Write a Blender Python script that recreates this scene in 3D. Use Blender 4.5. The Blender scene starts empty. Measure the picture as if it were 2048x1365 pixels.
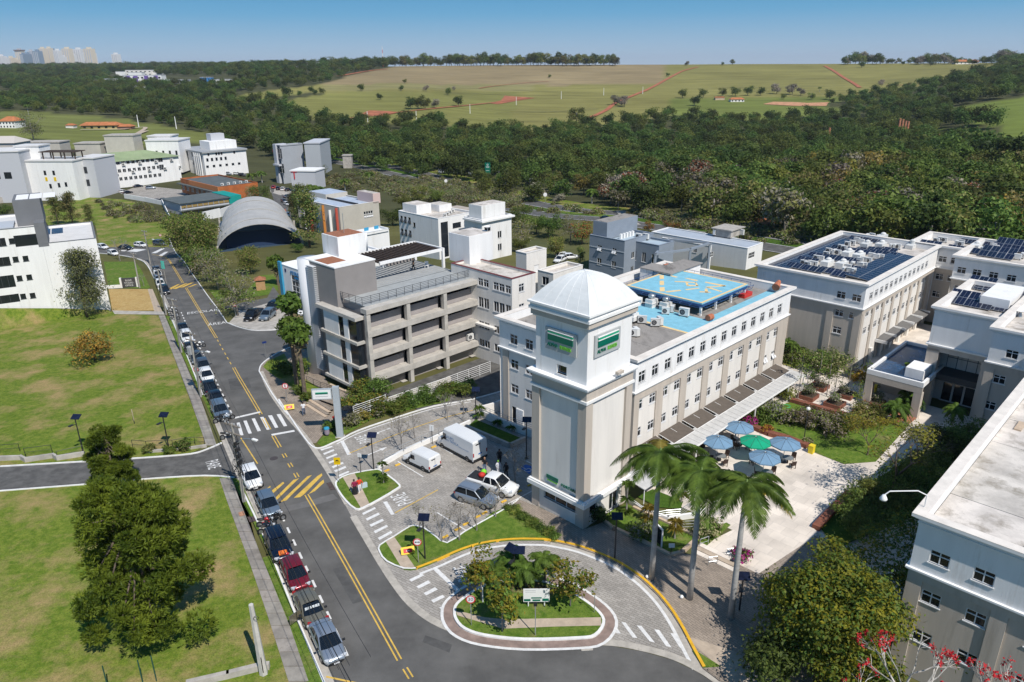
import bpy,bmesh,math,random
import mathutils,builtins
from math import sin,cos,pi,hypot,atan2,sqrt
from mathutils import Matrix,noise as mnoise
V3=mathutils.Vector;en=builtins.enumerate
import mathutils.geometry as mgeo
Tp=mgeo.tessellate_polygon
random.seed(7)
R=math.radians
SC=bpy.context.scene
COL=SC.collection
rnd=random.Random(11)
# camera, world, sun, exposure
CAM_H,FPX,PITCH,ROLL=39.0,1468.62,0.35937,-0.009145
cd=bpy.data.cameras.new('camera');cam=bpy.data.objects.new('camera',cd);COL.objects.link(cam)
cd.sensor_width=36.0;cd.lens=36.0*FPX/2048.0;cd.clip_start=0.5;cd.clip_end=30000
_fw=V3((0,cos(PITCH),-sin(PITCH)));_r0=V3((1,0,0));_u0=_r0.cross(_fw)
_rt=cos(ROLL)*_r0+sin(ROLL)*_u0;_up=-sin(ROLL)*_r0+cos(ROLL)*_u0
m3=Matrix((_rt,_up,-_fw)).transposed()
cam.matrix_world=Matrix.Translation((0,0,CAM_H))@m3.to_4x4()
SC.camera=cam
SUN_EL,SUN_AZ=R(51.0),R(148.0)
w=bpy.data.worlds.new('World');SC.world=w;w.use_nodes=True
nt=w.node_tree;nt.nodes.clear()
sky=nt.nodes.new('ShaderNodeTexSky');sky.sky_type='NISHITA';sky.sun_disc=False
sky.sun_elevation=SUN_EL;sky.sun_rotation=SUN_AZ;sky.altitude=650;sky.air_density=1.0
sky.dust_density=0.15;sky.ozone_density=5.0
bg=nt.nodes.new('ShaderNodeBackground');bg.inputs['Strength'].default_value=0.08
wo=nt.nodes.new('ShaderNodeOutputWorld')
tc=nt.nodes.new('ShaderNodeTexCoord');sx=nt.nodes.new('ShaderNodeSeparateXYZ');nt.links.new(tc.outputs['Generated'],sx.inputs[0])
rp=nt.nodes.new('ShaderNodeValToRGB');nt.links.new(sx.outputs['Z'],rp.inputs['Fac']);e=rp.color_ramp.elements
e[0].position=0.0;e[0].color=(.40,.53,.66,1);e[1].position=1.0;e[1].color=(.035,.13,.32,1)
for p_,c_ in((.022,(.30,.47,.65)),(.06,(.12,.37,.62)),(.10,(.055,.28,.55)),(.3,(.05,.20,.44))):x=e.new(p_);x.color=(*c_,1)
vm=nt.nodes.new('ShaderNodeVectorMath');vm.operation='SCALE';vm.inputs['Scale'].default_value=12.0;nt.links.new(rp.outputs['Color'],vm.inputs[0])
sk=nt.nodes.new('ShaderNodeMix');sk.data_type='RGBA';sk.inputs['Factor'].default_value=.92;nt.links.new(sky.outputs[0],sk.inputs['A']);nt.links.new(vm.outputs[0],sk.inputs['B'])
nt.links.new(sk.outputs['Result'],bg.inputs['Color']);nt.links.new(bg.outputs[0],wo.inputs['Surface'])
sd=bpy.data.lights.new('sun','SUN');sd.energy=4.6;sd.angle=R(0.5);sd.color=(1.0,0.955,0.89)
sun=bpy.data.objects.new('sun',sd);COL.objects.link(sun)
_s=V3((sin(SUN_AZ)*cos(SUN_EL),cos(SUN_AZ)*cos(SUN_EL),sin(SUN_EL)))
sun.rotation_euler=_s.to_track_quat('Z','Y').to_euler();sun.location=(60,-60,120)
SC.view_settings.view_transform='Standard';SC.view_settings.look='None'
SC.view_settings.exposure=0.1;SC.view_settings.gamma=1.0;SC.view_settings.use_curve_mapping=False
SC.cycles.max_bounces=6;SC.cycles.diffuse_bounces=2;SC.cycles.glossy_bounces=2
SC.cycles.transmission_bounces=2;SC.cycles.transparent_max_bounces=6
# terrain and survey helpers
_CX=[-700,0,300,560,800,1024,1400,1700,2048,2700]
_CY=[300,430,520,620,800,1000,1250,1600,2100,3000,5000,9000,16000]
_CZ=[[-10,-5,0,3,6,9,14,22,32,40,36,20,0],[-10,-5,0,3,6,9,14,22,32,40,36,20,0],[-10,-8,-4,-2,2,7,13,22,33,40,35,20,0],[-10,-12,-11,-8,4,15,25,38.5,36,34,30,20,0],[-10,-12,-12.5,-9,1,12,24,39,34,30,25,15,0],[-10,-13,-14.5,-14.5,-8,2,15,39.5,34,28,20,10,0],[-9,-14,-15.5,-16.5,-10,1,14,37.5,32,25,20,10,0],[-8,-14,-16,-16,-9,1,14,36,30,24,18,10,0],[-8,-10,-4,3,12,21,29,35,28,22,15,8,0],[-8,-10,-4,3,12,21,29,35,28,22,15,8,0]]
def _sm(t):return t*t*(3-2*t)
def gz(x,y):
 s=-0.5*x+0.866*y
 q=0 if s<72 else((s-72)**2/48 if s<96 else s-84)
 if s>300:q=216-30+30*(1+(s-300)/30*0.3)
 near=-0.055*q
 if y<300:return near
 u=max(-699,min(2699,1024+1500*x/y));yy=min(y,15999)
 i=max(k for k in range(len(_CX)-1)if _CX[k]<=u);j=max(k for k in range(len(_CY)-1)if _CY[k]<=yy)
 t=_sm((u-_CX[i])/(_CX[i+1]-_CX[i]));v=(yy-_CY[j])/(_CY[j+1]-_CY[j])
 f=lambda c:_CZ[c][j]*(1-v)+_CZ[c][j+1]*v
 far=f(i)*(1-t)+f(i+1)*t
 if y<420:k=_sm((y-300)/120.0);return near*(1-k)+far*k
 return far
def ray(px,py):return _rt*((px-1024)/FPX)-_up*((py-682.5)/FPX)+_fw
def G(px,py,z=0.0):
 d=ray(px,py);t=(z-CAM_H)/d.z
 return V3((d.x*t,d.y*t,z))
def P(px,py,h=0.0):
 d=ray(px,py);t=30.0;f0=None
 while t<12000:
  x,y,z=d.x*t,d.y*t,CAM_H+d.z*t
  f=z-gz(x,y)-h
  if f<=0:break
  f0=t;t*=1.02
 else:
  return V3((d.x*1600,d.y*1600,gz(d.x*1600,d.y*1600)))
 a,b=(f0 or t*0.5),t
 for _ in range(30):
  c=0.5*(a+b)
  if CAM_H+d.z*c-gz(d.x*c,d.y*c)-h>0:a=c
  else:b=c
 return V3((d.x*b,d.y*b,CAM_H+d.z*b-h))
def proj(p):
 d=V3(p)-V3((0,0,CAM_H));f=d.dot(_fw)
 return(1024+FPX*d.dot(_rt)/f,682.5-FPX*d.dot(_up)/f)if f>0.1 else(-9e9,-9e9)
TH=R(44.8);ST,CT=sin(TH),cos(TH);CROT=R(45.2)
def C(a,v,z=0.0):return V3((a*ST-v*CT,a*CT+v*ST,z))
def inpoly(x,y,poly):
 c=False;n=len(poly);j=n-1
 for i in range(n):
  xi,yi=poly[i];xj,yj=poly[j]
  if(yi>y)!=(yj>y)and x<(xj-xi)*(y-yi)/(yj-yi)+xi:c=not c
  j=i
 return c
 # materials
MATS={}
def mat(name,col,rough=0.8,var=0.0,scale=1.0,col2=None,bump=0.0,bscale=None,metal=0.0,spec=0.5,trans=0.0,objvar=0.0,wear=None,coat=0.0,emit=None,detail=4.0,stretch=None):
 if name in MATS:return MATS[name]
 m=bpy.data.materials.new(name);m.use_nodes=True;n=m.node_tree;N=n.nodes;L=n.links
 b=N['Principled BSDF'];b.inputs['Roughness'].default_value=rough;b.inputs['Metallic'].default_value=metal
 b.inputs['Specular IOR Level'].default_value=spec
 if coat:b.inputs['Coat Weight'].default_value=coat;b.inputs['Coat Roughness'].default_value=0.05
 c4=(*col,1);b.inputs['Base Color'].default_value=c4
 geo=None;out=None
 def pos():
  nonlocal geo
  if geo is None:
   geo=N.new('ShaderNodeNewGeometry').outputs['Position']
   if stretch:
    mp=N.new('ShaderNodeMapping');mp.inputs['Scale'].default_value=stretch
    L.new(geo,mp.inputs['Vector']);geo=mp.outputs[0]
  return geo
 if var or col2:
  nz=N.new('ShaderNodeTexNoise');nz.inputs['Scale'].default_value=scale;nz.inputs['Detail'].default_value=detail
  nz.inputs['Roughness'].default_value=0.62;L.new(pos(),nz.inputs['Vector'])
  rp=N.new('ShaderNodeValToRGB');e=rp.color_ramp.elements
  lo=tuple(max(0,x*(1-var))for x in col);hi=tuple(x*(1+var)for x in(col2 or col))
  e[0].position=0.36;e[0].color=(*lo,1);e[1].position=0.66;e[1].color=(*hi,1)
  L.new(nz.outputs['Fac'],rp.inputs['Fac']);out=rp.outputs['Color']
 if wear:
  wc,ws,wt=wear
  n2=N.new('ShaderNodeTexNoise');n2.inputs['Scale'].default_value=ws;n2.inputs['Detail'].default_value=8
  n2.inputs['Roughness'].default_value=0.7;L.new(pos(),n2.inputs['Vector'])
  r2=N.new('ShaderNodeValToRGB');r2.color_ramp.elements[0].position=wt;r2.color_ramp.elements[1].position=min(1,wt+0.16)
  L.new(n2.outputs['Fac'],r2.inputs['Fac'])
  mx=N.new('ShaderNodeMix');mx.data_type='RGBA';L.new(r2.outputs['Color'],mx.inputs['Factor'])
  if out:L.new(out,mx.inputs['A'])
  else:mx.inputs['A'].default_value=c4
  mx.inputs['B'].default_value=(*wc,1);out=mx.outputs['Result']
 if objvar:
  oi=N.new('ShaderNodeObjectInfo');hs=N.new('ShaderNodeHueSaturation')
  m1=N.new('ShaderNodeMapRange');m1.inputs['To Min'].default_value=1-objvar;m1.inputs['To Max'].default_value=1+objvar
  m2=N.new('ShaderNodeMapRange');m2.inputs['To Min'].default_value=0.5-objvar*0.09;m2.inputs['To Max'].default_value=0.5+objvar*0.06
  fr=N.new('ShaderNodeMath');fr.operation='FRACT';ml=N.new('ShaderNodeMath');ml.operation='MULTIPLY';ml.inputs[1].default_value=7.31
  L.new(oi.outputs['Random'],m1.inputs['Value']);L.new(oi.outputs['Random'],ml.inputs[0]);L.new(ml.outputs[0],fr.inputs[0]);L.new(fr.outputs[0],m2.inputs['Value'])
  L.new(m1.outputs[0],hs.inputs['Value']);L.new(m2.outputs[0],hs.inputs['Hue'])
  if out:L.new(out,hs.inputs['Color'])
  else:hs.inputs['Color'].default_value=c4
  out=hs.outputs['Color']
 if out:L.new(out,b.inputs['Base Color'])
 if emit:b.inputs['Emission Color'].default_value=(*emit,1);b.inputs['Emission Strength'].default_value=1
 if bump:
  n3=N.new('ShaderNodeTexNoise');n3.inputs['Scale'].default_value=bscale or scale*6;n3.inputs['Detail'].default_value=3
  L.new(pos(),n3.inputs['Vector']);bp=N.new('ShaderNodeBump');bp.inputs['Strength'].default_value=bump;bp.inputs['Distance'].default_value=0.05
  L.new(n3.outputs['Fac'],bp.inputs['Height']);L.new(bp.outputs[0],b.inputs['Normal'])
 if trans:
  tl=N.new('ShaderNodeBsdfTranslucent');ms=N.new('ShaderNodeMixShader');ms.inputs[0].default_value=trans
  if out:L.new(out,tl.inputs['Color'])
  else:tl.inputs['Color'].default_value=c4
  o=N['Material Output'];L.new(b.outputs[0],ms.inputs[1]);L.new(tl.outputs[0],ms.inputs[2]);L.new(ms.outputs[0],o.inputs['Surface'])
 MATS[name]=m;return m
 # mesh builder
class MB:
 def __init__(s):s.v=[];s.f=[];s.mi=[];s.smooth=False
 def add(s,vs,fs,m=0):
  o=len(s.v);s.v+=[tuple(p)for p in vs]
  for f in fs:s.f.append(tuple(o+i for i in f));s.mi.append(m)
  return s
 def box(s,x0,x1,y0,y1,z0,z1,m=0):
  vs=[(x0,y0,z0),(x1,y0,z0),(x1,y1,z0),(x0,y1,z0),(x0,y0,z1),(x1,y0,z1),(x1,y1,z1),(x0,y1,z1)]
  return s.add(vs,[(0,3,2,1),(4,5,6,7),(0,1,5,4),(1,2,6,5),(2,3,7,6),(3,0,4,7)],m)
 def obox(s,c,sx,sy,sz,rz=0.0,m=0,rx=0.0):
  M=Matrix.Translation(c)@Matrix.Rotation(rz,4,'Z')@Matrix.Rotation(rx,4,'X')
  q=[M@V3((a*sx/2,b*sy/2,d*sz/2))for d in(-1,1)for a,b in((-1,-1),(1,-1),(1,1),(-1,1))]
  return s.add(q,[(0,3,2,1),(4,5,6,7),(0,1,5,4),(1,2,6,5),(2,3,7,6),(3,0,4,7)],m)
 def quad(s,a,b,c,d,m=0):return s.add([a,b,c,d],[(0,1,2,3)],m)
 def prism(s,poly,z0,z1,m=0,mtop=None,bottom=False):
  n=len(poly);ar=sum(poly[i][0]*poly[(i+1)%n][1]-poly[(i+1)%n][0]*poly[i][1]for i in range(n))
  if ar<0:poly=poly[::-1]
  f0=(lambda p:z0)if not callable(z0)else(lambda p:z0(p[0],p[1]))
  f1=(lambda p:z1)if not callable(z1)else(lambda p:z1(p[0],p[1]))
  lo=[(p[0],p[1],f0(p))for p in poly];hi=[(p[0],p[1],f1(p))for p in poly]
  s.add(lo+hi,[(i,(i+1)%n,n+(i+1)%n,n+i)for i in range(n)],m)
  tr=Tp([[V3((p[0],p[1],0))for p in poly]])
  def fix(t):
   a,b,c=(poly[i]for i in t)
   return t if(b[0]-a[0])*(c[1]-a[1])-(b[1]-a[1])*(c[0]-a[0])>0 else t[::-1]
  s.add(hi,[fix(t)for t in tr],m if mtop is None else mtop)
  if bottom:s.add(lo,[fix(t)[::-1]for t in tr],m)
  return s
 def tu(s,pts,r,n=6,m=0,cap=True):
  pts=[V3(p)for p in pts];rs=r if isinstance(r,(list,tuple))else[r]*len(pts)
  o=len(s.v);t0=None
  for i,p in en(pts):
   t=((pts[min(i+1,len(pts)-1)]-pts[max(i-1,0)])).normalized()
   up=V3((0,0,1))if abs(t.z)<0.9 else V3((1,0,0))
   a=t.cross(up).normalized();b=t.cross(a).normalized()
   for k in range(n):
    an=2*pi*k/n;q=p+rs[i]*(cos(an)*a+sin(an)*b);s.v.append(tuple(q))
  for i in range(len(pts)-1):
   for k in range(n):
    k2=(k+1)%n
    s.f.append((o+i*n+k,o+i*n+k2,o+(i+1)*n+k2,o+(i+1)*n+k));s.mi.append(m)
  if cap:
   s.f.append(tuple(o+k for k in range(n))[::-1]);s.mi.append(m)
   e=o+(len(pts)-1)*n;s.f.append(tuple(e+k for k in range(n)));s.mi.append(m)
  return s
 def cyl(s,x,y,z0,z1,r0,r1=None,n=12,m=0):
  return s.tu([(x,y,z0),(x,y,z1)],[r0,r0 if r1 is None else r1],n,m)
 def la(s,x,y,prof,n=12,m=0):
  o=len(s.v)
  for(r,z)in prof:
   for k in range(n):
    an=2*pi*k/n;s.v.append((x+r*cos(an),y+r*sin(an),z))
  for i in range(len(prof)-1):
   for k in range(n):
    k2=(k+1)%n;s.f.append((o+i*n+k,o+i*n+k2,o+(i+1)*n+k2,o+(i+1)*n+k));s.mi.append(m)
  return s
 def mesh(s,name,mats,smooth=False):
  me=bpy.data.meshes.new(name);me.from_pydata(s.v,[],s.f)
  mats=mats if isinstance(mats,(list,tuple))else[mats]
  for m in mats:me.materials.append(m)
  if len(mats)>1:me.polygons.foreach_set('material_index',s.mi)
  if smooth or s.smooth:me.polygons.foreach_set('use_smooth',[True]*len(s.f))
  me.update();return me
 def o(s,name,mats,parent=None,loc=None,rz=None,smooth=False):
  return put(s.mesh(name,mats,smooth),name,parent,loc,rz)
def put(me,name,parent=None,loc=None,rz=None,rot=None,scale=None):
 o=bpy.data.objects.new(name,me);COL.objects.link(o)
 if parent is not None:o.parent=parent
 if loc is not None:o.location=loc
 if rot is not None:o.rotation_euler=rot
 elif rz is not None:o.rotation_euler=(0,0,rz)
 if scale is not None:o.scale=scale if not isinstance(scale,(int,float))else(scale,)*3
 return o
def tag(o,label=None,cat=None,group=None,kind=None):
 if label:o['label']=label
 if cat:o['category']=cat
 if group:o['group']=group
 if kind:o['kind']=kind
 return o
def Th(name,label,cat,loc=(0,0,0),rz=0.0,group=None):
 o=bpy.data.objects.new(name,None);COL.objects.link(o);o.location=loc;o.rotation_euler=(0,0,rz)
 o.empty_display_size=0.3
 return tag(o,label,cat,group)
def Ct(o,parent=None):
 c=o.copy();COL.objects.link(c)
 if parent is not None:c.parent=parent
 for ch in list(o.children):Ct(ch,c)
 return c
def dup(o,loc,rz=0.0,label=None,scale=None):
 c=Ct(o);c.location=loc;c.rotation_euler=(0,0,rz)
 if label:c['label']=label
 if scale:c.scale=(scale,)*3
 return c
def Sr(o):o['kind']='structure';return o
def stuff(o):o['kind']='stuff';return o
def Tx(mb,s,size,place,m=0,extrude=0.0,sx=1.0):
 cu=bpy.data.curves.new('t','FONT');cu.body=s;cu.size=size;cu.align_x='CENTER';cu.align_y='CENTER'
 cu.extrude=extrude;cu.resolution_u=3
 ob=bpy.data.objects.new('t',cu);COL.objects.link(ob)
 dg=bpy.context.evaluated_depsgraph_get();me=bpy.data.meshes.new_from_object(ob.evaluated_get(dg))
 mb.add([place(v.co.x*sx,v.co.y,v.co.z)for v in me.vertices],[tuple(p.vertices)for p in me.polygons],m)
 bpy.data.objects.remove(ob);bpy.data.curves.remove(cu);bpy.data.meshes.remove(me)
 return mb
def Dr(poly,eps,name,m,parent=None,px=True,step=6.0):
 pts=[P(*q)if px else V3((q[0],q[1],0))for q in poly]
 bm=bmesh.new();vs=[bm.verts.new((p.x,p.y,0))for p in pts]
 tr=Tp([[V3((p.x,p.y,0))for p in pts]])
 for t in tr:
  try:bm.faces.new([vs[i]for i in t])
  except ValueError:pass
 ss=[-0.5*p.x+0.866*p.y for p in pts];s0,s1=min(ss),max(ss)
 if s1>72:
  k=max(s0,66.0)
  while k<s1:
   bmesh.ops.bisect_plane(bm,geom=bm.verts[:]+bm.edges[:]+bm.faces[:],plane_co=(-0.5*k,0.866*k,0),plane_no=(-0.5,0.866,0))
   k+=step*(1 if k<200 else 4)
 for v in bm.verts:v.co.z=gz(v.co.x,v.co.y)+eps
 for f in bm.faces:
  f.normal_update()
  if f.normal.z<0:f.normal_flip()
 me=bpy.data.meshes.new(name);bm.to_mesh(me);bm.free();me.materials.append(m)
 return put(me,name,parent)
def strip(pts,w0,w1,z0,z1,name,m,parent=None,closed=False,mb=None,mi=0):
 """a raised or flat band along a world polyline between lateral offsets w0..w1 (left positive)"""
 own=mb is None;mb=mb or MB();n=len(pts);L_=[];R_=[]
 for i in range(n):
  a=pts[(i-1)%n]if(closed or i)else pts[0];b=pts[(i+1)%n]if(closed or i<n-1)else pts[-1]
  t=V3((b[0]-a[0],b[1]-a[1],0)).normalized();nl=V3((-t.y,t.x,0));p=V3((pts[i][0],pts[i][1],0))
  L_.append(p+nl*w1);R_.append(p+nl*w0)
 zz=lambda p,z:(p.x,p.y,gz(p.x,p.y)+z)
 for i in range(n if closed else n-1):
  j=(i+1)%n
  mb.quad(zz(R_[i],z1),zz(R_[j],z1),zz(L_[j],z1),zz(L_[i],z1),mi)
  if z1-z0>0.02:
   mb.quad(zz(R_[i],z0),zz(R_[j],z0),zz(R_[j],z1),zz(R_[i],z1),mi)
   mb.quad(zz(L_[j],z0),zz(L_[i],z0),zz(L_[i],z1),zz(L_[j],z1),mi)
 return mb.o(name,m,parent)if own else mb
def Sl(pts,k=4,closed=False):
 n=len(pts);out=[]
 for i in range(n if closed else n-1):
  g=lambda j:pts[j%n]if closed else pts[max(0,min(n-1,j))]
  p0,p1,p2,p3=g(i-1),g(i),g(i+1),g(i+2)
  for s in range(k):
   t=s/k
   out.append(tuple(0.5*(2*p1[d]+(p2[d]-p0[d])*t+(2*p0[d]-5*p1[d]+4*p2[d]-p3[d])*t*t+(3*p1[d]-p0[d]-3*p2[d]+p3[d])*t**3)for d in range(2)))
 if not closed:out.append(tuple(pts[-1][:2]))
 return out
def W(pxs):return[P(*q)for q in pxs]
# survey sheets (origin x, y, scale)
_Z={'r':(400,760,4.096),'p':(600,760,4.096),'b':(350,1000,3.74),'i':(700,1000,3.7236),'d':(1150,1032,4.096),'g':(1150,850,4.096),'h':(300,500,4.096),'l':(0,380,4.096),'m':(0,600,4.096),'s':(0,900,2.936),'q':(1400,700,4.096),'e':(1548,560,4.096),'t':(1600,780,4.266),'o':(0,0,2.923),'n':(400,300,4.096),'k':(760,360,4.096),'j':(1150,360,4.096),'w':(1000,800,4.096),'x':(560,480,4.6545),'f':(1548,400,4.096),'u':(650,0,2.923),'y':(1348,0,2.923),'v':(0,60,8.533),'a':(1230,520,6.827),'z':(0,0,1.0)}
def Q(k,*qs):
 x0,y0,s=_Z[k]
 return[(x0+a/s,y0+b/s)for a,b in qs]
def q1(k,a,b):return Q(k,(a,b))[0]
def PW(k,a,b,h=0.0):return P(*q1(k,a,b),h)
M_asph=mat('asphalt',(0.106,0.102,0.096),0.9,0.24,0.3,bump=0.15,bscale=14,wear=((0.145,0.14,0.13),0.09,0.56),detail=10)
M_asph2=mat('old_asphalt',(0.10,0.096,0.09),0.92,0.3,0.8,bump=0.25,bscale=10,wear=((0.17,0.16,0.15),0.7,0.58))
M_patch=mat('asphalt_patch',(0.135,0.13,0.125),0.9,0.12,1.2)
MCo=mat('concrete',(0.40,0.37,0.33),0.9,0.18,1.1,wear=((0.2,0.18,0.155),0.8,0.62),bump=0.1)
M_slab=mat('sidewalk_concrete',(0.27,0.245,0.215),0.9,0.2,0.9,objvar=0.16,wear=((0.14,0.125,0.1),0.9,0.6),bump=0.1)
M_gutter=mat('gutter_concrete',(0.42,0.385,0.335),0.9,0.18,1.2,wear=((0.22,0.19,0.16),1.2,0.6))
MWh=mat('road_white',(0.68,0.67,0.65),0.75,0.1,3.0,wear=((0.34,0.33,0.31),2.6,0.66))
MYe=mat('road_yellow',(0.62,0.40,0.075),0.75,0.16,1.5,wear=((0.36,0.27,0.13),2.4,0.64))
M_ykerb=mat('kerb_yellow',(0.72,0.40,0.02),0.7,0.12,2.0)
M_wkerb=mat('kerb_white',(0.74,0.73,0.71),0.75,0.1,1.4,wear=((0.42,0.38,0.33),1.7,0.64))
M_beige=mat('beige_path',(0.44,0.355,0.27),0.9,0.12,1.6)
M_foot=mat('brown_pavers',(0.27,0.225,0.18),0.9,0.15,0.9)
M_red=mat('red_dirt',(0.36,0.115,0.05),0.95,0.25,0.15)
M_plaza=mat('plaza_stone',(0.64,0.575,0.50),0.8,0.08,0.35)
def paver_nodes(m,bw,bh,depth=0.35,joint=(0.14,0.125,0.105),base=None,rot=0.0):
 n=m.node_tree;N=n.nodes;L=n.links;b=N['Principled BSDF']
 geo=N.new('ShaderNodeNewGeometry');mp=N.new('ShaderNodeMapping');mp.inputs['Rotation'].default_value=(0,0,rot)
 L.new(geo.outputs['Position'],mp.inputs['Vector'])
 br=N.new('ShaderNodeTexBrick');br.inputs['Scale'].default_value=1.0
 br.inputs['Brick Width'].default_value=bw;br.inputs['Row Height'].default_value=bh;br.inputs['Mortar Size'].default_value=0.012
 c1=[x*0.86 for x in base];c2=[x*1.12 for x in base]
 br.inputs['Color1'].default_value=(*(c1 if bw<1 else[x*.95 for x in base]),1);br.inputs['Color2'].default_value=(*c2,1);br.inputs['Mortar'].default_value=(*joint,1)
 L.new(mp.outputs[0],br.inputs['Vector'])
 nz=N.new('ShaderNodeTexNoise');nz.inputs['Scale'].default_value=0.35;nz.inputs['Detail'].default_value=8;L.new(geo.outputs['Position'],nz.inputs['Vector'])
 mr=N.new('ShaderNodeMapRange');mr.inputs['From Min'].default_value=0.3;mr.inputs['From Max'].default_value=0.7
 mr.inputs['To Min'].default_value=0.78;mr.inputs['To Max'].default_value=1.14;L.new(nz.outputs['Fac'],mr.inputs['Value'])
 mx=N.new('ShaderNodeMix');mx.data_type='RGBA';mx.blend_type='MULTIPLY';mx.inputs['Factor'].default_value=1
 L.new(br.outputs['Color'],mx.inputs['A']);L.new(mr.outputs[0],mx.inputs['B']);L.new(mx.outputs['Result'],b.inputs['Base Color'])
 bp=N.new('ShaderNodeBump');bp.inputs['Strength'].default_value=depth;bp.inputs['Distance'].default_value=0.02
 L.new(br.outputs['Fac'],bp.inputs['Height']);bp.invert=True;L.new(bp.outputs[0],b.inputs['Normal'])
 b.inputs['Roughness'].default_value=0.9;return m
M_pav=paver_nodes(mat('driveway_pavers',(0.3,0.28,0.26)),0.5,0.22,base=(0.345,0.318,0.285),rot=0.6)
paver_nodes(M_foot,0.45,0.2,base=(0.30,0.245,0.195),joint=(0.12,0.1,0.08),rot=0.9)
paver_nodes(M_plaza,1.2,1.2,0.1,base=(0.66,0.585,0.505),joint=(0.5,0.45,0.39),rot=CROT)
def grass_mat(name,a,b,dry,sc=0.12,thr=0.5,width=0.2):
 m=mat(name,a);n=m.node_tree;N=n.nodes;L=n.links;bs=N['Principled BSDF'];bs.inputs['Roughness'].default_value=0.95
 bs.inputs['Specular IOR Level'].default_value=0.1
 geo=N.new('ShaderNodeNewGeometry').outputs['Position']
 def nz(s,d=8,r=0.65):
  q=N.new('ShaderNodeTexNoise');q.inputs['Scale'].default_value=s;q.inputs['Detail'].default_value=d;q.inputs['Roughness'].default_value=r
  L.new(geo,q.inputs['Vector']);return q.outputs['Fac']
 def ramp(f,p0,p1,c0,c1):
  q=N.new('ShaderNodeValToRGB');e=q.color_ramp.elements;e[0].position=p0;e[1].position=p1;e[0].color=(*c0,1);e[1].color=(*c1,1)
  L.new(f,q.inputs['Fac']);return q.outputs['Color']
 g1=ramp(nz(1.7),0.35,0.65,a,b)
 mask=ramp(nz(sc,12,0.7),thr,thr+width,(0,0,0),(1,1,1))
 mx=N.new('ShaderNodeMix');mx.data_type='RGBA';L.new(mask,mx.inputs['Factor']);L.new(g1,mx.inputs['A']);mx.inputs['B'].default_value=(*dry,1)
 fine=ramp(nz(9,4,0.8),0.3,0.72,(0.55,0.55,0.55),(1.4,1.4,1.4))
 m2=N.new('ShaderNodeMix');m2.data_type='RGBA';m2.blend_type='MULTIPLY';m2.inputs['Factor'].default_value=0.85
 L.new(mx.outputs['Result'],m2.inputs['A']);L.new(fine,m2.inputs['B']);L.new(m2.outputs['Result'],bs.inputs['Base Color'])
 bp=N.new('ShaderNodeBump');bp.inputs['Strength'].default_value=0.6;bp.inputs['Distance'].default_value=0.06;L.new(nz(14,3),bp.inputs['Height']);L.new(bp.outputs[0],bs.inputs['Normal'])
 return m
M_lawn=grass_mat('dry_lawn',(0.085,0.145,0.014),(0.185,0.225,0.036),(0.36,0.255,0.12),0.17,0.47,0.2)
MGn=grass_mat('green_lawn',(0.07,0.135,0.016),(0.15,0.21,0.036),(0.24,0.2,0.085),0.3,0.54,0.2)
M_lush=grass_mat('lush_grass',(0.04,0.09,0.012),(0.08,0.14,0.02),(0.12,0.15,0.03),0.3,0.6,0.2)
M_straw=grass_mat('straw_lawn',(0.42,0.29,0.11),(0.5,0.36,0.16),(0.34,0.2,0.07),0.4,0.5,0.3)
# terrain sheet with field, wood and farm ground
FIELD=[(470,192),(520,184),(560,178),(640,170),(690,155),(720,147),(770,138),(800,131),(900,120),(1235,110),(1560,110),(1960,110),(2012,132),(1985,145),(1900,160),(1800,182),(1750,190),(1665,204),(1655,214),(1690,222),(1660,238),(1600,236),(1480,243),(1420,235),(1340,234),(1250,245),(1170,258),(1110,266),(1000,262),(900,255),(820,248),(760,246),(690,248),(640,240),(600,232),(562,222),(565,206),(600,196),(670,186),(620,186),(560,196),(500,206),(478,206)]
FIELD2=[(1905,215),(2060,192),(2300,200),(2300,330),(2048,332),(1995,305),(1985,275),(1890,264),(1868,258),(1950,258),(2000,266),(2010,256),(1940,246),(1895,238)]
FIELD3=[(-300,225),(60,223),(160,231),(240,237),(300,247),(380,261),(440,272),(430,284),(300,292),(180,296),(100,300),(-300,300)]
FIELD4=[(370,124),(400,119),(470,125),(465,134),(400,138),(365,133)]
FIELD5=[(-50,180),(30,184),(22,196),(-50,198)]
FIELD6=[(1545,212),(1660,215),(1690,224),(1660,240),(1590,238),(1470,243),(1350,234),(1352,222)]
def region(x,y):
 if y<60:return 0
 p=proj((x,y,gz(x,y)))
 if y>330:
  for k,f in en((FIELD,FIELD2,FIELD3,FIELD4,FIELD5)):
   if inpoly(p[0],p[1],f):return k+1
 return 0
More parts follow.
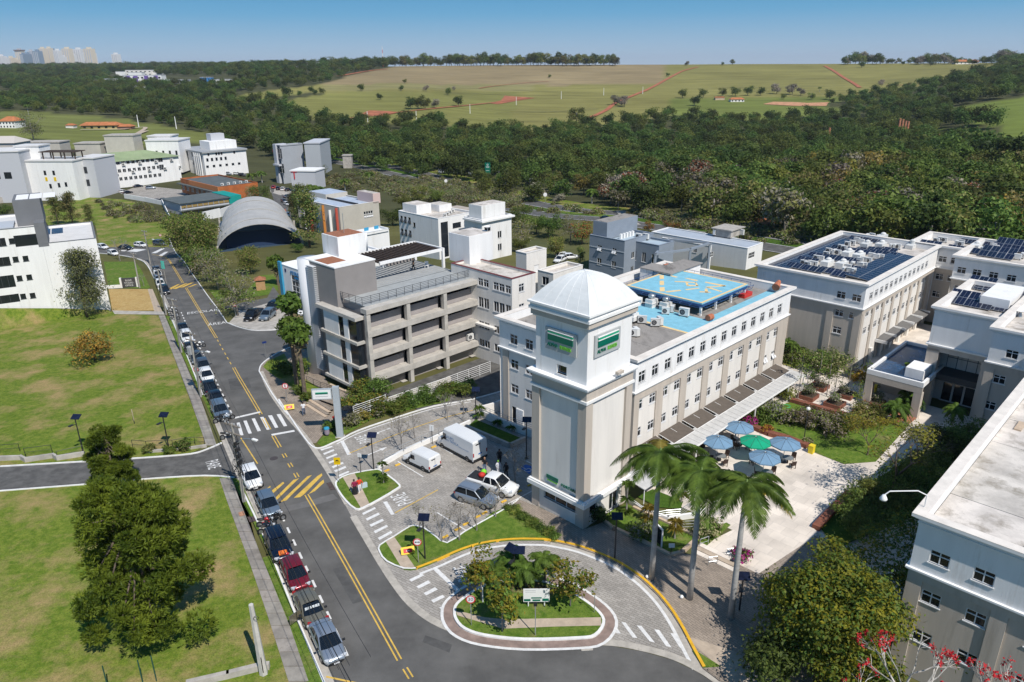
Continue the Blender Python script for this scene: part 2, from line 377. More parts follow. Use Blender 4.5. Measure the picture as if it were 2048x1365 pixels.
def build_terrain():
 us=[-1500+14*i for i in range(int(5000/14)+1)]
 ys=[12.0]
 while ys[-1]<15000:ys.append(ys[-1]*(1.035 if ys[-1]<2600 else 1.09)+(0.4 if ys[-1]<200 else 0))
 v=[];cols=[]
 for Y in ys:
  for u in us:
   x=(u-1024)/1500*Y;z=gz(x,Y)
   v.append((x,Y,z-0.02))
   r=region(x,Y)
   if r==1:
    p=proj((x,Y,gz(x,Y)));n=mnoise.noise((x*0.006,Y*0.006,3));n2=mnoise.noise((x*0.02,Y*0.05,5))
    c=V3((0.205,0.19,0.062))
    if 560<p[0]<1330 and p[1]<171-abs(p[0]-950)*0.012+6*n:c=V3((0.25,0.195,0.105))
    elif 640<p[0]<1060 and p[1]<181+6*n:c=V3((0.225,0.205,0.085))
    elif p[0]<1030 and p[1]>185:c=V3((0.185,0.182,0.055))
    elif p[0]>1340 and p[1]>195:c=V3((0.145,0.17,0.042))
    c=c*(1+0.22*n+0.12*n2);cols.append((c.x,c.y,c.z,1))
   elif r in(2,3,4,5):
    n=mnoise.noise((x*0.02,Y*0.02,3));c=V3((0.135,0.168,0.038))*(1+0.25*n)
    if r==3:c=V3((0.15,0.165,0.048))*(1+0.25*n)
    cols.append((c.x,c.y,c.z,1))
   elif Y<230:n=mnoise.noise((x*.05,Y*.05,1));cols.append((0.11+.03*n,0.108+.015*n,0.042,1))
   else:cols.append((0.07,0.072,0.034,1))
 nu=len(us);f=[(j*nu+i,j*nu+i+1,(j+1)*nu+i+1,(j+1)*nu+i)for j in range(len(ys)-1)for i in range(nu-1)]
 b=len(v);v+=[(-600,-400,-0.02),(600,-400,-0.02),(600,12,-0.02),(-600,12,-0.02)];cols+=[(0.12,0.125,0.035,1)]*4;f.append((b,b+1,b+2,b+3))
 me=bpy.data.meshes.new('terrain');me.from_pydata(v,[],f)
 at=me.color_attributes.new('ground','FLOAT_COLOR','POINT')
 at.data.foreach_set('color',[c for q in cols for c in q])
 me.polygons.foreach_set('use_smooth',[True]*len(f))
 m=mat('terrain_soil',(0.1,0.1,0.04));n=m.node_tree;N=n.nodes;L=n.links;bs=N['Principled BSDF'];bs.inputs['Roughness'].default_value=1;bs.inputs['Specular IOR Level'].default_value=0.05
 va=N.new('ShaderNodeVertexColor');va.layer_name='ground';geo=N.new('ShaderNodeNewGeometry')
 mp=N.new('ShaderNodeMapping');mp.inputs['Scale'].default_value=(0.012,0.06,0.05);L.new(geo.outputs['Position'],mp.inputs['Vector'])
 nz=N.new('ShaderNodeTexNoise');nz.inputs['Scale'].default_value=1;nz.inputs['Detail'].default_value=10;nz.inputs['Roughness'].default_value=0.75;L.new(mp.outputs[0],nz.inputs['Vector'])
 mr=N.new('ShaderNodeMapRange');mr.inputs['From Min'].default_value=0.3;mr.inputs['From Max'].default_value=0.7;mr.inputs['To Min'].default_value=0.72;mr.inputs['To Max'].default_value=1.3
 L.new(nz.outputs['Fac'],mr.inputs['Value'])
 mx=N.new('ShaderNodeMix');mx.data_type='RGBA';mx.blend_type='MULTIPLY';mx.inputs['Factor'].default_value=1
 L.new(va.outputs['Color'],mx.inputs['A']);L.new(mr.outputs[0],mx.inputs['B']);L.new(mx.outputs['Result'],bs.inputs['Base Color'])
 me.materials.append(m);Sr(put(me,'terrain'))
build_terrain()
def track(pxs,wdt,name='dirt_track',m=M_red,eps=0.7,k=5):
 pts=[P(*q)for q in Sl(pxs,k)]
 o=strip(pts,-wdt/2,wdt/2,eps,eps,name,m);Sr(o);return o
track(Q('u',(1530,700),(1640,650),(1700,605),(1830,550),(1900,520),(2046,440))+Q('y',(60,415),(140,394)),5)
track(Q('u',(80,702),(200,690),(300,680),(480,655),(700,632),(850,618),(970,605),(1080,592),(1200,575)),3)
track(Q('u',(900,520),(1000,505),(1180,487),(1310,478)),3)
track(Q('y',(880,388),(930,415),(990,455),(1050,490),(1085,515)),6)
track(Q('u',(80,448),(180,430),(270,415),(365,406)),8)
track(Q('y',(1240,500),(1450,500),(1600,470),(1800,450)),3)
track(Q('y',(1500,770),(1560,810),(1590,830)),4)
track(Q('y',(1840,940),(1910,937),(2046,930)),4)
track(Q('o',(470,765),(700,762),(850,750),(800,790),(860,770)),3,m=M_beige)
Sr(Dr(Q('u',(960,606),(1030,590),(1050,562),(1230,575),(1120,592),(1010,612)),0.3,'bare_earth',M_red))
Sr(Dr(Q('u',(200,672),(260,648),(370,652),(440,660),(330,682)),0.3,'bare_earth',M_red))
M_clay=mat('clay_heap',(0.5,0.25,0.13),0.95,0.25,0.2)
Sr(Dr(Q('y',(520,612),(580,598),(700,600),(780,605),(905,600),(890,622),(700,622)),0.4,'bare_earth',M_clay))
for a,b in(((100,500),(900,520)),((700,545),(1500,560)),((1000,665),(1600,640)),((700,690),(1500,720)),((1200,490),(1900,500)),((1100,530),(1830,548)),((900,640),(1500,660))):
 track(Q('u',a,((a[0]+b[0])/2,(a[1]+b[1])/2+6),b),1.6,'field_furrow',mat('furrow_soil',(0.10,0.095,0.035),1.0,0.3,0.1))
for a,b in(((0,470),(1050,455)),((100,430),(900,420)),((1250,470),(1800,460)),((0,520),(1000,505))):
 track(Q('y',a,((a[0]+b[0])/2,(a[1]+b[1])/2+4),b),2.0,'field_furrow',MATS['furrow_soil'])
 # main street
LK=[(700,1500),(650,1365),(598.7,1243.3),(558.6,1144.4),(521.1,1053.5),(488,985),(447,891),(407.3,791.7),(368.4,695.3),(327.1,599.7),(306,551),(296,533),(284,522),(256,514),(220,509),(170,505)]
RK_low=Q('i',(0,130),(100,300),(200,470),(310,640),(430,790),(600,920),(840,1020),(1100,1070),(1400,1090),(1820,1074))+Q('d',(0,1062),(300,1068),(550,1112),(800,1182),(1000,1280),(1130,1364))+[(1500,1420)]
RK_mid=[(519,744),(540,789),(575,838),(605,873),(650,940),(690,1010)]
SIDE_R=Q('h',(890,1000),(905,950),(960,900),(1040,850),(1150,800),(1260,770))
SIDE_L=Q('h',(625,600),(700,630),(780,652),(860,665),(1000,662),(1100,650))
RK_up=Q('h',(625,600),(560,500),(470,380),(400,280),(330,180),(270,90))+[(352,508),(345,495),(338,478)]
road_poly=LK+[(170,488),(244,490),(300,490),(336,478)]+RK_up[::-1][1:]+SIDE_L[1:]+[(640,700),(640,725)]+SIDE_R[::-1][:-1]+RK_mid+RK_low[2:]+[(1500,1600),(700,1600)]
Sr(Dr(road_poly,0.012,'main_road',M_asph))
Sr(Dr([(-250,955)]+Q('m',(0,1372),(110,1366),(690,1332),(1200,1300),(1560,1270),(1700,1230),(1850,1170))+[(452,897),(490,985)]+Q('s',(1390,168),(1200,153),(860,173),(520,203),(0,243))+[(-250,1000)],0.016,'side_road',M_asph2))
Sr(Dr(Q('r',(655,1050),(850,1000),(1090,935),(1130,975),(900,1040),(690,1085)),0.018,'road_patch',M_patch))
for k,q in(('h',((640,1060),(800,1045),(830,1130),(660,1150))),('b',((1180,520),(1260,500),(1400,760),(1330,780))),('i',((560,1010),(760,1080),(740,1140),(540,1060)))):Sr(Dr(Q(k,*q),.016,'road_patch',mat('dark_patch',(.082,.08,.077),.92,.2,.9)))
def kerb(pxs,name='kerb',m=M_wkerb,w=0.16,h=0.13,side=1,k=3,closed=False):
 pts=[P(*q)for q in Sl(pxs,k,closed)]
 return Sr(strip(pts,0 if side>0 else-w,w if side>0 else 0,0,h,name,m,closed=closed))
def flat(pxs,w0,w1,eps,name,m,k=3,closed=False):
 pts=[P(*q)for q in Sl(pxs,k,closed)]
 return Sr(strip(pts,w0,w1,eps,eps,name,m,closed=closed))
kerb(LK[:6],side=1);kerb(LK[7:],side=1)
flat(LK[:-1],-0.55,-0.0,0.02,'gutter',M_gutter)
flat(RK_low,0.0,0.62,0.03,'gutter',M_gutter);flat(RK_mid,-0.05,0.5,0.03,'gutter',M_gutter)
kerb(RK_up[::-1],side=1);kerb(SIDE_L,side=1);kerb(SIDE_R[::-1],side=1)
kerb(Q('h',(890,1000),(1000,1190),(1130,1364))+Q('r',(640,165),(780,380),(880,520),(940,565),(1010,560),(1100,520),(1170,490))+Q('p',(480,422),(800,312),(1100,222),(1400,168),(1680,92)),side=1)
flat(Q('p',(300,528),(480,438),(800,328),(1100,236),(1400,182)),-0.1,0.06,0.03,'edge_line',MWh)
kerb(Q('m',(0,1372),(110,1366),(690,1332),(1200,1300),(1560,1270),(1700,1230),(1820,1178)),side=1)
kerb(Q('s',(1380,165),(1200,153),(860,173),(520,203),(0,243)),w=0.14,side=1)
lawnA=[(-300,615),(0,617),(130,619),(222,624),(317,632)]+Q('m',(1400,400),(1690,1195))+Q('m',(1560,1262),(1200,1292),(690,1325),(110,1358),(0,1364))+[(-300,945)]
Sr(Dr(lawnA,0.03,'lawn',M_lawn))
lawnB=[(-350,1012),(0,984)]+Q('s',(520,205),(860,175),(1200,155),(1290,160))+Q('b',(385,0),(560,480),(690,860),(850,1364))+[(620,1500),(-350,1500)]
Sr(Dr(lawnB,0.03,'lawn',M_lawn))
Sr(Dr(Q('h',(120,545),(170,545),(260,760),(480,1250),(560,1364))+[(440,843)]+[(425,838),(380,745),(330,632)],0.035,'verge',MGn))
Sr(Dr(Q('r',(160,790),(290,810),(340,840),(500,1200),(640,1500),(600,1500),(400,1100),(250,800))+Q('b',(640,460),(500,130)),0.035,'verge',MGn))
Sr(Dr(Q('b',(640,440),(720,420),(1100,1330),(1130,1450),(1010,1450),(860,950)),0.036,'verge',MGn))
Sr(Dr(Q('l',(890,815),(1210,815),(1270,990),(920,995)),0.03,'straw_lawn',M_straw))
Sr(Dr(Q('l',(850,590),(1100,590),(1150,640),(1230,800),(1210,812),(890,800)),0.03,'lawn',MGn))
Sr(Dr(Q('l',(920,990),(1340,1000),(1350,1025),(940,1020)),0.05,'access_path',MCo))
Sr(Dr(Q('l',(1210,815),(1250,815),(1330,1000),(1265,1000)),0.045,'access_path',M_beige))
Sr(Dr(Q('l',(300,130),(700,60),(1000,80),(1250,130),(1420,330),(1380,470),(820,470),(780,290),(400,300)),0.03,'lawn',M_lawn))
sw=Sr(Th('sidewalk',None,None))
def slabs(Lp,Rp,n):
 A=[P(*q)for q in Lp];B=[P(*q)for q in Rp]
 def at(pl,t):
  d=[0]
  for i in range(len(pl)-1):d.append(d[-1]+(pl[i+1]-pl[i]).length)
  s=t*d[-1]
  for i in range(len(pl)-1):
   if s<=d[i+1]+1e-6:return pl[i].lerp(pl[i+1],(s-d[i])/max(1e-6,d[i+1]-d[i]))
  return pl[-1]
 for i in range(n):
  g=0.012*(16/n)+0.0006;t0,t1=i/n+g*0.25/2,(i+1)/n-g*0.25/2
  c=[at(A,t0),at(B,t0),at(B,t1),at(A,t1)];dz=rnd.uniform(-0.012,0.012)
  z0=c[0].copy();mb=MB();mb.prism([(p.x,p.y)for p in c],lambda x,y:gz(x,y)-0.05,lambda x,y:gz(x,y)+0.085+dz)
  mb.o('slab',M_slab,sw)
slabs(Q('b',(850,1364),(690,860),(560,480),(385,0))+Q('r',(160,810)),Q('b',(1000,1364),(860,950),(660,460),(480,0))+Q('r',(262,810)),20)
slabs(Q('m',(1690,1195),(1560,820),(1400,400),(1300,130)),Q('m',(1775,1195),(1650,830),(1465,400),(1350,130)),34)
pav=[(612,884)]+Q('r',(940,570),(1010,562),(1170,492))+Q('p',(480,425),(800,315),(1100,225),(1400,170),(1680,95))+[(1012,850),(1060,1000),(1072,1012),(1170,1058),(1230,1048),(1400,1130)]+[(1405,1337)]+Q('d',(1000,1268),(800,1170),(550,1100),(300,1056),(0,1050))+Q('i',(1400,1078),(1100,1058),(840,1008),(600,908),(430,778),(310,628),(200,458),(100,288),(0,118))+[(690,1010),(650,940),(608,880)]
Sr(Dr(pav,0.008,'driveway',M_pav))
Sr(Dr([(p.x,p.y)for p in(C(41,57),C(54.4,57),C(54.4,40.9),C(43.8,40.9))],0.006,'driveway',M_pav,px=False))
Sr(Dr([(p.x,p.y)for p in(C(49,58),C(49,72),C(66,72),C(90,64),C(90,56.1),C(54,56.1))],0.004,'service_ramp',M_asph2,px=False))
foot=Q('i',(1250,0),(1180,52),(1555,285),(1490,312))+Q('d',(0,262),(150,312),(350,400),(530,520),(680,660),(790,800),(875,935),(955,1090),(1050,1260))+[(1440,1365),(1620,1400),(1640,1270),(1560,1240)]+Q('g',(1380,1110),(870,1062),(780,1082),(540,962),(240,800))+[(1171,1060),(1072,1014)]
Sr(Dr(foot,0.10,'footpath',M_foot))
Sr(Dr(Q('d',(905,1005),(970,1010),(1300,1120),(1700,1420),(1300,1420),(1180,1250)),0.104,'sidewalk_strip',M_beige))
Sr(Dr(Q('d',(960,1110),(1000,1120),(1200,1245),(1050,1255)),0.108,'verge',MGn))
def island(name,outline,k=3,kerb_m=M_wkerb,lawn=MGn,h=0.13,inner=0.16):
 ln=Sl(outline,k,True);pts=[P(*q)for q in ln]
 ar=sum(pts[i].x*pts[(i+1)%len(pts)].y-pts[(i+1)%len(pts)].x*pts[i].y for i in range(len(pts)))
 if ar<0:pts=pts[::-1]
 Sr(MB().prism([(p.x,p.y)for p in pts],0.0,h-0.01).o(name,lawn))
 Sr(strip(pts,-0.02,inner,0,h+0.02,'kerb',kerb_m,closed=True));return pts
I1=Q('r',(1108,850),(1165,800),(1270,768),(1420,742),(1480,745),(1560,800),(1640,868),(1620,900),(1480,985),(1340,1058),(1270,1068),(1190,1000),(1125,910))
island('traffic_island',I1,2)
I2=Q('i',(217,345),(330,275),(440,205),(490,197),(560,218),(640,275),(722,325),(850,242),(980,168),(1180,62),(1555,285),(1400,305),(1200,306),(1000,332),(830,382),(650,462),(500,520),(400,522),(270,468),(217,400))
Sr(MB().prism([tuple(P(*q)[:2])for q in Sl(I2,2,True)],0.0,0.12).o('traffic_island',MGn))
kerb(Q('i',(500,520),(400,522),(270,468),(217,400),(217,345),(330,275),(440,205),(490,197),(560,218),(640,275),(722,325),(850,242),(980,168),(1180,55),(1250,0)),k=2,w=0.14,side=-1,h=0.15)
YK=Q('i',(495,522),(650,462),(830,382),(1000,332),(1200,306),(1400,305),(1500,313))+Q('d',(0,252),(150,302),(350,390),(530,510),(680,650),(790,790),(875,930),(955,1085),(1045,1250))
kerb(YK,'yellow_kerb',M_ykerb,0.22,0.15,1,3)
flat(YK,-0.75,-0.5,0.018,'edge_line',MWh)
flat(YK[6:],-0.5,-0.02,0.02,'gutter',M_gutter)
I3=Q('i',(770,840),(790,780),(890,700),(1010,640),(1200,602),(1400,606),(1580,655),(1750,750),(1870,850),(1897,930),(1830,1020),(1700,1043),(1300,1053),(1000,1022),(850,972),(785,905))
i3=island('roundabout_island',I3,3,inner=0.2)
strip(i3,-0.75,-0.05,0.0,0.05,'gutter',mat('gutter_red',(0.26,0.19,0.16),0.9,0.2,1.2),closed=True)['kind']='structure'
strip(i3,-0.98,-0.75,0.056,0.056,'edge_line',MWh,closed=True)['kind']='structure'
for ol,e in((Q('r',(1170,808),(1268,775),(1395,1035),(1322,1064)),0.128),(Q('i',(262,312),(327,280),(488,516),(388,520)),0.128),(Q('i',(790,838),(860,850),(1000,885),(1150,900),(1868,885),(1872,946),(1500,955),(1140,970),(900,900),(800,870)),0.128)):
 Sr(Dr(ol,e,'island_path',M_beige))
M_mulch=mat('red_groundcover',(0.16,0.07,0.055),0.95,0.6,3.0,col2=(0.12,0.13,0.04))
Sr(Dr(Q('i',(1020,660),(1200,620),(1400,625),(1560,670),(1500,720),(1350,720),(1250,700),(1060,700)),0.135,'flower_bed',M_mulch))
Sr(Dr(Q('r',(1010,560),(1090,505),(1400,330),(1700,250),(2048,175),(2048,100),(1600,120),(1250,340),(1000,470),(960,520)),0.02,'verge',MGn))
Sr(Dr(Q('h',(1130,1364),(890,1000),(905,950),(960,900),(1150,800),(1300,820),(1480,1130),(1480,1230),(1600,1364))+Q('r',(1110,320),(950,520),(880,520)),0.015,'footway',M_foot))
Sr(Dr(Q('h',(925,960),(960,915),(1100,850),(1180,1000),(1380,1130),(1480,1150),(1290,1250),(1180,1140),(1000,1020)),0.022,'verge',M_lawn))
Sr(Dr(Q('h',(640,605),(860,660),(1060,655),(1060,590),(1300,440),(1260,410),(760,445),(700,540)),0.02,'court',MCo))
Sr(Dr(Q('h',(570,440),(760,400),(960,370),(1050,330),(1040,200),(900,210),(800,330),(480,330)),0.02,'lawn',MGn))
Sr(Dr(Q('h',(770,430),(960,395),(1010,300),(1060,370),(1020,420),(760,500),(600,470)),0.03,'driveway',M_asph))
# paint on the road
def pq(mb,k,*qs,h=0.03):
 pts=[PW(k,*q)for q in qs]
 v=[(p.x,p.y,gz(p.x,p.y)+h)for p in pts]
 ar=sum(v[i][0]*v[(i+1)%len(v)][1]-v[(i+1)%len(v)][0]*v[i][1]for i in range(len(v)))
 if ar<0:v=v[::-1]
 mb.add(v,[tuple(range(len(v)))])
def Pa(name,m,k,*qs,h=0.03):
 mb=MB();pq(mb,k,*qs,h=h);return Sr(mb.o(name,m))
zeb=[((300,355),(325,350),(357,455),(330,460)),((355,338),(382,335),(425,440),(397,445)),((423,320),(450,317),(500,420),(472,425)),((492,308),(520,305),(572,408),(547,412)),((557,295),(590,292),(642,392),(615,397)),((627,285),(660,282),(715,380),(687,384))]
for q in zeb:Pa('crossing_stripe',MWh,'r',*q)
for q in(((262,313),(490,260),(497,271),(268,325)),((583,447),(770,413),(778,426),(590,460))):Pa('stop_line',MWh,'r',*q)
for q in(((985,572),(1080,543),(1088,552),(995,583)),((1008,605),(1095,570),(1103,582),(1018,617)),((1030,640),(1118,605),(1127,618),(1040,652)),((1052,676),(1142,640),(1150,652),(1062,690)),((1078,712),(1168,675),(1178,688),(1090,727)),((1098,745),(1190,708),(1200,722),(1110,760)),((1128,785),(1215,748),(1225,758),(1140,797))):Pa('crossing_stripe',MWh,'r',*q)
for q in(((508,1095),(612,1045),(622,1058),(520,1110)),((538,1140),(642,1090),(655,1106),(552,1156)),((568,1190),(675,1140),(688,1156),(582,1207)),((602,1243),(710,1190),(722,1205),(617,1260)),((636,1298),(745,1240),(758,1256),(652,1315))):
 Pa('crossing_stripe',MWh,'p',*q)
for q in(((440,597),(535,550),(553,565),(457,612)),((495,648),(582,602),(602,620),(512,665)),((548,698),(632,653),(655,670),(567,715)),((603,750),(690,710),(708,727),(622,769)),((665,805),(745,770),(757,785),(685,825))):
 Pa('crossing_stripe',MWh,'i',*q)
for q in(((262,850),(295,845),(375,968),(338,965)),((378,870),(415,878),(512,1005),(472,1000)),((505,900),(545,905),(655,1042),(610,1030)),((648,932),(690,938),(790,1080),(745,1070)),((780,963),(825,968),(900,1110),(860,1085))):
 Pa('crossing_stripe',MWh,'d',*q)
for k,q in(('p',((328,503),(358,500),(418,612),(388,620))),('p',((680,1003),(714,998),(775,1105),(745,1108))),('i',((612,515),(640,500),(838,690),(812,705)))):Pa('stop_line',MWh,k,*q)
def yline(mb,pxs,off,wd,h=0.03,dash=None):
 pts=[P(*q)for q in pxs];d=[0]
 for i in range(len(pts)-1):d.append(d[-1]+(pts[i+1]-pts[i]).length)
 def at(s):
  for i in range(len(pts)-1):
   if s<=d[i+1]+1e-6:return pts[i].lerp(pts[i+1],(s-d[i])/max(1e-6,d[i+1]-d[i]))
  return pts[-1]
 segs=[(0,d[-1])]if not dash else[(s,min(d[-1],s+dash[0]))for s in[i*dash[1]for i in range(int(d[-1]/dash[1])+1)]if s<d[-1]-0.1]
 for a,b in segs:
  n=max(1,int((b-a)/4));q=[at(a+(b-a)*i/n)for i in range(n+1)]
  strip(q,off-wd/2,off+wd/2,h,h,'',None,mb=mb)
def dbl(pxs,dash=None,gap=0.15):
 for o in(-gap,gap):
  mb=MB();yline(mb,pxs,o,0.11,dash=dash);Sr(mb.o('centre_line',MYe))
dbl(Q('b',(1679,1200),(1335,580),(1007,0))+Q('r',(872,943)))
dbl(Q('b',(1765,1335),(1720,1262)))
dbl(Q('r',(800,800),(655,560)),(0.95,2.35));dbl(Q('r',(655,555),(600,460)));dbl(Q('r',(570,410),(520,318)))
dbl(Q('r',(500,285),(330,0))+Q('h',(685,965)));
mb=MB();yline(mb,Q('h',(665,940),(550,735)),0,0.13,dash=(1.2,2.6));Sr(mb.o('centre_line',MYe))
dbl(Q('h',(545,725),(420,520),(295,312)));dbl(Q('h',(270,272),(215,180),(160,90),(125,55)))
mb=MB();yline(mb,Q('l',(1400,600),(1350,550),(1250,530)),0,0.14);Sr(mb.o('centre_line',MYe))
for q in(((455,972),(575,870),(580,878),(475,972)),((555,935),(680,838),(692,848),(590,940)),((600,985),(765,822),(812,808),(615,1000)),((658,1003),(880,792),(917,783),(738,958),(708,990)),((768,970),(960,792),(998,768),(1002,786),(852,940),(822,963)),((890,938),(985,840),(1012,820),(1017,845),(940,915))):Pa('hatch_stripe',MYe,'r',*q,h=0.026)
for q in(((150,320),(225,285),(250,280),(175,325)),((185,320),(280,280),(310,275),(215,322)),((240,312),(330,272),(362,268),(275,308)),((300,310),(365,285),(392,282),(330,305))):Pa('hatch_stripe',MYe,'h',*q)
mb=MB();yline(mb,Q('r',(335,478),(356,470),(472,690)),0,0.13);Sr(mb.o('no_parking_line',MYe))
mb=MB();yline(mb,Q('b',(1130,1325),(1325,1237),(1390,1380)),0,0.14);Sr(mb.o('no_parking_line',MYe))
for nm,pxs in(('bay_dash',Q('b',(1292,1170),(1040,630),(798,122))+[(549,1003)]),('bay_dash',Q('h',(668,1340),(470,930))+[(402,700)]+Q('h',(345,720),(250,500)))):
 pts=[P(*q)for q in pxs];L0=[0]
 for i in range(len(pts)-1):L0.append(L0[-1]+(pts[i+1]-pts[i]).length)
 s=0
 while s<L0[-1]-1:
  for i in range(len(pts)-1):
   if s<=L0[i+1]:
    t=(pts[i+1]-pts[i]).normalized();p=pts[i]+t*(s-L0[i]);break
  Sr(strip([p,p+t*1.0],-0.09,0.09,0.03,0.03,nm,MWh));s+=2.1
for k,pxs,o in(('p',((800,670),(1010,797)),'w'),('p',((1115,530),(1250,610)),'w'),('p',((1115,1085),(1360,1235)),'w'),('p',((1280,992),(1340,1020)),'w'),('p',((1700,1020),(1925,900)),'w'),('p',((1140,705),(1165,720)),'w'),('p',((400,605),(560,540),(860,420),(1150,320),(1420,250)),'y'),('p',((780,1092),(950,985),(1130,903)),'y'),('p',((1840,660),(1920,700)),'w')):
 mb=MB();yline(mb,Q(k,*pxs),0,0.12);Sr(mb.o('bay_line' if o=='w' else 'lane_line',MWh if o=='w' else MYe))
for a,b in(((545,622),(660,575)),((740,397),(640,435))):
 pa,pb=PW('p',*a),PW('p',*b);d=(pb-pa).normalized();nl=V3((-d.y,d.x,0));mb=MB()
 strip([pa,pb],-0.08,0.08,0.03,0.03,'',None,mb=mb)
 mb.add([tuple(pb+nl*0.3+V3((0,0,.03))),tuple(pb-nl*0.3+V3((0,0,.03))),tuple(pb+d*0.9+V3((0,0,.03)))],[(0,1,2)])
 Sr(mb.o('lane_arrow',MWh))
def Rt(s,centre,xdir_px,name,size,stretch,h=0.032,wid=1.0):
 """s written on the ground; xdir_px = pixel one reading step to the right of the centre"""
 c=P(*centre);d=P(*xdir_px)-c;d.z=0;d.normalize();u=V3((-d.y,d.x,0))
 mb=MB();Tx(mb,s,size,lambda x,y,z:(lambda p:(p.x,p.y,gz(p.x,p.y)+h))(c+d*x*wid+u*y*stretch))
 Sr(mb.o(name,MWh))
Rt('PARE',q1('s',1248,88),q1('s',1262,118),'road_lettering',0.85,2.2)
Rt('PARE',q1('p',520,487),q1('p',495,460),'road_lettering',0.85,2.3)
Rt('PARE',q1('p',838,978),q1('p',800,935),'road_lettering',0.95,2.3)
Rt('PARE',q1('i',858,548),q1('i',835,490),'road_lettering',0.9,2.3)
Rt('ESCOLAR',q1('h',430,508),q1('h',530,496),'road_lettering',1.15,2.0,wid=1.1)
Rt('ÁREA',q1('h',548,606),q1('h',600,599),'road_lettering',1.15,2.0,wid=1.05)
for q in(((975,500),(1030,480),(1060,490),(1020,505)),((1040,505),(1100,485),(1200,490),(1120,510)),((1240,520),(1330,478),(1350,482),(1280,520)),((1300,540),(1350,510),(1380,508),(1330,542))):Pa('chevron_mark',MWh,'l',*q)
mb=MB();c=PW('r',605,645);mb.cyl(c.x,c.y,0.012,0.035,0.42,n=20);Sr(mb.o('manhole_cover',mat('cast_iron',(0.06,0.05,0.05),0.7)))
for k,q in(('r',((1035,850),(1075,840),(1112,900),(1070,908))),('b',((540,135),(590,130),(608,165),(560,175)))):
 Sr(Dr(Q(k,*q),0.045 if k=='r' else 0.1,'drain_grate',mat('grate',(0.08,0.055,0.05),0.8,0.5,8)))
Sr(Dr(Q('s',(1400,375),(1430,365),(1440,390),(1410,398)),0.11,'utility_cover',mat('rust_cover',(0.4,0.2,0.12),0.9,0.3,4)))
Sr(Dr(Q('p',(1800,720),(1850,695),(1920,715),(1880,775)),0.02,'disabled_bay',mat('bay_blue',(0.03,0.13,0.4),0.8)))
c=PW('p',1858,735);dd=PW('p',1890,722)-c;dd.normalize();mb=MB();uu=V3((-dd.y,dd.x,0));A3=lambda x,y:tuple(c+dd*x+uu*y+V3((0,0,0.026)))
for i in range(14):
 a0,a1=2.3+i*0.3,2.3+(i+1)*0.3;mb.quad(*[A3(r_*cos(t_),r_*sin(t_)-0.15)for r_,t_ in((0.32,a0),(0.4,a0),(0.4,a1),(0.32,a1))])
for x0,x1,y0,y1 in((-0.12,-0.03,0,0.6),(-0.12,0.3,-0.02,0.07),(0.25,0.34,-0.4,0.03),(-0.15,0,0.66,0.82)):mb.quad(A3(x0,y0),A3(x1,y0),A3(x1,y1),A3(x0,y1))
Sr(mb.o('disabled_bay_symbol',MWh))
HW=[(640,318),(800,352),(880,379),(985,410),(1100,431),(1215,441),(1350,462),(1450,480),(1600,505),(1800,530),(2100,560)]
for off,nm in((0,'highway'),(13,'highway')):
 pts=[P(*q)for q in Sl(HW,4)]
 Sr(strip(pts,off-4,off+4,0.08,0.08,nm,M_asph2))
 for o2 in(-3.7,3.7):Sr(strip(pts,off+o2-0.12,off+o2+0.12,0.1,0.1,'edge_line',MWh))
pts=[P(*q)for q in Sl(HW,4)]
Sr(strip(pts,4.2,8.8,0.06,0.06,'verge',M_lush));Sr(strip(pts,17.5,26,0.06,0.06,'verge',M_lawn))
Sr(Dr(Q('j',(330,255),(410,252),(470,330),(540,370),(430,375),(380,310)),0.1,'dirt_track',MCo))
Sr(Dr(Q('k',(1200,200),(1600,230),(1950,280),(1880,310),(1500,270)),0.07,'verge',MGn))
Sr(Dr(Q('o',(690,1130),(820,1085),(1060,1110),(1150,1130),(1000,1170),(960,1190),(850,1170)),0.03,'car_park',M_pav))
Sr(Dr(Q('n',(570,300),(640,330),(740,420),(700,560),(640,520),(600,400)),0.04,'car_park',M_asph2))
Sr(Dr(Q('n',(570,310),(760,320),(900,330),(890,360),(700,385),(580,350)),0.05,'car_park',MCo))
Sr(Dr(Q('n',(640,440),(690,440),(720,560),(680,545)),0.05,'access_path',M_red))
# building kit (campus grid: a to the back right, v to the back left)
MWa=mat('white_render',(0.79,0.78,0.765),0.85,0.04,0.5,wear=((0.60,0.57,0.525),0.45,0.57),bump=0.12,bscale=5,stretch=(2,2,.22))
MCr=mat('cream_render',(0.74,0.705,0.655),0.88,0.05,0.5,bump=0.1,bscale=6,wear=((0.56,0.52,0.465),0.45,0.58),stretch=(2,2,.22))
MBe=mat('beige_render',(0.50,0.44,0.375),0.9,0.06,0.6,bump=0.1,bscale=6,wear=((0.38,0.335,0.28),0.45,0.58),stretch=(2,2,.22))
MTr=mat('white_trim',(0.8,0.79,0.77),0.8,0.04,0.9,wear=((0.55,0.5,0.45),1.1,0.66))
M_cap=mat('parapet_cap',(0.72,0.66,0.59),0.85,0.1,0.9)
M_roof=mat('roof_concrete',(0.30,0.275,0.25),0.95,0.3,0.5,wear=((0.15,0.135,0.12),0.5,0.5),detail=9,stretch=(1,0.35,1))
MRl=mat('light_roof',(0.55,0.505,0.455),0.92,0.22,0.5,objvar=0.07,wear=((0.3,0.265,0.22),0.6,0.5),detail=10)
M_frame=mat('window_frame',(0.72,0.72,0.72),0.5)
M_dframe=mat('dark_frame',(0.05,0.055,0.06),0.4)
MGl=mat('window_glass',(0.012,0.016,0.022),0.07,spec=0.6)
M_glassb=mat('blue_glass',(0.03,0.07,0.12),0.06,spec=0.6)
M_dark=mat('dark_interior',(0.012,0.012,0.013),0.9)
MMe=mat('galvanised',(0.45,0.47,0.48),0.4,metal=0.7)
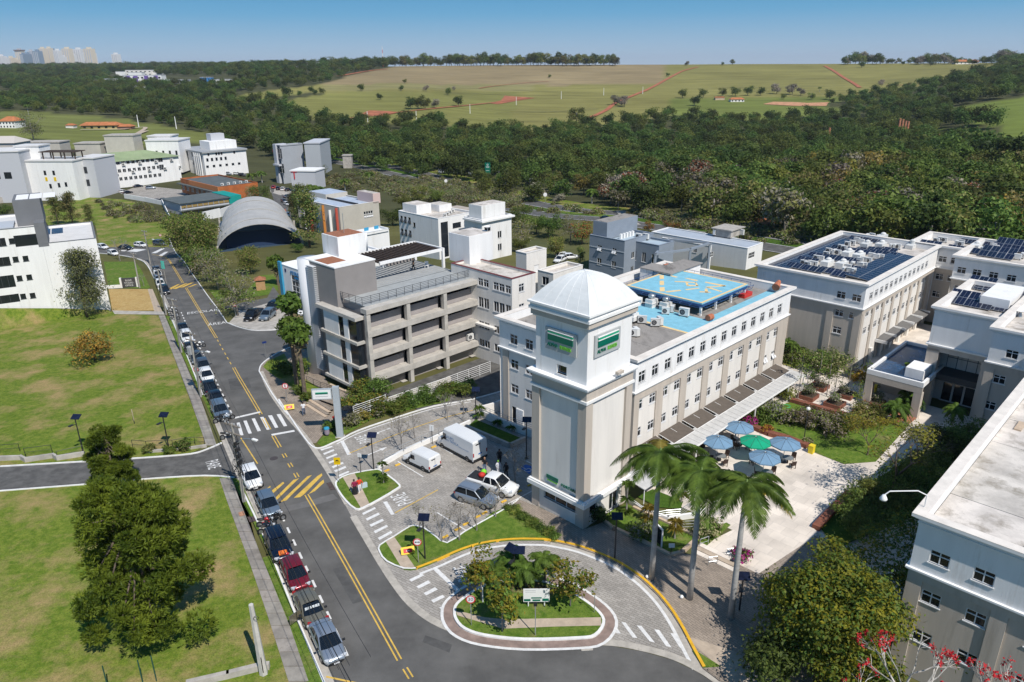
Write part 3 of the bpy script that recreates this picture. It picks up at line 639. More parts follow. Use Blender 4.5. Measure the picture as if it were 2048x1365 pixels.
MBk=mat('black_metal',(0.02,0.02,0.022),0.5)
MGr=mat('grey_paint',(0.33,0.34,0.35),0.6,0.06,1.0)
def Cinv(p):return(p[0]*ST+p[1]*CT,-p[0]*CT+p[1]*ST)
def Rp(px,py,z):return Cinv(G(px,py,z))
_WIN={}
def win_meshes(kind,w,h,fm,gm,depth):
 key=(kind,round(w,2),round(h,2),fm.name,gm.name,depth)
 if key in _WIN:return _WIN[key]
 f=MB();t=0.055 if w>0.7 else 0.045;y0,y1=depth-0.10,depth-0.03;x=w/2
 f.box(-x,-x+t,y0,y1,0,h);f.box(x-t,x,y0,y1,0,h);f.box(-x+t,x-t,y0,y1,0,t);f.box(-x+t,x-t,y0,y1,h-t,h)
 g=0.6*t
 if kind in 'xo':
  zt=h*0.66;f.box(-x+t,x-t,y0+.004,y1-.004,zt-g,zt+g);f.box(-g,g,y0+.008,y1-.008,t,h-t)
 elif kind=='2':f.box(-g,g,y0+.008,y1-.008,t,h-t)
 elif kind=='3':
  for k in(-1,1):f.box(k*w/6-g,k*w/6+g,y0+.008,y1-.008,t,h-t)
 elif kind[0]=='g':
  nx,nz=int(kind[1]),int(kind[2])
  for i in range(1,nx):xx=-x+w*i/nx;f.box(xx-g,xx+g,y0+.008,y1-.008,t,h-t)
  for i in range(1,nz):zz=h*i/nz;f.box(-x+t,x-t,y0+.004,y1-.004,zz-g,zz+g)
 if kind!='n' and kind[0]!='g':f.box(-x-0.07,x+0.07,-0.06,depth-0.1,-0.07,0)
 if kind=='o':
  for sx in(-1,1):
   a=V3((sx*(x/2),0,0));zt=h*0.62;hh=zt-t
   f.obox((a.x,-0.28*hh*0.7,t+hh*0.55),x-0.1,0.04,hh,0,0,R(-32))
 p=MB();p.quad((-x,depth-0.055,0),(x,depth-0.055,0),(x,depth-0.055,h),(-x,depth-0.055,h))
 _WIN[key]=(f.mesh('window_frame',fm),p.mesh('pane',gm));return _WIN[key]
_CURT=mat('curtain',(0.5,0.48,0.44),0.9)
class Bld:
 def __init__(s,name,label,a0,v0,z0=0.0,cat='building',rz=CROT,loc=None,group=None):
  s.a0,s.v0,s.z0=a0,v0,z0
  s.t=Th(name,label,cat,loc if loc is not None else C(a0,v0,z0),rz,group);s.parts={}
 def pt(s,side,plane,u,z,d=0.0):
  if side=='-v':return(u-s.a0,plane-s.v0+d,z-s.z0)
  if side=='-a':return(plane-s.a0+d,u-s.v0,z-s.z0)
  if side=='+v':return(u-s.a0,plane-s.v0-d,z-s.z0)
  return(plane-s.a0-d,u-s.v0,z-s.z0)
 def face(s,mb,side,plane,u0,u1,z0,z1,ops=(),depth=0.16,m=0,mrev=None):
  us=sorted({u0,u1,*[o[0]for o in ops],*[o[1]for o in ops]});zs=sorted({z0,z1,*[o[2]for o in ops],*[o[3]for o in ops]})
  us=[u for u in us if u0<=u<=u1];zs=[z for z in zs if z0<=z<=z1]
  fl=side in('-v','+a')
  for i in range(len(us)-1):
   for j in range(len(zs)-1):
    cu,cz=(us[i]+us[i+1])/2,(zs[j]+zs[j+1])/2
    if any(o[0]<cu<o[1]and o[2]<cz<o[3]for o in ops):continue
    q=[s.pt(side,plane,us[i],zs[j]),s.pt(side,plane,us[i+1],zs[j]),s.pt(side,plane,us[i+1],zs[j+1]),s.pt(side,plane,us[i],zs[j+1])]
    mb.quad(*(q if fl else q[::-1]),m)
  for(a,b,c,d)in ops:
   k=m if mrev is None else mrev;e=[(a,c),(b,c),(b,d),(a,d)]
   for i in range(4):
    p,r_=e[i],e[(i+1)%4]
    mb.quad(s.pt(side,plane,*p),s.pt(side,plane,*r_),s.pt(side,plane,*r_,depth),s.pt(side,plane,*p,depth),k)
 def bx(s,mb,a0,a1,v0,v1,z0,z1,m=0):mb.box(a0-s.a0,a1-s.a0,v0-s.v0,v1-s.v0,z0-s.z0,z1-s.z0,m)
 def win(s,side,plane,u,z,w,h,kind='x',fm=None,gm=None,depth=0.16):
  fm=fm or M_frame;gm=gm or MGl
  f,p=win_meshes(kind,w,h,fm,gm,depth)
  ang={'-v':0,'-a':R(-90),'+v':R(180),'+a':R(90)}[side]
  o=put(f,'window',s.t,s.pt(side,plane,u,z),ang);put(p,'pane',o);return o
 def pr(s,name,mb,mats,smooth=False):return mb.o(name,mats,s.t,smooth=smooth)
 def bp(s,name,m,*q):
  mb=MB();s.bx(mb,*q);return s.pr(name,mb,m)
 def walls(s,a0,a1,v0,v1,z0,z1,wins,m=None,depth=0.16,par=0.5,roof=None,name='wall',t=0.25,fm=None,gm=None,cap=None,roofname='roof'):
  """a plain block: wins = [(side, u, z, w, h, kind)], parapet of height par above the roof sheet"""
  mb=MB()
  for side,pl,u0,u1 in(('-v',v0,a0,a1),('-a',a0,v0,v1),('+v',v1,a0,a1),('+a',a1,v0,v1)):
   ops=[(w[1]-w[3]/2,w[1]+w[3]/2,w[2],w[2]+w[4])for w in wins if w[0]==side]
   s.face(mb,side,pl,u0,u1,z0,z1,ops,depth)
  zr=z1-par
  if par>0:
   for(x0,x1,y0,y1)in((a0+t,a1-t,v0+t,v0+t),(a0+t,a1-t,v1-t,v1-t)):
    mb.quad(*[(p[0]-s.a0,p[1]-s.v0,p[2]-s.z0)for p in((x0,y0,zr),(x1,y0,zr),(x1,y0,z1),(x0,y0,z1))])
   for x in(a0+t,a1-t):
    mb.quad(*[(p[0]-s.a0,p[1]-s.v0,p[2]-s.z0)for p in((x,v0+t,zr),(x,v1-t,zr),(x,v1-t,z1),(x,v0+t,z1))])
   cp=MB()
   e=0.05
   s.bx(cp,a0-e,a1+e,v0-e,v0+t+e,z1+.002,z1+0.07);s.bx(cp,a0-e,a1+e,v1-t-e,v1+e,z1+.002,z1+0.07)
   s.bx(cp,a0-e,a0+t+e,v0+t+e,v1-t-e,z1+.002,z1+0.07);s.bx(cp,a1-t-e,a1+e,v0+t+e,v1-t-e,z1+.002,z1+0.07)
   s.pr('parapet',cp,cap or m or MWa)
  s.pr(name,mb,m or MWa)
  rb=MB();tt=t if par>0 else 0
  s.bx(rb,a0+tt,a1-tt,v0+tt,v1-tt,zr-0.1,zr);s.pr(roofname,rb,roof or M_roof)
  for w in wins:s.win(w[0],{'-v':v0,'-a':a0,'+v':v1,'+a':a1}[w[0]],w[1],w[2],w[3],w[4],w[5]if len(w)>5 else 'x',fm,gm,depth)
 def cornice(s,a0,a1,v0,v1,steps,m=None,name='cornice'):
  mb=MB()
  for(z0,z1,e)in steps:
   s.bx(mb,a0-e,a1+e,v0-e,v0+.01,z0,z1);s.bx(mb,a0-e,a1+e,v1-.01,v1+e,z0,z1)
   s.bx(mb,a0-e,a0+.01,v0+.012,v1-.012,z0,z1);s.bx(mb,a1-.01,a1+e,v0+.012,v1-.012,z0,z1)
  s.pr(name,mb,m or MTr)
def grid_wins(side,us,zs,w,h,kind='x'):return[(side,u,z,w,h,kind)for z in zs for u in us]
# air conditioners, panels and other roof gear
M_ac=mat('ac_casing',(0.66,0.655,0.63),0.6,0.08,2.0,objvar=0.08)
M_fan=mat('ac_grille',(0.05,0.05,0.055),0.7)
def make_ac():
 t=Th('air_conditioner','x','air conditioner',group='air conditioners on the roofs')
 MB().box(-.45,.45,-.17,.17,.12,.82).box(-.47,.47,-.19,.19,.82,.85).o('casing',M_ac,t)
 fb=MB();o=[]
 for r0,r1 in((0.0,0.09),(0.11,0.27)):
  for k in range(16):
   a,b=2*pi*k/16,2*pi*(k+1)/16
   fb.quad(*[(-.12+r_*cos(t_),-.176,.46+r_*sin(t_))for r_,t_ in((r0,a),(r1,a),(r1,b),(r0,b))])
 fb.o('fan',M_fan,t)
 for sx in(-.35,.35):lb=MB();lb.box(sx-.05,sx+.05,-.2,.2,0,.12);lb.o('foot',MBk,t)
 return t
AC=make_ac();AC_used=[False]
def ac(px,py,z,rz,label,sc=1.0,w=None):
 p=w if w is not None else G(px,py,z)
 if not AC_used[0]:
  AC.location=p;AC.rotation_euler=(0,0,rz);AC['label']=label;AC.scale=(sc,)*3;AC_used[0]=True;return AC
 return dup(AC,p,rz,label,sc)
M_pv=mat('solar_cells',(0.010,0.014,0.034),0.16,0.25,3.0,spec=0.4,objvar=0.15)
M_pvf=mat('solar_frame',(0.42,0.44,0.47),0.4,metal=0.5)
_pm=MB();_pm.box(-.49,.49,-.82,.82,0.0,0.035,0)
_pm.add([(-.46,-.79,.037),(-.01,-.79,.037),(-.01,.79,.037),(-.46,.79,.037)],[(0,1,2,3)],1);_pm.add([(.01,-.79,.037),(.46,-.79,.037),(.46,.79,.037),(.01,.79,.037)],[(0,1,2,3)],1)
PV=_pm.mesh('solar_panel',[M_pvf,M_pv])
def solar_array(a,v,z,nx,ny,rz,label,tilt=9,legs=0.25,group='solar panel arrays on the roofs',ps=1.0):
 t=Th('solar_array',label,'solar panels',C(a,v,z),CROT+rz,group);ct,st_=cos(R(tilt)),sin(R(tilt))
 for i in range(nx):
  for j in range(ny):
   y=(j-(ny-1)/2)*1.68*ps;x=(i-(nx-1)/2)*1.02*ps
   put(PV,'panel',t,(x,y*ct,legs+(y+ny*0.84*ps)*st_),rot=(R(tilt),0,0),scale=ps)
 fb=MB();hx,hy=nx*.51*ps,ny*.84*ps
 for x in(-hx*0.9,0,hx*0.9):
  fb.box(x-.03,x+.03,-hy*.85*ct-.03,-hy*.85*ct+.03,0,legs+hy*.15*st_);fb.box(x-.03,x+.03,hy*.85*ct-.03,hy*.85*ct+.03,0,legs+hy*1.85*st_)
 fb.o('rack',MMe,t);return t
 # long office building with the helipad
B=Bld('helipad_office_building','long white three-storey office building carrying the blue helipad on its roof',54.4,37.3)
A0,A1,V0,V1=54.4,87.4,37.3,56.0
mb=MB();pil=MB();pan=MB()
wu=[55.5+4.48*(k//2)+(2.24 if k%2 else 0)for k in range(14)]
top=[(u-.56,u+.56,9.92,11.1)for u in wu]
B.face(mb,'-v',V0,A0,A1,8.95,12.3,top);topa=[(u-.56,u+.56,9.88,11.02)for u in(53.75,51.4,49.0)]
B.face(mb,'-a',A0,V0,V1,8.95,12.3,topa);B.face(mb,'+a',A1,V0,V1,0,12.3);B.face(mb,'+v',V1,A0,A1,0,12.3)
B.pr('upper_wall',mb,MWa)
lo=[(u-.52,u+.52,z,z+1.05)for u in wu for z in(6.88,3.86)]
B.face(pan,'-v',V0+0.14,A0,A1,2.6,8.95,lo,0.12);B.pr('recessed_panel_wall',pan,MCr)
for k in range(8):
 c=54.38+4.48*k;w2=0.62 if 0<k<7 else 0.9
 p0,p1=max(A0,c-w2),min(A1,c+w2)
 if k==7:p1=A1
 B.bp('pilaster',MBe,p0,p1,V0+.002,V0+.3,0,8.9)
B.bp('frieze',MBe,A0+.5,A1-.5,V0+.004,V0+.2,8.12,8.94)
lwa=[(u-.58,u+.58,z,z+1.1)for u in(53.75,51.45)for z in(6.85,3.85)]+[(52.35,54.2,0.1,2.1)]
lb=MB();B.face(lb,'-a',A0+.1,V0,V1,0,8.95,lwa,0.14);B.pr('side_wall',lb,MCr)
for v in(55.1,50.1,44):
 B.bp('pilaster',MBe,A0-.02,A0+.2,v-.45,v+.45,0,8.93)
gb=MB();B.face(gb,'-v',V0+.4,A0,A1,0,2.6);B.pr('ground_floor_wall',gb,mat('brown_shopfront',(0.28,0.2,0.13),0.8,0.3,0.4))
for u in wu:B.win('-v',V0,u,9.92,1.12,1.18,'x')
for u in(53.75,51.4,49.0):B.win('-a',A0,u,9.88,1.12,1.14,'x')
for z in(6.88,3.86):
 for i,u in en(wu):B.win('-v',V0+.14,u,z,1.04,1.05,'o' if(i>11 and z<4)else 'x',depth=0.12)
for u in(53.75,51.45):
 for z in(6.85,3.85):B.win('-a',A0+.1,u,z,1.16,1.1,'x',depth=.14)
d=MB();B.bx(d,A0+.02,A0+.12,52.35,53.5,0.1,2.1)
for i in range(8):B.bx(d,A0-.005,A0+.02,52.4,53.45,0.2+i*.24,0.36+i*.24)
B.pr('louvred_door',d,MWa)
B.bp('door_void',M_dark,A0+.2,A0+.24,52.3,54.3,0,2.2)
B.cornice(A0,A1,V0,V1,((8.93,9.05,.1),(9.052,9.16,.2)),name='string_course')
B.cornice(A0,A1,V0,V1,((12.0,12.1,.06),(12.3,12.48,.22),(12.482,12.68,.42)))
cb=MB()
for q in((A0-.42,A1+.42,V0-.42,V0+.35),(A0-.42,A1+.42,V1-.35,V1+.42)):B.bx(cb,*q,12.682,12.74)
for q in((A0-.42,A0+.35,V0+.352,V1-.352),(A1-.35,A1+.42,V0+.352,V1-.352)):B.bx(cb,*q,12.682,12.74)
B.pr('parapet_cap',cb,M_cap)
pb=MB()
for q in((A0+.012,A1-.012,V0+.012,V0+.33),(A0+.012,A1-.012,V1-.33,V1-.012),(A0+.012,A0+.33,V0+.332,V1-.332),(A1-.33,A1-.012,V0+.332,V1-.332)):B.bx(pb,*q,11.7,12.68)
B.pr('parapet',pb,MWa)
nx,ny=6,3
for i in range(nx):
 for j in range(ny):
  rb=MB();x0=A0+.34+(A1-A0-.68)*i/nx;x1=A0+.34+(A1-A0-.68)*(i+1)/nx;y0=V0+.34+(V1-V0-.68)*j/ny;y1=V0+.34+(V1-V0-.68)*(j+1)/ny
  B.bx(rb,x0+.02,x1-.02,y0+.02,y1-.02,11.6,11.72);B.pr('roof_slab',rb,M_roof)
M_hblue=mat('helipad_blue',(0.22,0.49,0.60),0.7,0.1,1.2,wear=((0.25,0.46,0.56),1.5,0.62))
M_hyel=mat('helipad_yellow',(0.78,0.56,0.27),0.75,0.08,2.0)
bl=MB();B.bx(bl,66.5,A1-.4,V0+.4,40.2,11.722,11.735);B.bx(bl,66.5,71.5,40.2,V1-.4,11.722,11.735);B.pr('blue_roof_strip',bl,M_hblue)
B.bp('yellow_roof_line',M_hyel,66.1,66.5,V0+.4,V1-.4,11.722,11.74)
bh=MB();B.bx(bh,79.5,86.8,50.0,52.6,11.72,13.6);B.bx(bh,79.3,82.2,52.6,54.6,11.72,13.6)
B.pr('roof_stairhouse',bh,MWa);rb=MB();B.bx(rb,79.2,87.0,49.8,52.8,13.602,13.72);B.bx(rb,79.2,82.3,52.8,54.7,13.602,13.72);B.pr('stairhouse_roof',rb,M_roof)
B.bp('stairhouse_door',M_dark,79.44,79.5,51.0,51.8,11.72,13.4)
ac(*q1('w',0,0),0,0,'',w=C(60,47,11.72))
AC['label']='air conditioner on the grey roof, nearest the domed tower'
M_awn=mat('brown_awning',(0.105,0.085,0.068),0.85,0.1,2.0)
for k in range(7):
 t=Th('awning',None,None);t.parent=B.t;ck=54.38+4.48*k+2.24;t.location=B.pt('-v',V0,ck,2.5)
 mb=MB();mb.add([(-1.95,0,.38),(1.95,0,.38),(1.95,-1.9,0),(-1.95,-1.9,0),(-1.95,0,.3),(1.95,0,.3),(1.95,-1.9,-.1),(-1.95,-1.9,-.1)],[(0,1,2,3),(4,7,6,5),(2,6,7,3),(0,3,7,4),(1,5,6,2)])
 mb.o('cloth',M_awn,t)
 fb=MB()
 for x in(-1.98,1.98):fb.tu([(x,0,.35),(x,-1.92,-.04)],.035,5)
 fb.tu([(-1.98,-1.94,-.04),(1.98,-1.94,-.04)],.035,5);fb.tu([(0,-.2,.36),(0,-1.0,.2)],.02,4);fb.o('awning_frame',MTr,t)
M_can=mat('canopy_sheet',(0.50,0.49,0.47),0.5,0.08,1.5)
t=Th('canopy','long pale corrugated metal canopy in front of the brown awnings, over the plaza terrace','canopy',C(56.5,33.6,0),CROT)
n=31
for i in range(n):
 mb=MB();x0,x1=i*29.5/n,(i+1)*29.5/n;mb.add([(x0+.02,0,2.3),(x1-.02,0,2.3),(x1-.02,2.1,2.5),(x0+.02,2.1,2.5),(x0+.02,0,2.25),(x1-.02,0,2.25),(x1-.02,2.1,2.45),(x0+.02,2.1,2.45)],[(0,1,2,3),(4,7,6,5),(0,4,5,1),(2,6,7,3),(0,3,7,4),(1,5,6,2)])
 mb.o('sheet',M_can,t)
MB().box(-.05,29.55,-.06,-.005,2.16,2.34).o('gutter',MTr,t)
for i in range(8):MB().box(i*4.2+.02,i*4.2+.14,.05,.17,0,2.24).o('post',MTr,t)
for i in range(12):
 B.win('-v',V0+.4,57.2+i*2.4,0.3,1.8,1.9,'3',depth=.05)
 # entrance tower
B=Bld('entrance_tower','tall white square tower with a domed metal roof and green company signs',43.75,34.75)
TA0,TA1,TV0,TV1=43.75,50.3,34.75,41.0
mb=MB();B.face(mb,'-a',TA0+.25,TV0+.25,TV1-.25,13.9,19.2,[(37.2,38.3,14.2,15.0)],.3);B.face(mb,'-v',TV0+.25,TA0+.25,TA1-.25,13.9,19.2)
B.face(mb,'+a',TA1-.25,TV0+.25,TV1-.25,9,19.2);B.face(mb,'+v',TV1-.25,TA0+.25,TA1-.25,9,19.2);B.pr('upper_wall',mb,MWa)
B.win('-a',TA0+.25,37.75,14.2,1.1,.8,'1',depth=.3)
lw=MB();wl=[(35.2+.35+i*1.32,35.2+1.6+i*1.32,1.45,2.35)for i in range(3)]
B.face(lw,'-a',TA0+.22,TV0,TV1,2.6,12.6);B.face(lw,'-a',TA0+.06,TV0,TV1,0,2.6,[(35.5,39.5,1.35,2.4)],.2)
B.face(lw,'-v',TV0+.22,TA0,TA1,2.6,12.6);B.face(lw,'-v',TV0+.06,TA0,TA1,0,2.6,[(44.6,45.8,1.1,2.4),(47.6,48.9,0.1,2.4)],.2)
B.face(lw,'+v',TV1,TA0,TA1,0,13.9);B.face(lw,'+a',TA1,TV0,TV1,0,13.9);B.pr('lower_wall',lw,MCr)
B.win('-a',TA0+.06,37.5,1.35,4.0,1.05,'3',depth=.2);B.win('-v',TV0+.06,45.2,1.1,1.2,1.3,'1',depth=.2);B.win('-v',TV0+.06,48.25,.1,1.3,2.3,'2',depth=.2)
for(x0,x1,y0,y1)in((TA0,TA0+.9,TV0,TV0+.5),(TA0+.001,TA0+.5,TV1-.9,TV1),(TA1-.9,TA1,TV0+.001,TV0+.5),(TA0+.002,TA0+.5,TV0+.502,TV0+.9)):
 B.bp('corner_pilaster',MBe,x0,x1,y0,y1,0,12.58)
B.bp('frieze',MBe,TA0+.004,TA1-.004,TV0+.004,TV1-.004,12.6,13.5)
B.cornice(TA0,TA1,TV0,TV1,((12.35,12.6,.12),),name='capital_band')
B.cornice(TA0,TA1,TV0,TV1,((13.5,13.62,.12),(13.622,13.78,.25),(13.782,13.92,.36)),name='middle_cornice')
B.cornice(TA0,TA1,TV0,TV1,((2.35,2.75,.32),(2.752,2.9,.22)),name='base_cornice')
B.bp('ledge_roof',MTr,TA0+.01,TA1-.01,TV0+.01,TV1-.01,13.7,13.925)
mb=MB();B.bx(mb,TA0+.05,TA1-.05,TV0+.05,TV1-.05,18.9,19.05);B.bx(mb,TA0-.22,TA1+.22,TV0-.22,TV1+.22,19.55,19.8);B.bx(mb,TA0-.12,TA1+.12,TV0-.12,TV1+.12,19.802,20.1);B.bx(mb,TA0-.3,TA1+.3,TV0-.3,TV1+.3,20.102,20.28);B.pr('top_cornice',mb,MTr)
B.bp('top_frieze',MBe,TA0-.08,TA1+.08,TV0-.08,TV1+.08,19.052,19.548)
M_dome=mat('dome_metal',(0.64,0.655,0.65),0.7,0.05,0.8,wear=((0.5,0.52,0.52),0.8,0.62))
cx,cy,hx,hy,hz=(TA1-TA0)/2,(TV1-TV0)/2,(TA1-TA0)/2+.1,(TV1-TV0)/2+.1,2.45
N_=10
def dome_pt(u,v):
 r_=max(abs(u),abs(v));return(cx+u*hx,cy+v*hy,20.28+hz*(1-r_**2))
for side in range(4):
 for k in range(5):
  mb=MB();
  for j in range(N_):
   r0,r1=1-j/N_,1-(j+1)/N_
   def e(r_,f):
    t_=(-1+2*f)*r_;return[(t_,-r_),(r_,t_),(-t_,r_),(-r_,-t_)][side]
   for s2 in range(2):
    f0,f1=k/5+s2*.1,k/5+(s2+1)*.1
    mb.quad(dome_pt(*e(r0,f0)),dome_pt(*e(r0,f1)),dome_pt(*e(r1,f1)),dome_pt(*e(r1,f0)))
  B.pr('dome_sheet',mb,M_dome)
 for k in range(5):
  mb=MB();pts=[]
  for j in range(N_+1):
   r_=max(0.02,1-j/N_);t_=(-1+2*k/5)*r_;u,v=[(t_,-r_),(r_,t_),(-t_,r_),(-r_,-t_)][side];p=dome_pt(u,v);pts.append((p[0],p[1],p[2]))
  mb.tu(pts,.02,4);B.pr('dome_seam',mb,M_dome)
mb=MB();mb.cyl(cx,cy,22.6,22.8,.25,.12,8);B.pr('dome_cap',mb,M_dome)
M_sgrn=mat('sign_green',(0.0,0.13,0.085),0.3);M_sgrn2=mat('sign_light_green',(0.02,0.36,0.2),0.3);M_lime=mat('sign_lime',(0.18,0.55,0.06),0.4)
M_splate=mat('sign_plate',(0.42,0.44,0.44),0.45)
def tower_sign(side,plane,uc,flip,lab):
 sg=Th('tower_sign',lab,'sign',C(*((plane,uc)if side=='-a' else(uc,plane)),17.2),CROT+(R(-90)if side=='-a' else 0),'green company signs on the tower')
 MB().box(-1.72,1.72,-.16,-.04,-.98,1.0).o('plate',M_splate,sg)
 MB().box(-1.38,1.38,-.24,-.162,-.1,.45).o('dark_bar',M_sgrn,sg)
 MB().box(-1.38,1.38,-.24,-.162,.54,.74).o('light_bar',M_sgrn2,sg)
 MB().box(-1.38,1.38,-.25,-.162,.452,.538).box(-1.38,1.38,-.25,-.162,.742,.8).o('white_line',MTr,sg)
 mb=MB();Tx(mb,'ALPHA',.46,lambda x,y,z:(x-.86,-.2-z,y-.5),0,.03,sx=.82);mb.o('lettering',M_sgrn,sg)
 mb=MB();Tx(mb,'BUSINESS',.46,lambda x,y,z:(x+.58,-.2-z,y-.5),0,.03,sx=.66);mb.o('lettering',M_lime,sg)
tower_sign('-a',TA0+.25,37.8,0,'green ALPHA BUSINESS sign on the shaded left face of the tower')
tower_sign('-v',TV0+.25,46.5,0,'green ALPHA BUSINESS sign on the sunlit right face of the tower')
sg=Th('lettering_sign','small green PORTARIA lettering low on the left face of the tower','sign',C(TA0+.22,36.55,3.4),CROT+R(-90))
mb=MB();Tx(mb,'PORTARIA',.42,lambda x,y,z:(x,-.05-z,y),0,.03);mb.o('letters',M_sgrn,sg)
sg=Th('lettering_sign','small green two-bar emblem beside the PORTARIA lettering on the tower','sign',C(TA0+.22,38.6,3.6),CROT+R(-90))
MB().box(-.7,.7,-.09,-.02,-.12,.12).box(-.7,.7,-.09,-.02,.16,.24).o('bar',M_sgrn,sg);MB().box(-.6,.6,-.07,-.02,-.36,-.24).o('bar',M_lime,sg)
sg=Th('floodlight','small floodlight bracket on the ledge below the right sign of the tower','lamp',C(47.5,34.4,13.92),CROT)
MB().box(-.4,.4,-.35,.0,.3,.55).o('housing',MBe,sg);MB().tu([(0.4,-.1,.4),(2.6,.1,.55)],.02,4).tu([(0,0,0),(0,0,.3)],.03,4).o('bracket',MMe,sg)
# helipad on its steel legs
HZ=13.35
hp=[Rp(*q,HZ)for q in Q('a',(130,350),(1200,590),(1830,325),(800,130))]
ha0,ha1=(hp[0][0]+hp[1][0])/2,(hp[2][0]+hp[3][0])/2;hv0,hv1=(hp[1][1]+hp[2][1])/2,(hp[0][1]+hp[3][1])/2
HP=Th('helipad','square blue helipad deck with yellow markings raised above the office roof','helipad',C(ha0,hv0,11.72),CROT)
LZ=HZ-11.72;la,lv=ha1-ha0,hv1-hv0
MB().box(0,la,0,lv,LZ-.18,LZ).o('deck',M_hblue,HP)
mb=MB()
for q in((0,la,0,.3),(0,la,lv-.3,lv),(0,.3,.3,lv-.3),(la-.3,la,.3,lv-.3)):mb.box(*q,LZ+.002,LZ+.01)
mb.o('border',M_hyel,HP)
def hmark(*qs):
 pts=[Rp(*q1('a',*q),HZ)for q in qs];v=[(p[0]-ha0,p[1]-hv0,LZ+.006)for p in pts]
 MB().add(v,[tuple(range(len(v)))]).o('marking',M_hyel,HP)
for q in(((608,210),(665,210),(667,262),(610,262)),((608,287),(668,287),(670,345),(610,345)),((610,375),(675,375),(680,432),(613,432)),((705,208),(735,205),(860,235),(830,243)),((945,250),(990,250),(1140,280),(1110,293)),((690,440),(690,430),(890,410),(905,425),(720,446)),((960,410),(965,402),(1140,382),(1155,392),(985,415)),((810,292),(950,295),(1100,308),(1110,320),(960,308),(820,303)),((962,308),(995,308),(1005,350),(975,352)),((1090,312),(1115,312),(1140,358),(1108,358)),((975,352),(1005,342),(1140,352),(1140,360),(990,360)),((1220,310),(1240,300),(1515,350),(1510,362),(1480,365)),((1235,375),(1245,368),(1500,352),(1515,362),(1260,382)),((1245,378),(1290,375),(1465,432),(1455,442)),((1150,435),(1165,430),(1310,440),(1312,448),(1160,445)),((1225,395),(1260,393),(1275,452),(1230,452))):hmark(*q)
M_hst=mat('blue_steel',(0.02,0.07,0.2),0.5)
for x in(0.25,la/3,2*la/3,la-.25):
 for y in(.25,lv-.25):MB().box(x-.12,x+.12,y-.12,y+.12,0,LZ-.182).o('leg',MTr,HP)
for(p0,p1,n)in(((0,0),(la,0),9),((0,0),(0,lv),8),((la,0),(la,lv),8),((0,lv),(la,lv),9)):
 d_=V3((p1[0]-p0[0],p1[1]-p0[1],0)).normalized();nn=V3((d_.y,-d_.x,0))
 if(V3((la/2,lv/2,0))-V3((p0[0],p0[1],0))).dot(nn)>0:nn=-nn
 mb=MB();L0=(V3((p1[0],p1[1],0))-V3((p0[0],p0[1],0))).length
 for i in range(n+1):
  b_=V3((p0[0],p0[1],LZ-.3))+d_*(L0*i/n);mb.tu([b_,b_+nn*.55+V3((0,0,-.15)),b_+nn*.75+V3((0,0,.35))],.03,4)
 for o2,z2 in((.55,-.15),(.75,.35)):mb.tu([V3((p0[0],p0[1],LZ-.3+z2))+nn*o2,V3((p1[0],p1[1],LZ-.3+z2))+nn*o2],.03,4)
 mb.o('safety_rail',M_hst,HP)
MB().box(.1,la-.1,-.02,.1,LZ-.5,LZ-.182).box(.1,la-.1,lv-.1,lv+.02,LZ-.5,LZ-.182).box(-.02,.1,.1,lv-.1,LZ-.5,LZ-.182).box(la-.1,la+.02,.1,lv-.1,LZ-.5,LZ-.182).o('edge_beam',M_hst,HP)
for i,q in en(((320,600),(690,745),(785,715),(940,775),(250,590))):ac(*q1('a',*q),11.72,CROT+R((-90,-60,20,-80,-100)[i]),['grey air conditioner beside the left cooling fan under the helipad edge','air conditioner facing the tower at the foot of the helipad','small dark-grilled air conditioner by the blue roof strip','tall dark-grilled air conditioner nearest the helipad corner','air conditioner half hidden behind the tower dome edge'][i],1.25 if i==3 else 1.0)
for i,q in en(((370,870),(545,910),(610,890),(240,1050),(290,1040))):ac(*q1('a',*q),11.72,CROT+R((-60,-50,-120,-60,-120)[i]),['white fan unit in the middle of the bare grey roof','white air conditioner of the pair in the middle of the grey roof','dark-grilled air conditioner behind the pair on the grey roof','air conditioner at the tower side of the grey roof, front one of two','dark air conditioner at the tower side of the grey roof, rear one of two'][i],1.1)
for q,lb_ in(((495,640),'left one of two white cooling fans with round metal heads beside the helipad'),((690,680),'right one of two white cooling fans with round metal heads beside the helipad')):
 p=G(*q1('a',*q),11.72);t=Th('cooling_fan',lb_,'roof fan',p,CROT,'cooling fans by the helipad')
 MB().box(-.6,.6,-.5,.5,0,1.0).box(-.7,.7,-.58,.58,.5,.58).o('casing',M_ac,t);MB().la(0,0,[(.2,1.0),(.3,1.1),(.45,1.3),(.45,1.45),(.3,1.6),(0,1.68)],14).o('fan_head',MMe,t,smooth=True)
p=G(*q1('a',250,850),11.72);t=Th('roof_hood','white sloping ventilation hood on the grey roof beside the tower','roof vent',p,CROT);MB().box(-.7,.7,-.5,.5,.3,.8).box(-.5,.5,-.35,.35,.8,1.1).o('hood',M_ac,t);MB().box(-.5,.5,-.4,.4,0,.3).o('base',MBk,t)
for q,lb_ in(((1290,830),'rusty drum on the blue roof strip near the front parapet'),((690,130),'orange windsock bundle at the back corner of the helipad')):
 p=G(*q1('a',*q),11.72 if lb_[0]=='r' else 13.0);t=Th('drum' if lb_[0]=='r' else 'windsock',lb_,'drum' if lb_[0]=='r' else 'windsock',p,0.7)
 MB().tu([(-.4,0,.4),(.4,0,.4)],.36,10).o('body',mat('rusty_orange',(0.42,0.14,0.07),0.8,.2,3),t);MB().box(-.3,.3,-.25,.25,0,.12).o('stand',M_hst,t)
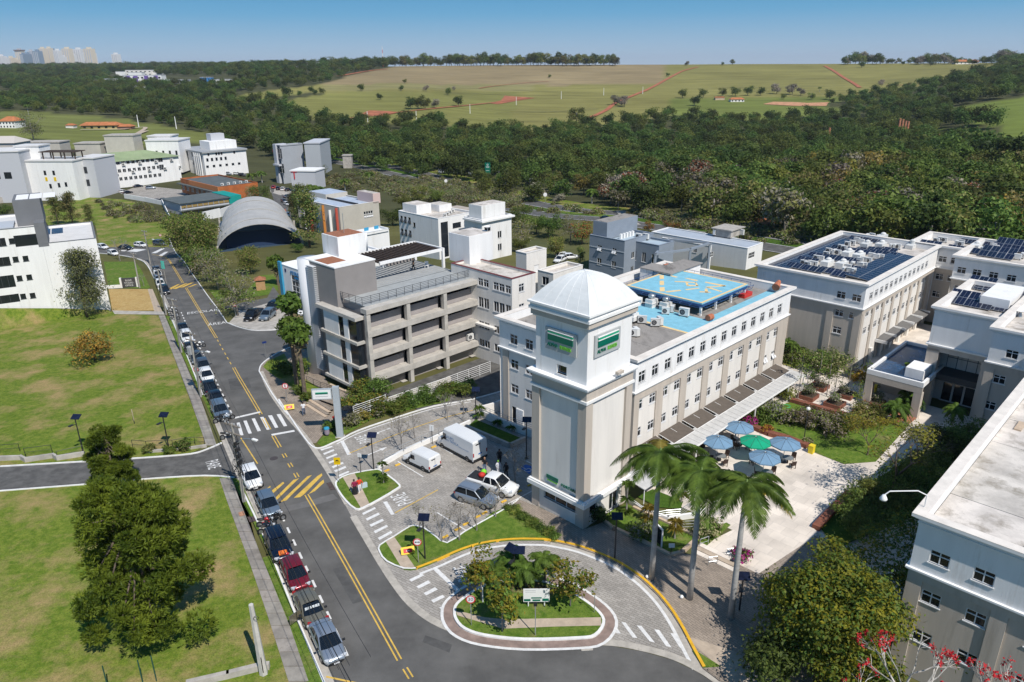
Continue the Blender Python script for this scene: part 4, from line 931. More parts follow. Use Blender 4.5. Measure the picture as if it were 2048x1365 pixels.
p=G(*q1('a',1780,500),11.72);t=Th('fire_hose_box','bright red fire hose box on the blue roof strip under the helipad','box',p,CROT);MB().box(-1.0,1.0,-.4,.4,0,.5).o('box',mat('fire_red',(0.55,0.03,0.02),0.5),t);MB().cyl(0,0,.5,.9,.15,.1,8).o('valve',MATS['fire_red'],t)
p=G(*q1('f',25,735),12.0);t=Th('windsock','orange windsock cone lying at the right parapet of the helipad roof','windsock',p,1.0);MB().tu([(-.9,0,.5),(.6,0,.9)],[.5,.25],10).o('cone',MATS['rusty_orange'],t);MB().tu([(0,0,-.3),(0,0,.6)],.04,5).o('stand',MMe,t)
# plaza ground
Sr(Dr([(p.x,p.y)for p in(C(53,35.2),C(53,9.7),C(92.5,9.7),C(92.5,22.3),C(124,22.3),C(124,31.5),C(96.4,31.5),C(96.4,55),C(87.3,55),C(87.3,36.9),C(54,36.9))],0.02,'plaza',M_plaza,px=False))
Sr(Dr(Q('g',(1030,1000),(1290,870),(1640,560),(2000,900),(1500,1230)),0.115,'plaza',M_plaza))
Sr(Dr(Q('q',(640,470),(760,420),(1300,560),(1430,600),(1580,590),(1720,612),(1440,920),(1180,940),(900,830),(760,720),(560,680),(420,640),(400,520)),0.06,'lawn',MGn))
Sr(Dr(Q('e',(890,1090),(950,1055),(1185,1125),(1110,1185)),0.07,'brick_path',mat('brick_red_path',(0.33,0.13,0.07),0.9,.15,2)))
Sr(Dr(Q('e',(530,680),(650,600),(740,640),(720,715)),0.05,'lawn',MGn));Sr(Dr(Q('e',(50,690),(60,620),(200,680),(180,730)),0.05,'lawn',M_lawn))
Sr(Dr(Q('g',(260,740),(330,690),(430,660),(960,910),(960,960),(800,1070),(560,950),(240,800)),0.13,'lawn',MGn))
Sr(Dr(Q('g',(1000,900),(1240,810),(1275,830),(1080,1000),(1000,960)),0.13,'lawn',MGn))
Sr(Dr(Q('w',(1120,800),(1250,740),(1500,840),(1480,900),(1300,890)),0.12,'lawn',M_lush))
Sr(Dr([(1450,1150),(1590,1060),(1700,1100),(1660,1280),(1560,1270)],.112,'footpath',M_foot))
for i,(q0,q1_)in en((((990,1035),(1330,1195)),((1010,1010),(1345,1165)),((1030,985),(1290,1110)))):
 pts=[PW('g',*q0),PW('g',*q1_)];Sr(strip(pts,-0.5,0.0,0.1,0.16+0.05*i,'step',M_beige if i%2 else M_plaza))
M_pinkw=mat('pink_wall',(0.52,0.40,0.29),0.9,.1,1.5)
t=Th('garden_wall','low beige kerb wall along the garden beside the royal palms','low wall',PW('g',300,850));t_pts=[PW('g',*q)-t.location for q in((240,800),(300,850),(540,960),(780,1080),(870,1060),(1010,935),(680,780),(480,690))]
mb=MB();pts=t_pts;n=len(pts)
for i in range(n-1):
 a,b=pts[i],pts[i+1];d=(b-a);L0=d.length;mb.obox(((a.x+b.x)/2,(a.y+b.y)/2,.14),L0+.1,.28,.36,atan2(d.y,d.x))
mb.o('kerb_wall',M_pinkw,t)
# office block with solar panels, right
def style_block(B,A0,A1,V0,V1,zt,zs,front,side,low=True,roof=None,pil_a=(),pil_v=()):
 """white top storey, beige lower storeys, cornices and parapet; front = v list, side = a list of window centres"""
 z1,z2,z3=zs;w,h=1.14,.95
 up=MB();B.face(up,'-a',A0,V0,V1,z1-1.0,zt,[(v-w/2,v+w/2,z1,z1+h)for v in front[0]],.15)
 B.face(up,'-v',V0,A0,A1,z1-1.0,zt,[(a-w/2,a+w/2,z1,z1+h)for a in side[0]],.15)
 B.face(up,'+a',A1,V0,V1,0,zt);B.face(up,'+v',V1,A0,A1,0,zt);B.pr('upper_wall',up,MWa)
 lo=MB();B.face(lo,'-a',A0+.14,V0+.1,V1,0,z1-1.0,[(v-w/2,v+w/2,z,z+h)for zz,vs in zip((z2,z3),front[1:])for v in vs for z in(zz,)],.13)
 B.pr('front_lower_wall',lo,MBe if low else MCr)
 lo=MB();B.face(lo,'-v',V0+.14,A0+.1,A1,0,z1-1.0,[(a-w/2,a+w/2,zz,zz+h)for zz,as_ in zip((z2,z3),side[1:])for a in as_],.13)
 B.pr('side_lower_wall',lo,MCr)
 for v in pil_v:B.bp('pilaster',MBe,A0+.002,A0+.2,max(V0,v-.45),min(V1,v+.45),0,z1-1.03)
 for a in pil_a:B.bp('pilaster',MBe,max(A0,a-.42),min(A1,a+.42),V0+.003,V0+.2,0,z1-1.03)
 B.bp('frieze',MBe,A0+.005,A1-.01,V0+.005,V1-.01,z1-1.6,z1-1.03)
 for v in front[0]:B.win('-a',A0,v,z1,w,h,'x',depth=.15)
 for a in side[0]:B.win('-v',V0,a,z1,w,h,'x',depth=.15)
 for zz,vs in zip((z2,z3),front[1:]):
  for v in vs:B.win('-a',A0+.14,v,zz,w,h,'x',depth=.13)
 for zz,as_ in zip((z2,z3),side[1:]):
  for a in as_:B.win('-v',V0+.14,a,zz,w,h,'x',depth=.13)
 B.cornice(A0,A1,V0,V1,((z1-1.02,z1-.92,.1),(z1-.918,z1-.8,.2)),name='string_course')
 B.cornice(A0,A1,V0,V1,((zt-.5,zt-.4,.06),(zt-.16,zt,.2),(zt+.002,zt+.18,.4)))
 p=MB()
 for q in((A0-.4,A1+.4,V0-.4,V0+.32),(A0-.4,A1+.4,V1-.32,V1+.4),(A0-.4,A0+.32,V0+.322,V1-.322),(A1-.32,A1+.4,V0+.322,V1-.322)):B.bx(p,*q,zt+.182,zt+.24)
 B.pr('parapet_cap',p,M_cap)
 p=MB()
 for q in((A0+.01,A1-.01,V0+.01,V0+.3),(A0+.01,A1-.01,V1-.3,V1-.01),(A0+.01,A0+.3,V0+.302,V1-.302),(A1-.3,A1-.01,V0+.302,V1-.302)):B.bx(p,*q,zt-.75,zt+.18)
 B.pr('parapet',p,MWa)
 nx,ny=max(2,round((A1-A0)/5)),max(2,round((V1-V0)/5))
 for i in range(nx):
  for j in range(ny):
   r=MB();x0,x1=A0+.31+(A1-A0-.62)*i/nx,A0+.31+(A1-A0-.62)*(i+1)/nx;y0,y1=V0+.31+(V1-V0-.62)*j/ny,V0+.31+(V1-V0-.62)*(j+1)/ny
   B.bx(r,x0+.025,x1-.025,y0+.025,y1-.025,zt-.85,zt-.72+rnd.uniform(-.01,.01));B.pr('roof_slab',r,roof or MRl)
S1=Bld('solar_office_building','white and beige office block with dense solar panels and coolers on its roof',96.2,31.4)
su=[98.5+1.85*k for k in range(13)];sl=[98.6+1.85*k for k in range(14)]
style_block(S1,96.2,125.5,31.4,46.3,12.2,(9.82,7.36,4.92),([34.4,32.4],[34.35,32.5],[34.3]),(su,sl,sl),pil_a=[96.9+3.7*k for k in range(8)],pil_v=(31.9,35.5,41.5,45.9))
S2=Bld('solar_office_wing','far white office wing with tilted solar panels at the right edge of the photo',120.4,9.0)
style_block(S2,120.4,135,9.0,27.7,12.2,(9.82,7.0,4.2),([26.6,24.6,22.5,20.3,18.0,16,14,12],[26.6,24.6,22.5,20.3],[]),([],[],[]),low=True)
S3=Bld('link_building','recessed beige link wall with windows between the two solar roofed office blocks',125.6,27.8)
style_block(S3,125.6,135,27.8,35.3,12.18,(9.82,7.0,4.2),([30.6,28.9],[30.6,28.9],[30.6]),([],[],[]))
for k in range(5):
 ck=103.9+3.72*k+1.3;t=Th('awning',None,None);t.parent=S1.t;t.location=S1.pt('-v',31.4,ck,2.6)
 MB().add([(-1.7,.1,.3),(1.7,.1,.3),(1.7,-1.5,0),(-1.7,-1.5,0),(-1.7,.1,.22),(1.7,.1,.22),(1.7,-1.5,-.1),(-1.7,-1.5,-.1)],[(0,1,2,3),(4,7,6,5),(2,6,7,3),(0,3,7,4),(1,5,6,2)]).o('cloth',mat('grey_awning',(0.13,0.125,0.12),.85,.1,2),t)
 for sx in(-1.7,1.7):MB().box(sx-.045,sx+.045,-1.5,.1,-.12,.3).o('bracket',MTr,t)
for k in range(7):S1.bp('ground_floor_pier',MCr,101.6+3.72*k-.3,101.6+3.72*k+.3,31.1,31.42,0,2.2)
def arr_px(k,q,z,nx,ny,rz,label,ps=1.0,tilt=9):p=Rp(*q1(k,*q),z);return solar_array(p[0],p[1],z,nx,ny,rz,label,tilt,.15,ps=ps)
ZR=11.5
arr_px('f',(330,430),ZR,25,2,0,'long dark solar panel strip along the far left parapet of the solar office roof',1.04,5)
arr_px('f',(885,555),ZR,17,2,0,'long solar panel strip along the plaza-side parapet of the solar office roof',1.04,5)
smalls=[((690,335),3,1),((820,350),3,1),((520,410),2,1),((665,435),4,1),((920,425),3,1),((815,425),4,1),((880,455),4,1),((360,475),3,1),((500,495),4,1),((270,510),3,1),((640,515),2,1),((190,560),3,1),((320,585),3,1),((455,600),3,1),((540,628),2,1),((640,580),2,1)]
names_=['behind the far left strip near the back parapet','at the back middle of the roof','beside the far left strip, halfway back','in the middle of the coolers','right of the white ducts near the back','pair-wide, centre right of the roof','broad, just left of the plaza-side strip','left part, behind a row of coolers','left of the white duct boxes','low at the left of the roof','small, among the coolers right of centre','nearest the left front corner','at the front parapet, left one','at the front parapet, middle one','at the front parapet, right one','tucked between coolers near the front']
for(q,nx,ny),nn in zip(smalls,names_):arr_px('f',q,ZR,nx,ny,R(-90),'small tilted solar array '+nn,1.0,14)
for i,(q,nx,ny,tl)in en((((1270,375),3,1,16),((1650,365),4,1,16),((1545,425),4,1,16),((1830,465),4,2,16),((1945,410),4,2,20))):
 arr_px('f',q,ZR,nx,ny,R(-90),['small solar array at the left end of the far wing roof','tilted solar array in the middle of the far wing roof behind the coolers','tilted solar array left of the coolers on the far wing roof','front tilted solar array near the parapet of the far wing roof','large steep solar array at the right of the far wing roof'][i],1.1,tl)
spots=[(600,385),(640,375),(675,350),(712,365),(760,320),(800,315),(545,410),(570,420),(445,440),(490,450),(520,455),(425,470),(345,500),(380,505),(300,545),(330,550),(240,540),(270,555),(640,555),(600,575),(570,600),(620,605),(650,610),(700,520),(735,515),(770,520),(700,560),(730,560),(795,480),(835,490),(870,490),(955,405),(985,405),(1010,405),(970,360),(860,330)]
for i,q in en(spots):ac(*q1('f',*q),ZR,CROT+R(rnd.choice((-90,90,-90,0))),'white air conditioner in the %s of the %s part of the solar office roof'%(('left','middle','right')[min(2,max(0,(q[0]-240)//260))],('back','centre','front')[min(2,max(0,(q[1]-310)//110))]),1.0)['group']='coolers crowding the solar office roof'
for i,q in en([(1325,355),(1360,345),(1390,350),(1490,375),(1530,370),(1525,385),(1700,430),(1750,440),(1790,400),(1810,415),(1990,490),(2030,480),(1640,420)]):ac(*q1('f',*q),ZR,CROT+R(rnd.choice((-90,90,0))),'white air conditioner on the far wing roof at the right edge',1.0)['group']='coolers on the far wing roof'
for i,q in en([(750,400),(600,470),(430,550),(550,560),(870,400),(690,490),(880,335),(1650,410),(1120,395)]):
 p=G(*q1('f',*q),ZR);t=Th('duct_box',['white duct box behind the coolers, right of centre','long white duct box in the middle of the coolers','white duct box near the front left of the solar office roof','white duct box with a round cap near the front middle','white duct box at the back of the coolers','white duct box between two small arrays','white duct box by the back parapet','white duct box on the far wing roof between arrays','broad white roof hatch at the back corner of the solar office'][i],'roof duct',p,CROT,'white duct boxes on the solar roofs')
 MB().box(-1.1,1.1,-.55,.55,0,.95 if i!=8 else .6).o('casing',M_ac,t);MB().la(.5,0,[(.35,.95 if i!=8 else .6),(.4,1.15),(.2,1.3),(0,1.32)],10).o('cap',M_ac,t)
 # porch building
PB=Bld('porch_building','white and beige entrance building with a deep dark glass porch facing the plaza',92.3,15.5)
A0,A1,V0,V1=92.3,107.2,15.5,22.2
m_=MB();PB.face(m_,'-a',A0,V0,V1,7.6,12.2);PB.face(m_,'+v',V1,A0,A1,0,12.2);PB.face(m_,'-v',V0,A0,A1,0,12.2);PB.face(m_,'+a',A1,V0,V1,0,12.2);PB.pr('upper_wall',m_,MWa)
PB.bp('porch_pillar',MBe,A0-.05,A0+1.0,V1-1.3,V1,0,7.3);PB.bp('porch_pillar',MBe,A0-.05,A0+1.0,V0+.05,V0+.95,0,7.3)
PB.bp('porch_lintel',MBe,A0-.05,A0+1.0,V0+.05,V1,7.0,7.6)
PB.bp('porch_beam',mat('dark_slate',(0.03,0.035,0.04),.6),A0+.05,A0+3.0,V0+.96,V1-1.31,3.6,4.3)
PB.bp('porch_back_wall',MCr,A0+3.0,A0+3.2,V0+.3,V1-.3,0,7.5)
PB.win('-a',A0+2.96,18.4,4.3,4.3,2.7,'g42',M_dframe,M_glassb,depth=.1)
for u,w in((19.9,1.1),(18.7,1.1),(17.5,1.1),(16.9,.1)):PB.win('-a',A0+2.93,u,.05,w,2.4,'1' if w>1 else 'n',M_frame,MGl,depth=.1)
mk_=MB();Tx(mk_,'Y',.5,lambda x,y,z:(A0+2.9-PB.a0,18.2-PB.v0-x,3.2+y),0,.02);mk_.box(A0+2.9-PB.a0,A0+2.94-PB.a0,18.0-PB.v0,18.4-PB.v0,2.72,2.78);PB.pr('wall_emblem',mk_,M_dframe)
PB.cornice(A0,A1,V0,V1,((7.6,7.7,.1),(7.702,7.85,.22)),name='string_course');PB.cornice(A0,A1,V0,V1,((11.7,11.8,.06),(12.04,12.2,.2),(12.202,12.4,.4)))
p=MB()
for q in((A0-.4,A1+.4,V0,V0+.3),(A0-.4,A1+.4,V1-.3,V1+.4),(A0-.4,A0+.3,V0+.302,V1-.302),(A1-.3,A1+.4,V0+.302,V1-.302)):PB.bx(p,*q,12.402,12.46)
PB.pr('parapet_cap',p,M_cap)
p=MB()
for q in((A0+.01,A1,V0,V0+.3),(A0+.01,A1,V1-.3,V1-.01),(A0+.01,A0+.3,V0+.302,V1-.302),(A1-.3,A1,V0+.302,V1-.302)):PB.bx(p,*q,11.4,12.4)
PB.pr('parapet',p,MWa)
for i in range(3):
 PB.bp('roof_slab',MRl,A0+.32+i*4.8,A0+.27+(i+1)*4.8,V0+.31,V1-.31,11.3,11.45)
PB.bp('roof_tank_box',MWa,98.5,106,16.2,19.2,11.45,12.9)
PC=Bld('plaza_side_building','white office block with large cross-framed windows at the right edge beside the porch',88.7,-6)
style_block(PC,88.7,104,-6,15.4,12.2,(9.3,6.2,3.0),([13.3,10.9,8.5],[13.9,11.2],[14.2,11.5]),([],[],[]),pil_v=(15.0,))
for i,(q,n)in en((((1690,720),4),((1540,840),4),((1700,885),3),((1850,905),4),((2020,830),4))):
 p=Rp(*q1('f',*q),11.5);solar_array(p[0],p[1],11.45,n-1,2 if n>3 and i!=3 else 1,R(-90),['tilted solar array at the back of the porch building roof','tilted solar array at the front left of the porch building roof','small solar array in front of the white box on the porch roof','tilted solar array right of the white box on the porch roof','solar array at the far right of the porch building roof'][i],18,.15)
p=G(*q1('f',2010,960),11.45);t=Th('satellite_dish','white dish with its drum on the roof beside the porch','dish',p,0);MB().la(0,0,[(0,.6),(.4,.65),(.75,.85)],14).o('dish',MWa,t);MB().cyl(0,0,0,.6,.3,.12,8).o('base',MMe,t)
t=Th('railing','thin metal guard frame on the roof of the porch building','railing',C(103.5,16.5,11.45),CROT);mb=MB()
for i in range(6):mb.tu([(0,i*.9,0),(0,i*.9,1.1)],.025,4)
mb.tu([(0,0,1.1),(0,4.5,1.1)],.03,4);mb.tu([(0,0,.55),(0,4.5,.55)],.02,4);mb.o('rail',MMe,t)
CN=Th('entrance_canopy','flat entrance canopy with a deep blue roof and white rim beside the porch','canopy',C(87.7,20.7,0),CROT)
M_pool=mat('blue_roof_membrane',(0.012,0.045,0.105),0.25,0.35,0.8,wear=((0.02,0.07,0.13),1.0,.55))
MB().box(.3,13.0,.3,6.0,4.05,4.15).o('roof_sheet',M_pool,CN)
mb=MB()
for q in((0,13.3,0,.3),(0,13.3,6.0,6.3),(0,.3,.302,5.998),(13.0,13.3,.302,5.998)):mb.box(*q,3.9,4.5)
mb.o('rim',MWa,CN)
MB().box(.02,.28,.02,6.28,3.1,3.9).box(.3,13.2,6.0,6.26,3.3,3.9).o('beam',MBe,CN)
for y in(0.0,5.4):MB().box(0.03,.9,y+.02,y+.88,0,3.1).o('pillar',MBe,CN)
MB().box(12.3,13.2,5.4,6.2,0,3.3).o('pillar',MBe,CN)
MB().box(5.0,5.2,.1,6.0,0,3.9).o('back_wall',MBe,CN)
MB().box(1.6,4.6,.6,2.6,4.15,5.3).o('roof_box',MWa,CN)
# office block in the right foreground
RB=Bld('near_office_building','large white and beige office block cut by the right edge, with a stained slab roof',46.0,-16)
style_block(RB,46.0,88.0,-16,9.55,12.2,(9.23,6.1,2.98),([8.0,5.55,2.2,-.3,-3],[8.0,5.45,2.2,-.3],[8.0,5.35,2.2,-.3]),([],[],[]),pil_v=(9.1,4.3,-.9))
t=Th('wall_lamp','white lamp on a long bracket hanging off the roof corner of the near office block','lamp',C(46.8,9.6,12.4),CROT+R(40));MB().tu([(0,0,0),(0,0,.9),(0,.6,1.2),(0,2.3,1.1),(0,2.6,.8)],.04,6).o('arm',MTr,t);MB().la(0,2.6,[(0,.85),(.1,.82),(.24,.55),(.2,.45),(0,.45)],12).o('shade',MTr,t,smooth=True)
ac(0,0,0,CROT,'grey air conditioner at the right frame edge on the near office roof',1.2,C(47.3,3.3,11.48))
t=Th('roof_hatch','rusty hatch frame near the gutter of the near office roof','hatch',C(66,8.2,11.48),CROT);MB().box(-.9,.9,-.25,.25,0,.12).o('lid',M_pinkw,t)
# concrete grid office building
MEx=mat('stained_concrete',(0.46,0.43,0.385),0.92,.12,.8,wear=((0.27,0.25,0.225),1.4,.63),bump=.15,bscale=8)
M_gpan=mat('grey_panel',(0.33,0.30,0.29),0.85,.05,.7)
M_gblk=mat('warm_grey_render',(0.255,0.235,0.225),0.9,.05,.6)
M_slat=mat('slat_white',(0.62,0.63,0.65),.6)
K=Bld('concrete_grid_building','grey concrete office block with an open bay grid, roof terrace and pergola',47.6,72.3,-0.6)
cols=(47.98,54.1,60.27,66.4);zs=[-.6,2.0,5.1,8.1,11.0]
for c in cols:
 K.bp('column',MEx,c-.28,c+.28,72.3,72.85,-.6,10.6)
for i,z in en(zs[1:]):
 hh=.42 if i<3 else .3
 K.bp('floor_beam',MEx,47.7,66.68,72.26,73.5,z-hh,z+(.36 if i<3 else .3))
for i in range(4):
 z0=zs[i]+(.36 if i else .5);z1=zs[i+1]-.42
 for k in range(3):
  a,b=cols[k]+.29,cols[k+1]-.29
  K.bp('spandrel_panel',M_gpan,a,b,73.6,73.75,zs[i],zs[i]+1.75)
  g=MB();g.quad(*[(x-K.a0,74.1-K.v0,z-K.z0)for x,z in((a,zs[i]),(b,zs[i]),(b,z1+.4),(a,z1+.4))]);K.pr('pane',g,MGl)
  K.bp('ledge',MEx,b-.9,b-.1,72.9,73.6,z0-.02,z0+.02)
K.bp('core_wall',M_gblk,48.4,67,74.15,88,-.6,11.25)
K.bp('terrace_floor',mat('terrace_tiles',(0.33,0.345,0.345),.85,.08,.8),48.4,67,73.5,88.4,11.252,11.36)
for i in range(11):K.bp('floor_joint',MBk if i%5==0 else M_gpan,53.8,66.6,79.0+i*.8,79.05+i*.8,11.362,11.385)
K.bp('grey_block_wall',M_gblk,47.5,53.6,78.2,85.5,-.6,15.45)
K.bp('block_parapet',MWa,47.45,53.65,78.15,85.55,15.452,15.6)
K.bp('tile_roof',mat('clay_tiles',(0.3,0.12,0.06),.9,.2,3),47.8,50.5,80.2,83.4,15.602,15.64)
K.bp('white_stair_tower',MWa,50.9,55.2,82.4,86.2,15.602,18.2);K.bp('tower_tile_roof',MATS['clay_tiles'],51.1,55.0,82.6,86.0,18.202,18.25)
m_=MB();m_.tu([(55.0-K.a0,83.4-K.v0,16.2),(55.0-K.a0,83.4-K.v0,18.6)],1.0,16);K.pr('round_turret',m_,MWa,True)
m_=MB();m_.tu([(53-K.a0,84-K.v0,18.8),(53-K.a0,84-K.v0,21.5)],.04,5);K.pr('antenna',m_,MMe)
m_=MB();m_.tu([(48.2-K.a0,85.5-K.v0,0),(48.2-K.a0,85.5-K.v0,16.1)],1.5,24);K.pr('round_corner',m_,M_slat,True)
for i in range(56):K.bp('louvre_slat',M_slat,46.95,47.5,82.6,84.2,.6+i*.26,.68+i*.26)
M_gdk=mat('charcoal_cladding',(0.06,0.06,0.065),.5,.2,.8)
K.bp('recessed_wall',M_gdk,47.62,48.3,72.9,78.2,-.6,10.3)
for i,zb in en((.9,4.0,7.2)):
 zt=zb+2.75
 K.bp('white_bay_panel',MWa,46.6,47.6,77.0,80.4,zb,zt)
 K.bp('bay_window',MGl,46.66,47.6,75.9,76.99,zb,zt)
 K.bp('white_bay_panel',MWa,46.6,47.6,74.9,75.89,zb,zt)
 K.bp('bay_window',MGl,46.7,47.55,73.2,74.88,zb,zt)
 K.bp('bay_slab',MEx,46.4,47.7,72.9,81.2,zb-.36,zb-.01)
K.bp('bay_slab',MEx,46.4,47.7,72.9,82.0,9.97,10.4)
for i in range(18):m_=MB();zz=13.9;K.bx(m_,56.3+i*.62,56.5+i*.62,80.8,87.3,zz,zz+.25);K.pr('pergola_beam',m_,mat('dark_timber',(0.055,0.035,0.025),.8,.4,3))
m_=MB();K.bx(m_,56,67.4,80.6,80.85,13.85,14.25);K.bx(m_,56,67.4,87.25,87.5,13.85,14.25);K.bx(m_,67.15,67.4,80.86,87.24,13.85,14.25);K.pr('pergola_frame',m_,MWa)
for a,v in((66.9,80.4),(66.9,87),(61,87)):K.bp('pergola_post',MWa,a,a+.35,v,v+.35,11.36,14.25)
K.bp('terrace_back_wall',M_gblk,62.0,66.5,87.2,88.4,11.36,13.7)
def rail(name,label,pts,h=1.0,nbar=4,m=None,post=1.2,cat='railing',group=None,posts_sep=False):
 t=Th(name,label,cat,pts[0],0,group);m=m or MBk;base=V3(pts[0])
 for i in range(len(pts)-1):
  a,b=V3(pts[i])-base,V3(pts[i+1])-base;L0=(b-a).length;n=max(1,round(L0/post))
  for k in range(n+(1 if i==len(pts)-2 else 0)):
   q=a.lerp(b,k/n);MB().tu([q,q+V3((0,0,h))],.03,5).o('post',m,t)
  for k in range(nbar):
   z=h*(k+1)/nbar;MB().tu([a+V3((0,0,z)),b+V3((0,0,z))],.022 if k<nbar-1 else .03,4).o('bar',m,t)
 return t
rail('railing','dark steel railing around the edge of the roof terrace of the concrete grid building',[C(47.9,79.0,11.36),C(48.3,73.9,11.36),C(66.6,73.9,11.36),C(66.6,79.5,11.36)],1.05,5,post=1.3)
ac(*q1('x',695,490),11.36,CROT,'white air conditioner against the grey block on the roof terrace',1.2)
ac(0,0,0,CROT,'white air conditioner on the lowest right bay ledge of the concrete grid building',1.2,C(65.3,73.2,2.36))
# other buildings of the estate (pixel survey of roof corners at height z)
def bpx(name,label,z,left,front,right,zb,wins=(),m=None,par=.5,roof=None,depth=.14,cap=None,fm=None,gm=None,lm=None,cat='building',extra_a=0,extra_v=0):
 f,l,r=Rp(*front,z),Rp(*left,z),Rp(*right,z);a0,v0=f;v1=l[1]+extra_v;a1=r[0]+extra_a
 b=Bld(name,label,a0,v0,zb,cat);ws=[]
 for side,fr,zz,w,h,kind in wins:
  for x in fr:
   for q in zz:
    u=v0+(v1-v0)*x if side=='-a' else a0+(a1-a0)*x
    ws.append((side,u,z-q,w,h,kind))
 b.walls(a0,a1,v0,v1,zb,z,ws,m,depth,par,roof or MRl,cap=cap,fm=fm,gm=gm);b.r=(a0,a1,v0,v1,zb,z);return b
def Tb(b,fa0,fa1,fv0,fv1,z1,name,m=None,roofm=None,z0=None):
 a0,a1,v0,v1,zb,z=b.r;x0,x1,y0,y1=a0+(a1-a0)*fa0,a0+(a1-a0)*fa1,v0+(v1-v0)*fv0,v0+(v1-v0)*fv1
 z0=z-.5 if z0 is None else z0
 p=MB();b.bx(p,x0,x1,y0,y1,z0,z1);b.pr(name,p,m or MWa)
 b.bp('roof',roofm or MRl,x0+.15,x1-.15,y0+.15,y1-.15,z1+.002,z1+.06)
fr=lambda n,a=.08,b=.92:[a+(b-a)*i/(n-1)for i in range(n)]
g=bpx('grey_beige_building','narrow grey office wing with a dark red roof edge behind the concrete grid building',12.7,q1('k',560,690),q1('k',1080,815),q1('k',1275,760),-.6,[('-a',(.06,.16,.25,.41,.5),(2.1,),1.0,1.1,'x'),('-a',(.06,.16,.25,.41,.5),(5.2,),1.0,1.5,'2'),('-a',(.06,.16,.25,.41,.5),(8.3,11),1.0,1.1,'2'),('-v',(.4,),(2.1,4.9,8),1.0,1.1,'x')],MCr,.35,MRl,cap=mat('dark_red_edge',(0.16,0.035,0.035),.7))
p=MB();a0,a1,v0,v1,_,_=g.r;g.bx(p,a0+2.2,a0+6.8,v0+10.6,v0+15,12.3,16.4);g.pr('roof_tower',p,MWa);g.bp('tower_roof',MRl,a0+2.4,a0+6.6,v0+10.8,v0+14.8,16.402,16.45)
g.bp('window_ledge',MCr,a0-.6,a0-.001,v0+3,v0+12,5.0,5.25)
ac(*q1('k',650,612),12.3,CROT+R(-90),'white air conditioner on the tan roof behind the terrace pergola',1.1)
t=Th('satellite_dish','white dish antenna on the cubic white roof tower','dish',C(a0+6.3,v0+11.1,16.45),0);MB().la(0,0,[(0,.5),(.3,.56),(.55,.75)],12).o('dish',MWa,t);MB().cyl(0,0,0,.5,.06,n=6).o('stand',MMe,t)
g=bpx('cube_tower_building','small square white tower block behind the domed tower',11.0,q1('k',1115,585),q1('k',1200,605),q1('k',1350,560),-1.5,[('-v',(.5,),(3.5,),1.2,1.2,'n')],MCr,.3,fm=MTr,gm=MWa)
g=bpx('tan_roof_building','low building with a flat tan roof just behind the domed tower',8.8,q1('k',1290,740),q1('k',1420,770),q1('k',1890,750),-1.5,[('-a',(.5,),(2.2,),1.4,1.4,'2')],MCr,.5,MRl)
g=bpx('white_glass_building','white office block with dark vertical glass strips and three rows of open windows',5.8,q1('k',145,255),q1('k',475,320),q1('k',695,250),-5.6,[('-a',(.93,.83,.72),(2.6,5.8,9),.9,1.5,'o'),('-a',(.6,),(3.2,),.8,1.1,'1'),('-v',(.16,),(9.4,),2.2,8.4,'g13'),('-v',(.5,.82),(2.9,5.9,8.9),2.6,1.2,'3')],MWa,.5,fm=M_dframe)
Tb(g,.1,.5,.62,.98,7.6,'roof_box');Tb(g,.65,1.0,.55,.85,6.9,'roof_box')
for i in range(4):a0,a1,v0,v1,_,_=g.r;ac(0,0,0,CROT,'white air conditioner on the roof of the white glass office block',1.0,C(a0+4+i*1.7,v0+2.2+i,5.32))['group']='coolers on the white glass office roof'
g=bpx('white_annex_building','taller white annex with an overhanging slab roof beside the white glass office',6.2,q1('k',750,290),q1('k',835,330),q1('k',1095,285),-5.4,[('-a',(.4,),(3.4,6.6),1.6,1.4,'2'),('-v',(.18,),(2.9,),2.0,1.3,'2'),('-v',(.55,.62),(8,5),.6,1.6,'1')],MWa,.2,MRl)
Tb(g,.05,.85,.1,.8,9.2,'roof_tower');a0,a1,v0,v1,_,_=g.r
g.bp('roof_overhang',MWa,a0-.5,a1+.6,v0-.6,v1,5.6,6.0)
bpx('shed_roof_building','long low building with a tan metal roof behind the white annex',4.6,q1('k',540,225),q1('k',620,265),q1('k',835,245),-5.8,(),MCr,.0,mat('tan_metal_roof',(0.42,0.36,0.3),.7,.1,.5))
g=bpx('blue_grey_building','blue-grey office block with a stepped roof tower, behind the domed tower',6.3,q1('j',100,455),q1('j',408,503),q1('j',600,430),-2.6,[('-a',(.28,.7),(3.0,),1.1,1.2,'o'),('-a',(.28,.7),(5.9,),1.1,1.4,'2'),('-v',(.3,),(4,7),1.0,1.3,'2')],mat('blue_grey_render',(0.235,0.275,0.33),.85,.05,.6),.6,mat('pale_blue_roof',(0.38,0.46,0.52),.8,.1,.5),fm=M_frame,cap=MATS['blue_grey_render'])
Tb(g,.05,1.1,.55,.95,9.2,'roof_tower',MATS['blue_grey_render'],MATS['roof_concrete']);a0,a1,v0,v1,zb,z=g.r;MBG=MATS['blue_grey_render']
for i in range(5):g.bp('roof_pipe',MTr,a0+3+i,a0+3.6+i,v0+3.2,v0+3.6,5.7,6.7)
p=MB();g.bx(p,a0-.06,a0-.001,v0,v1,3.9,4.05);g.bx(p,a0-.06,a0-.001,v0,v1,.7,.85);g.pr('string_course',p,mat('pale_band',(.5,.53,.56),.8))
g2=bpx('blue_grey_wing','lower blue-grey wing with three tall windows beside the helipad building',5.6,q1('j',412,508),q1('j',690,540),q1('j',765,495),-2.4,[('-a',(.16,.5,.84),(3.9,),1.0,2.0,'2'),('-a',(.2,.6),(7,),1.2,1.6,'2')],MBG,.4,MATS['pale_blue_roof'],cap=MBG)
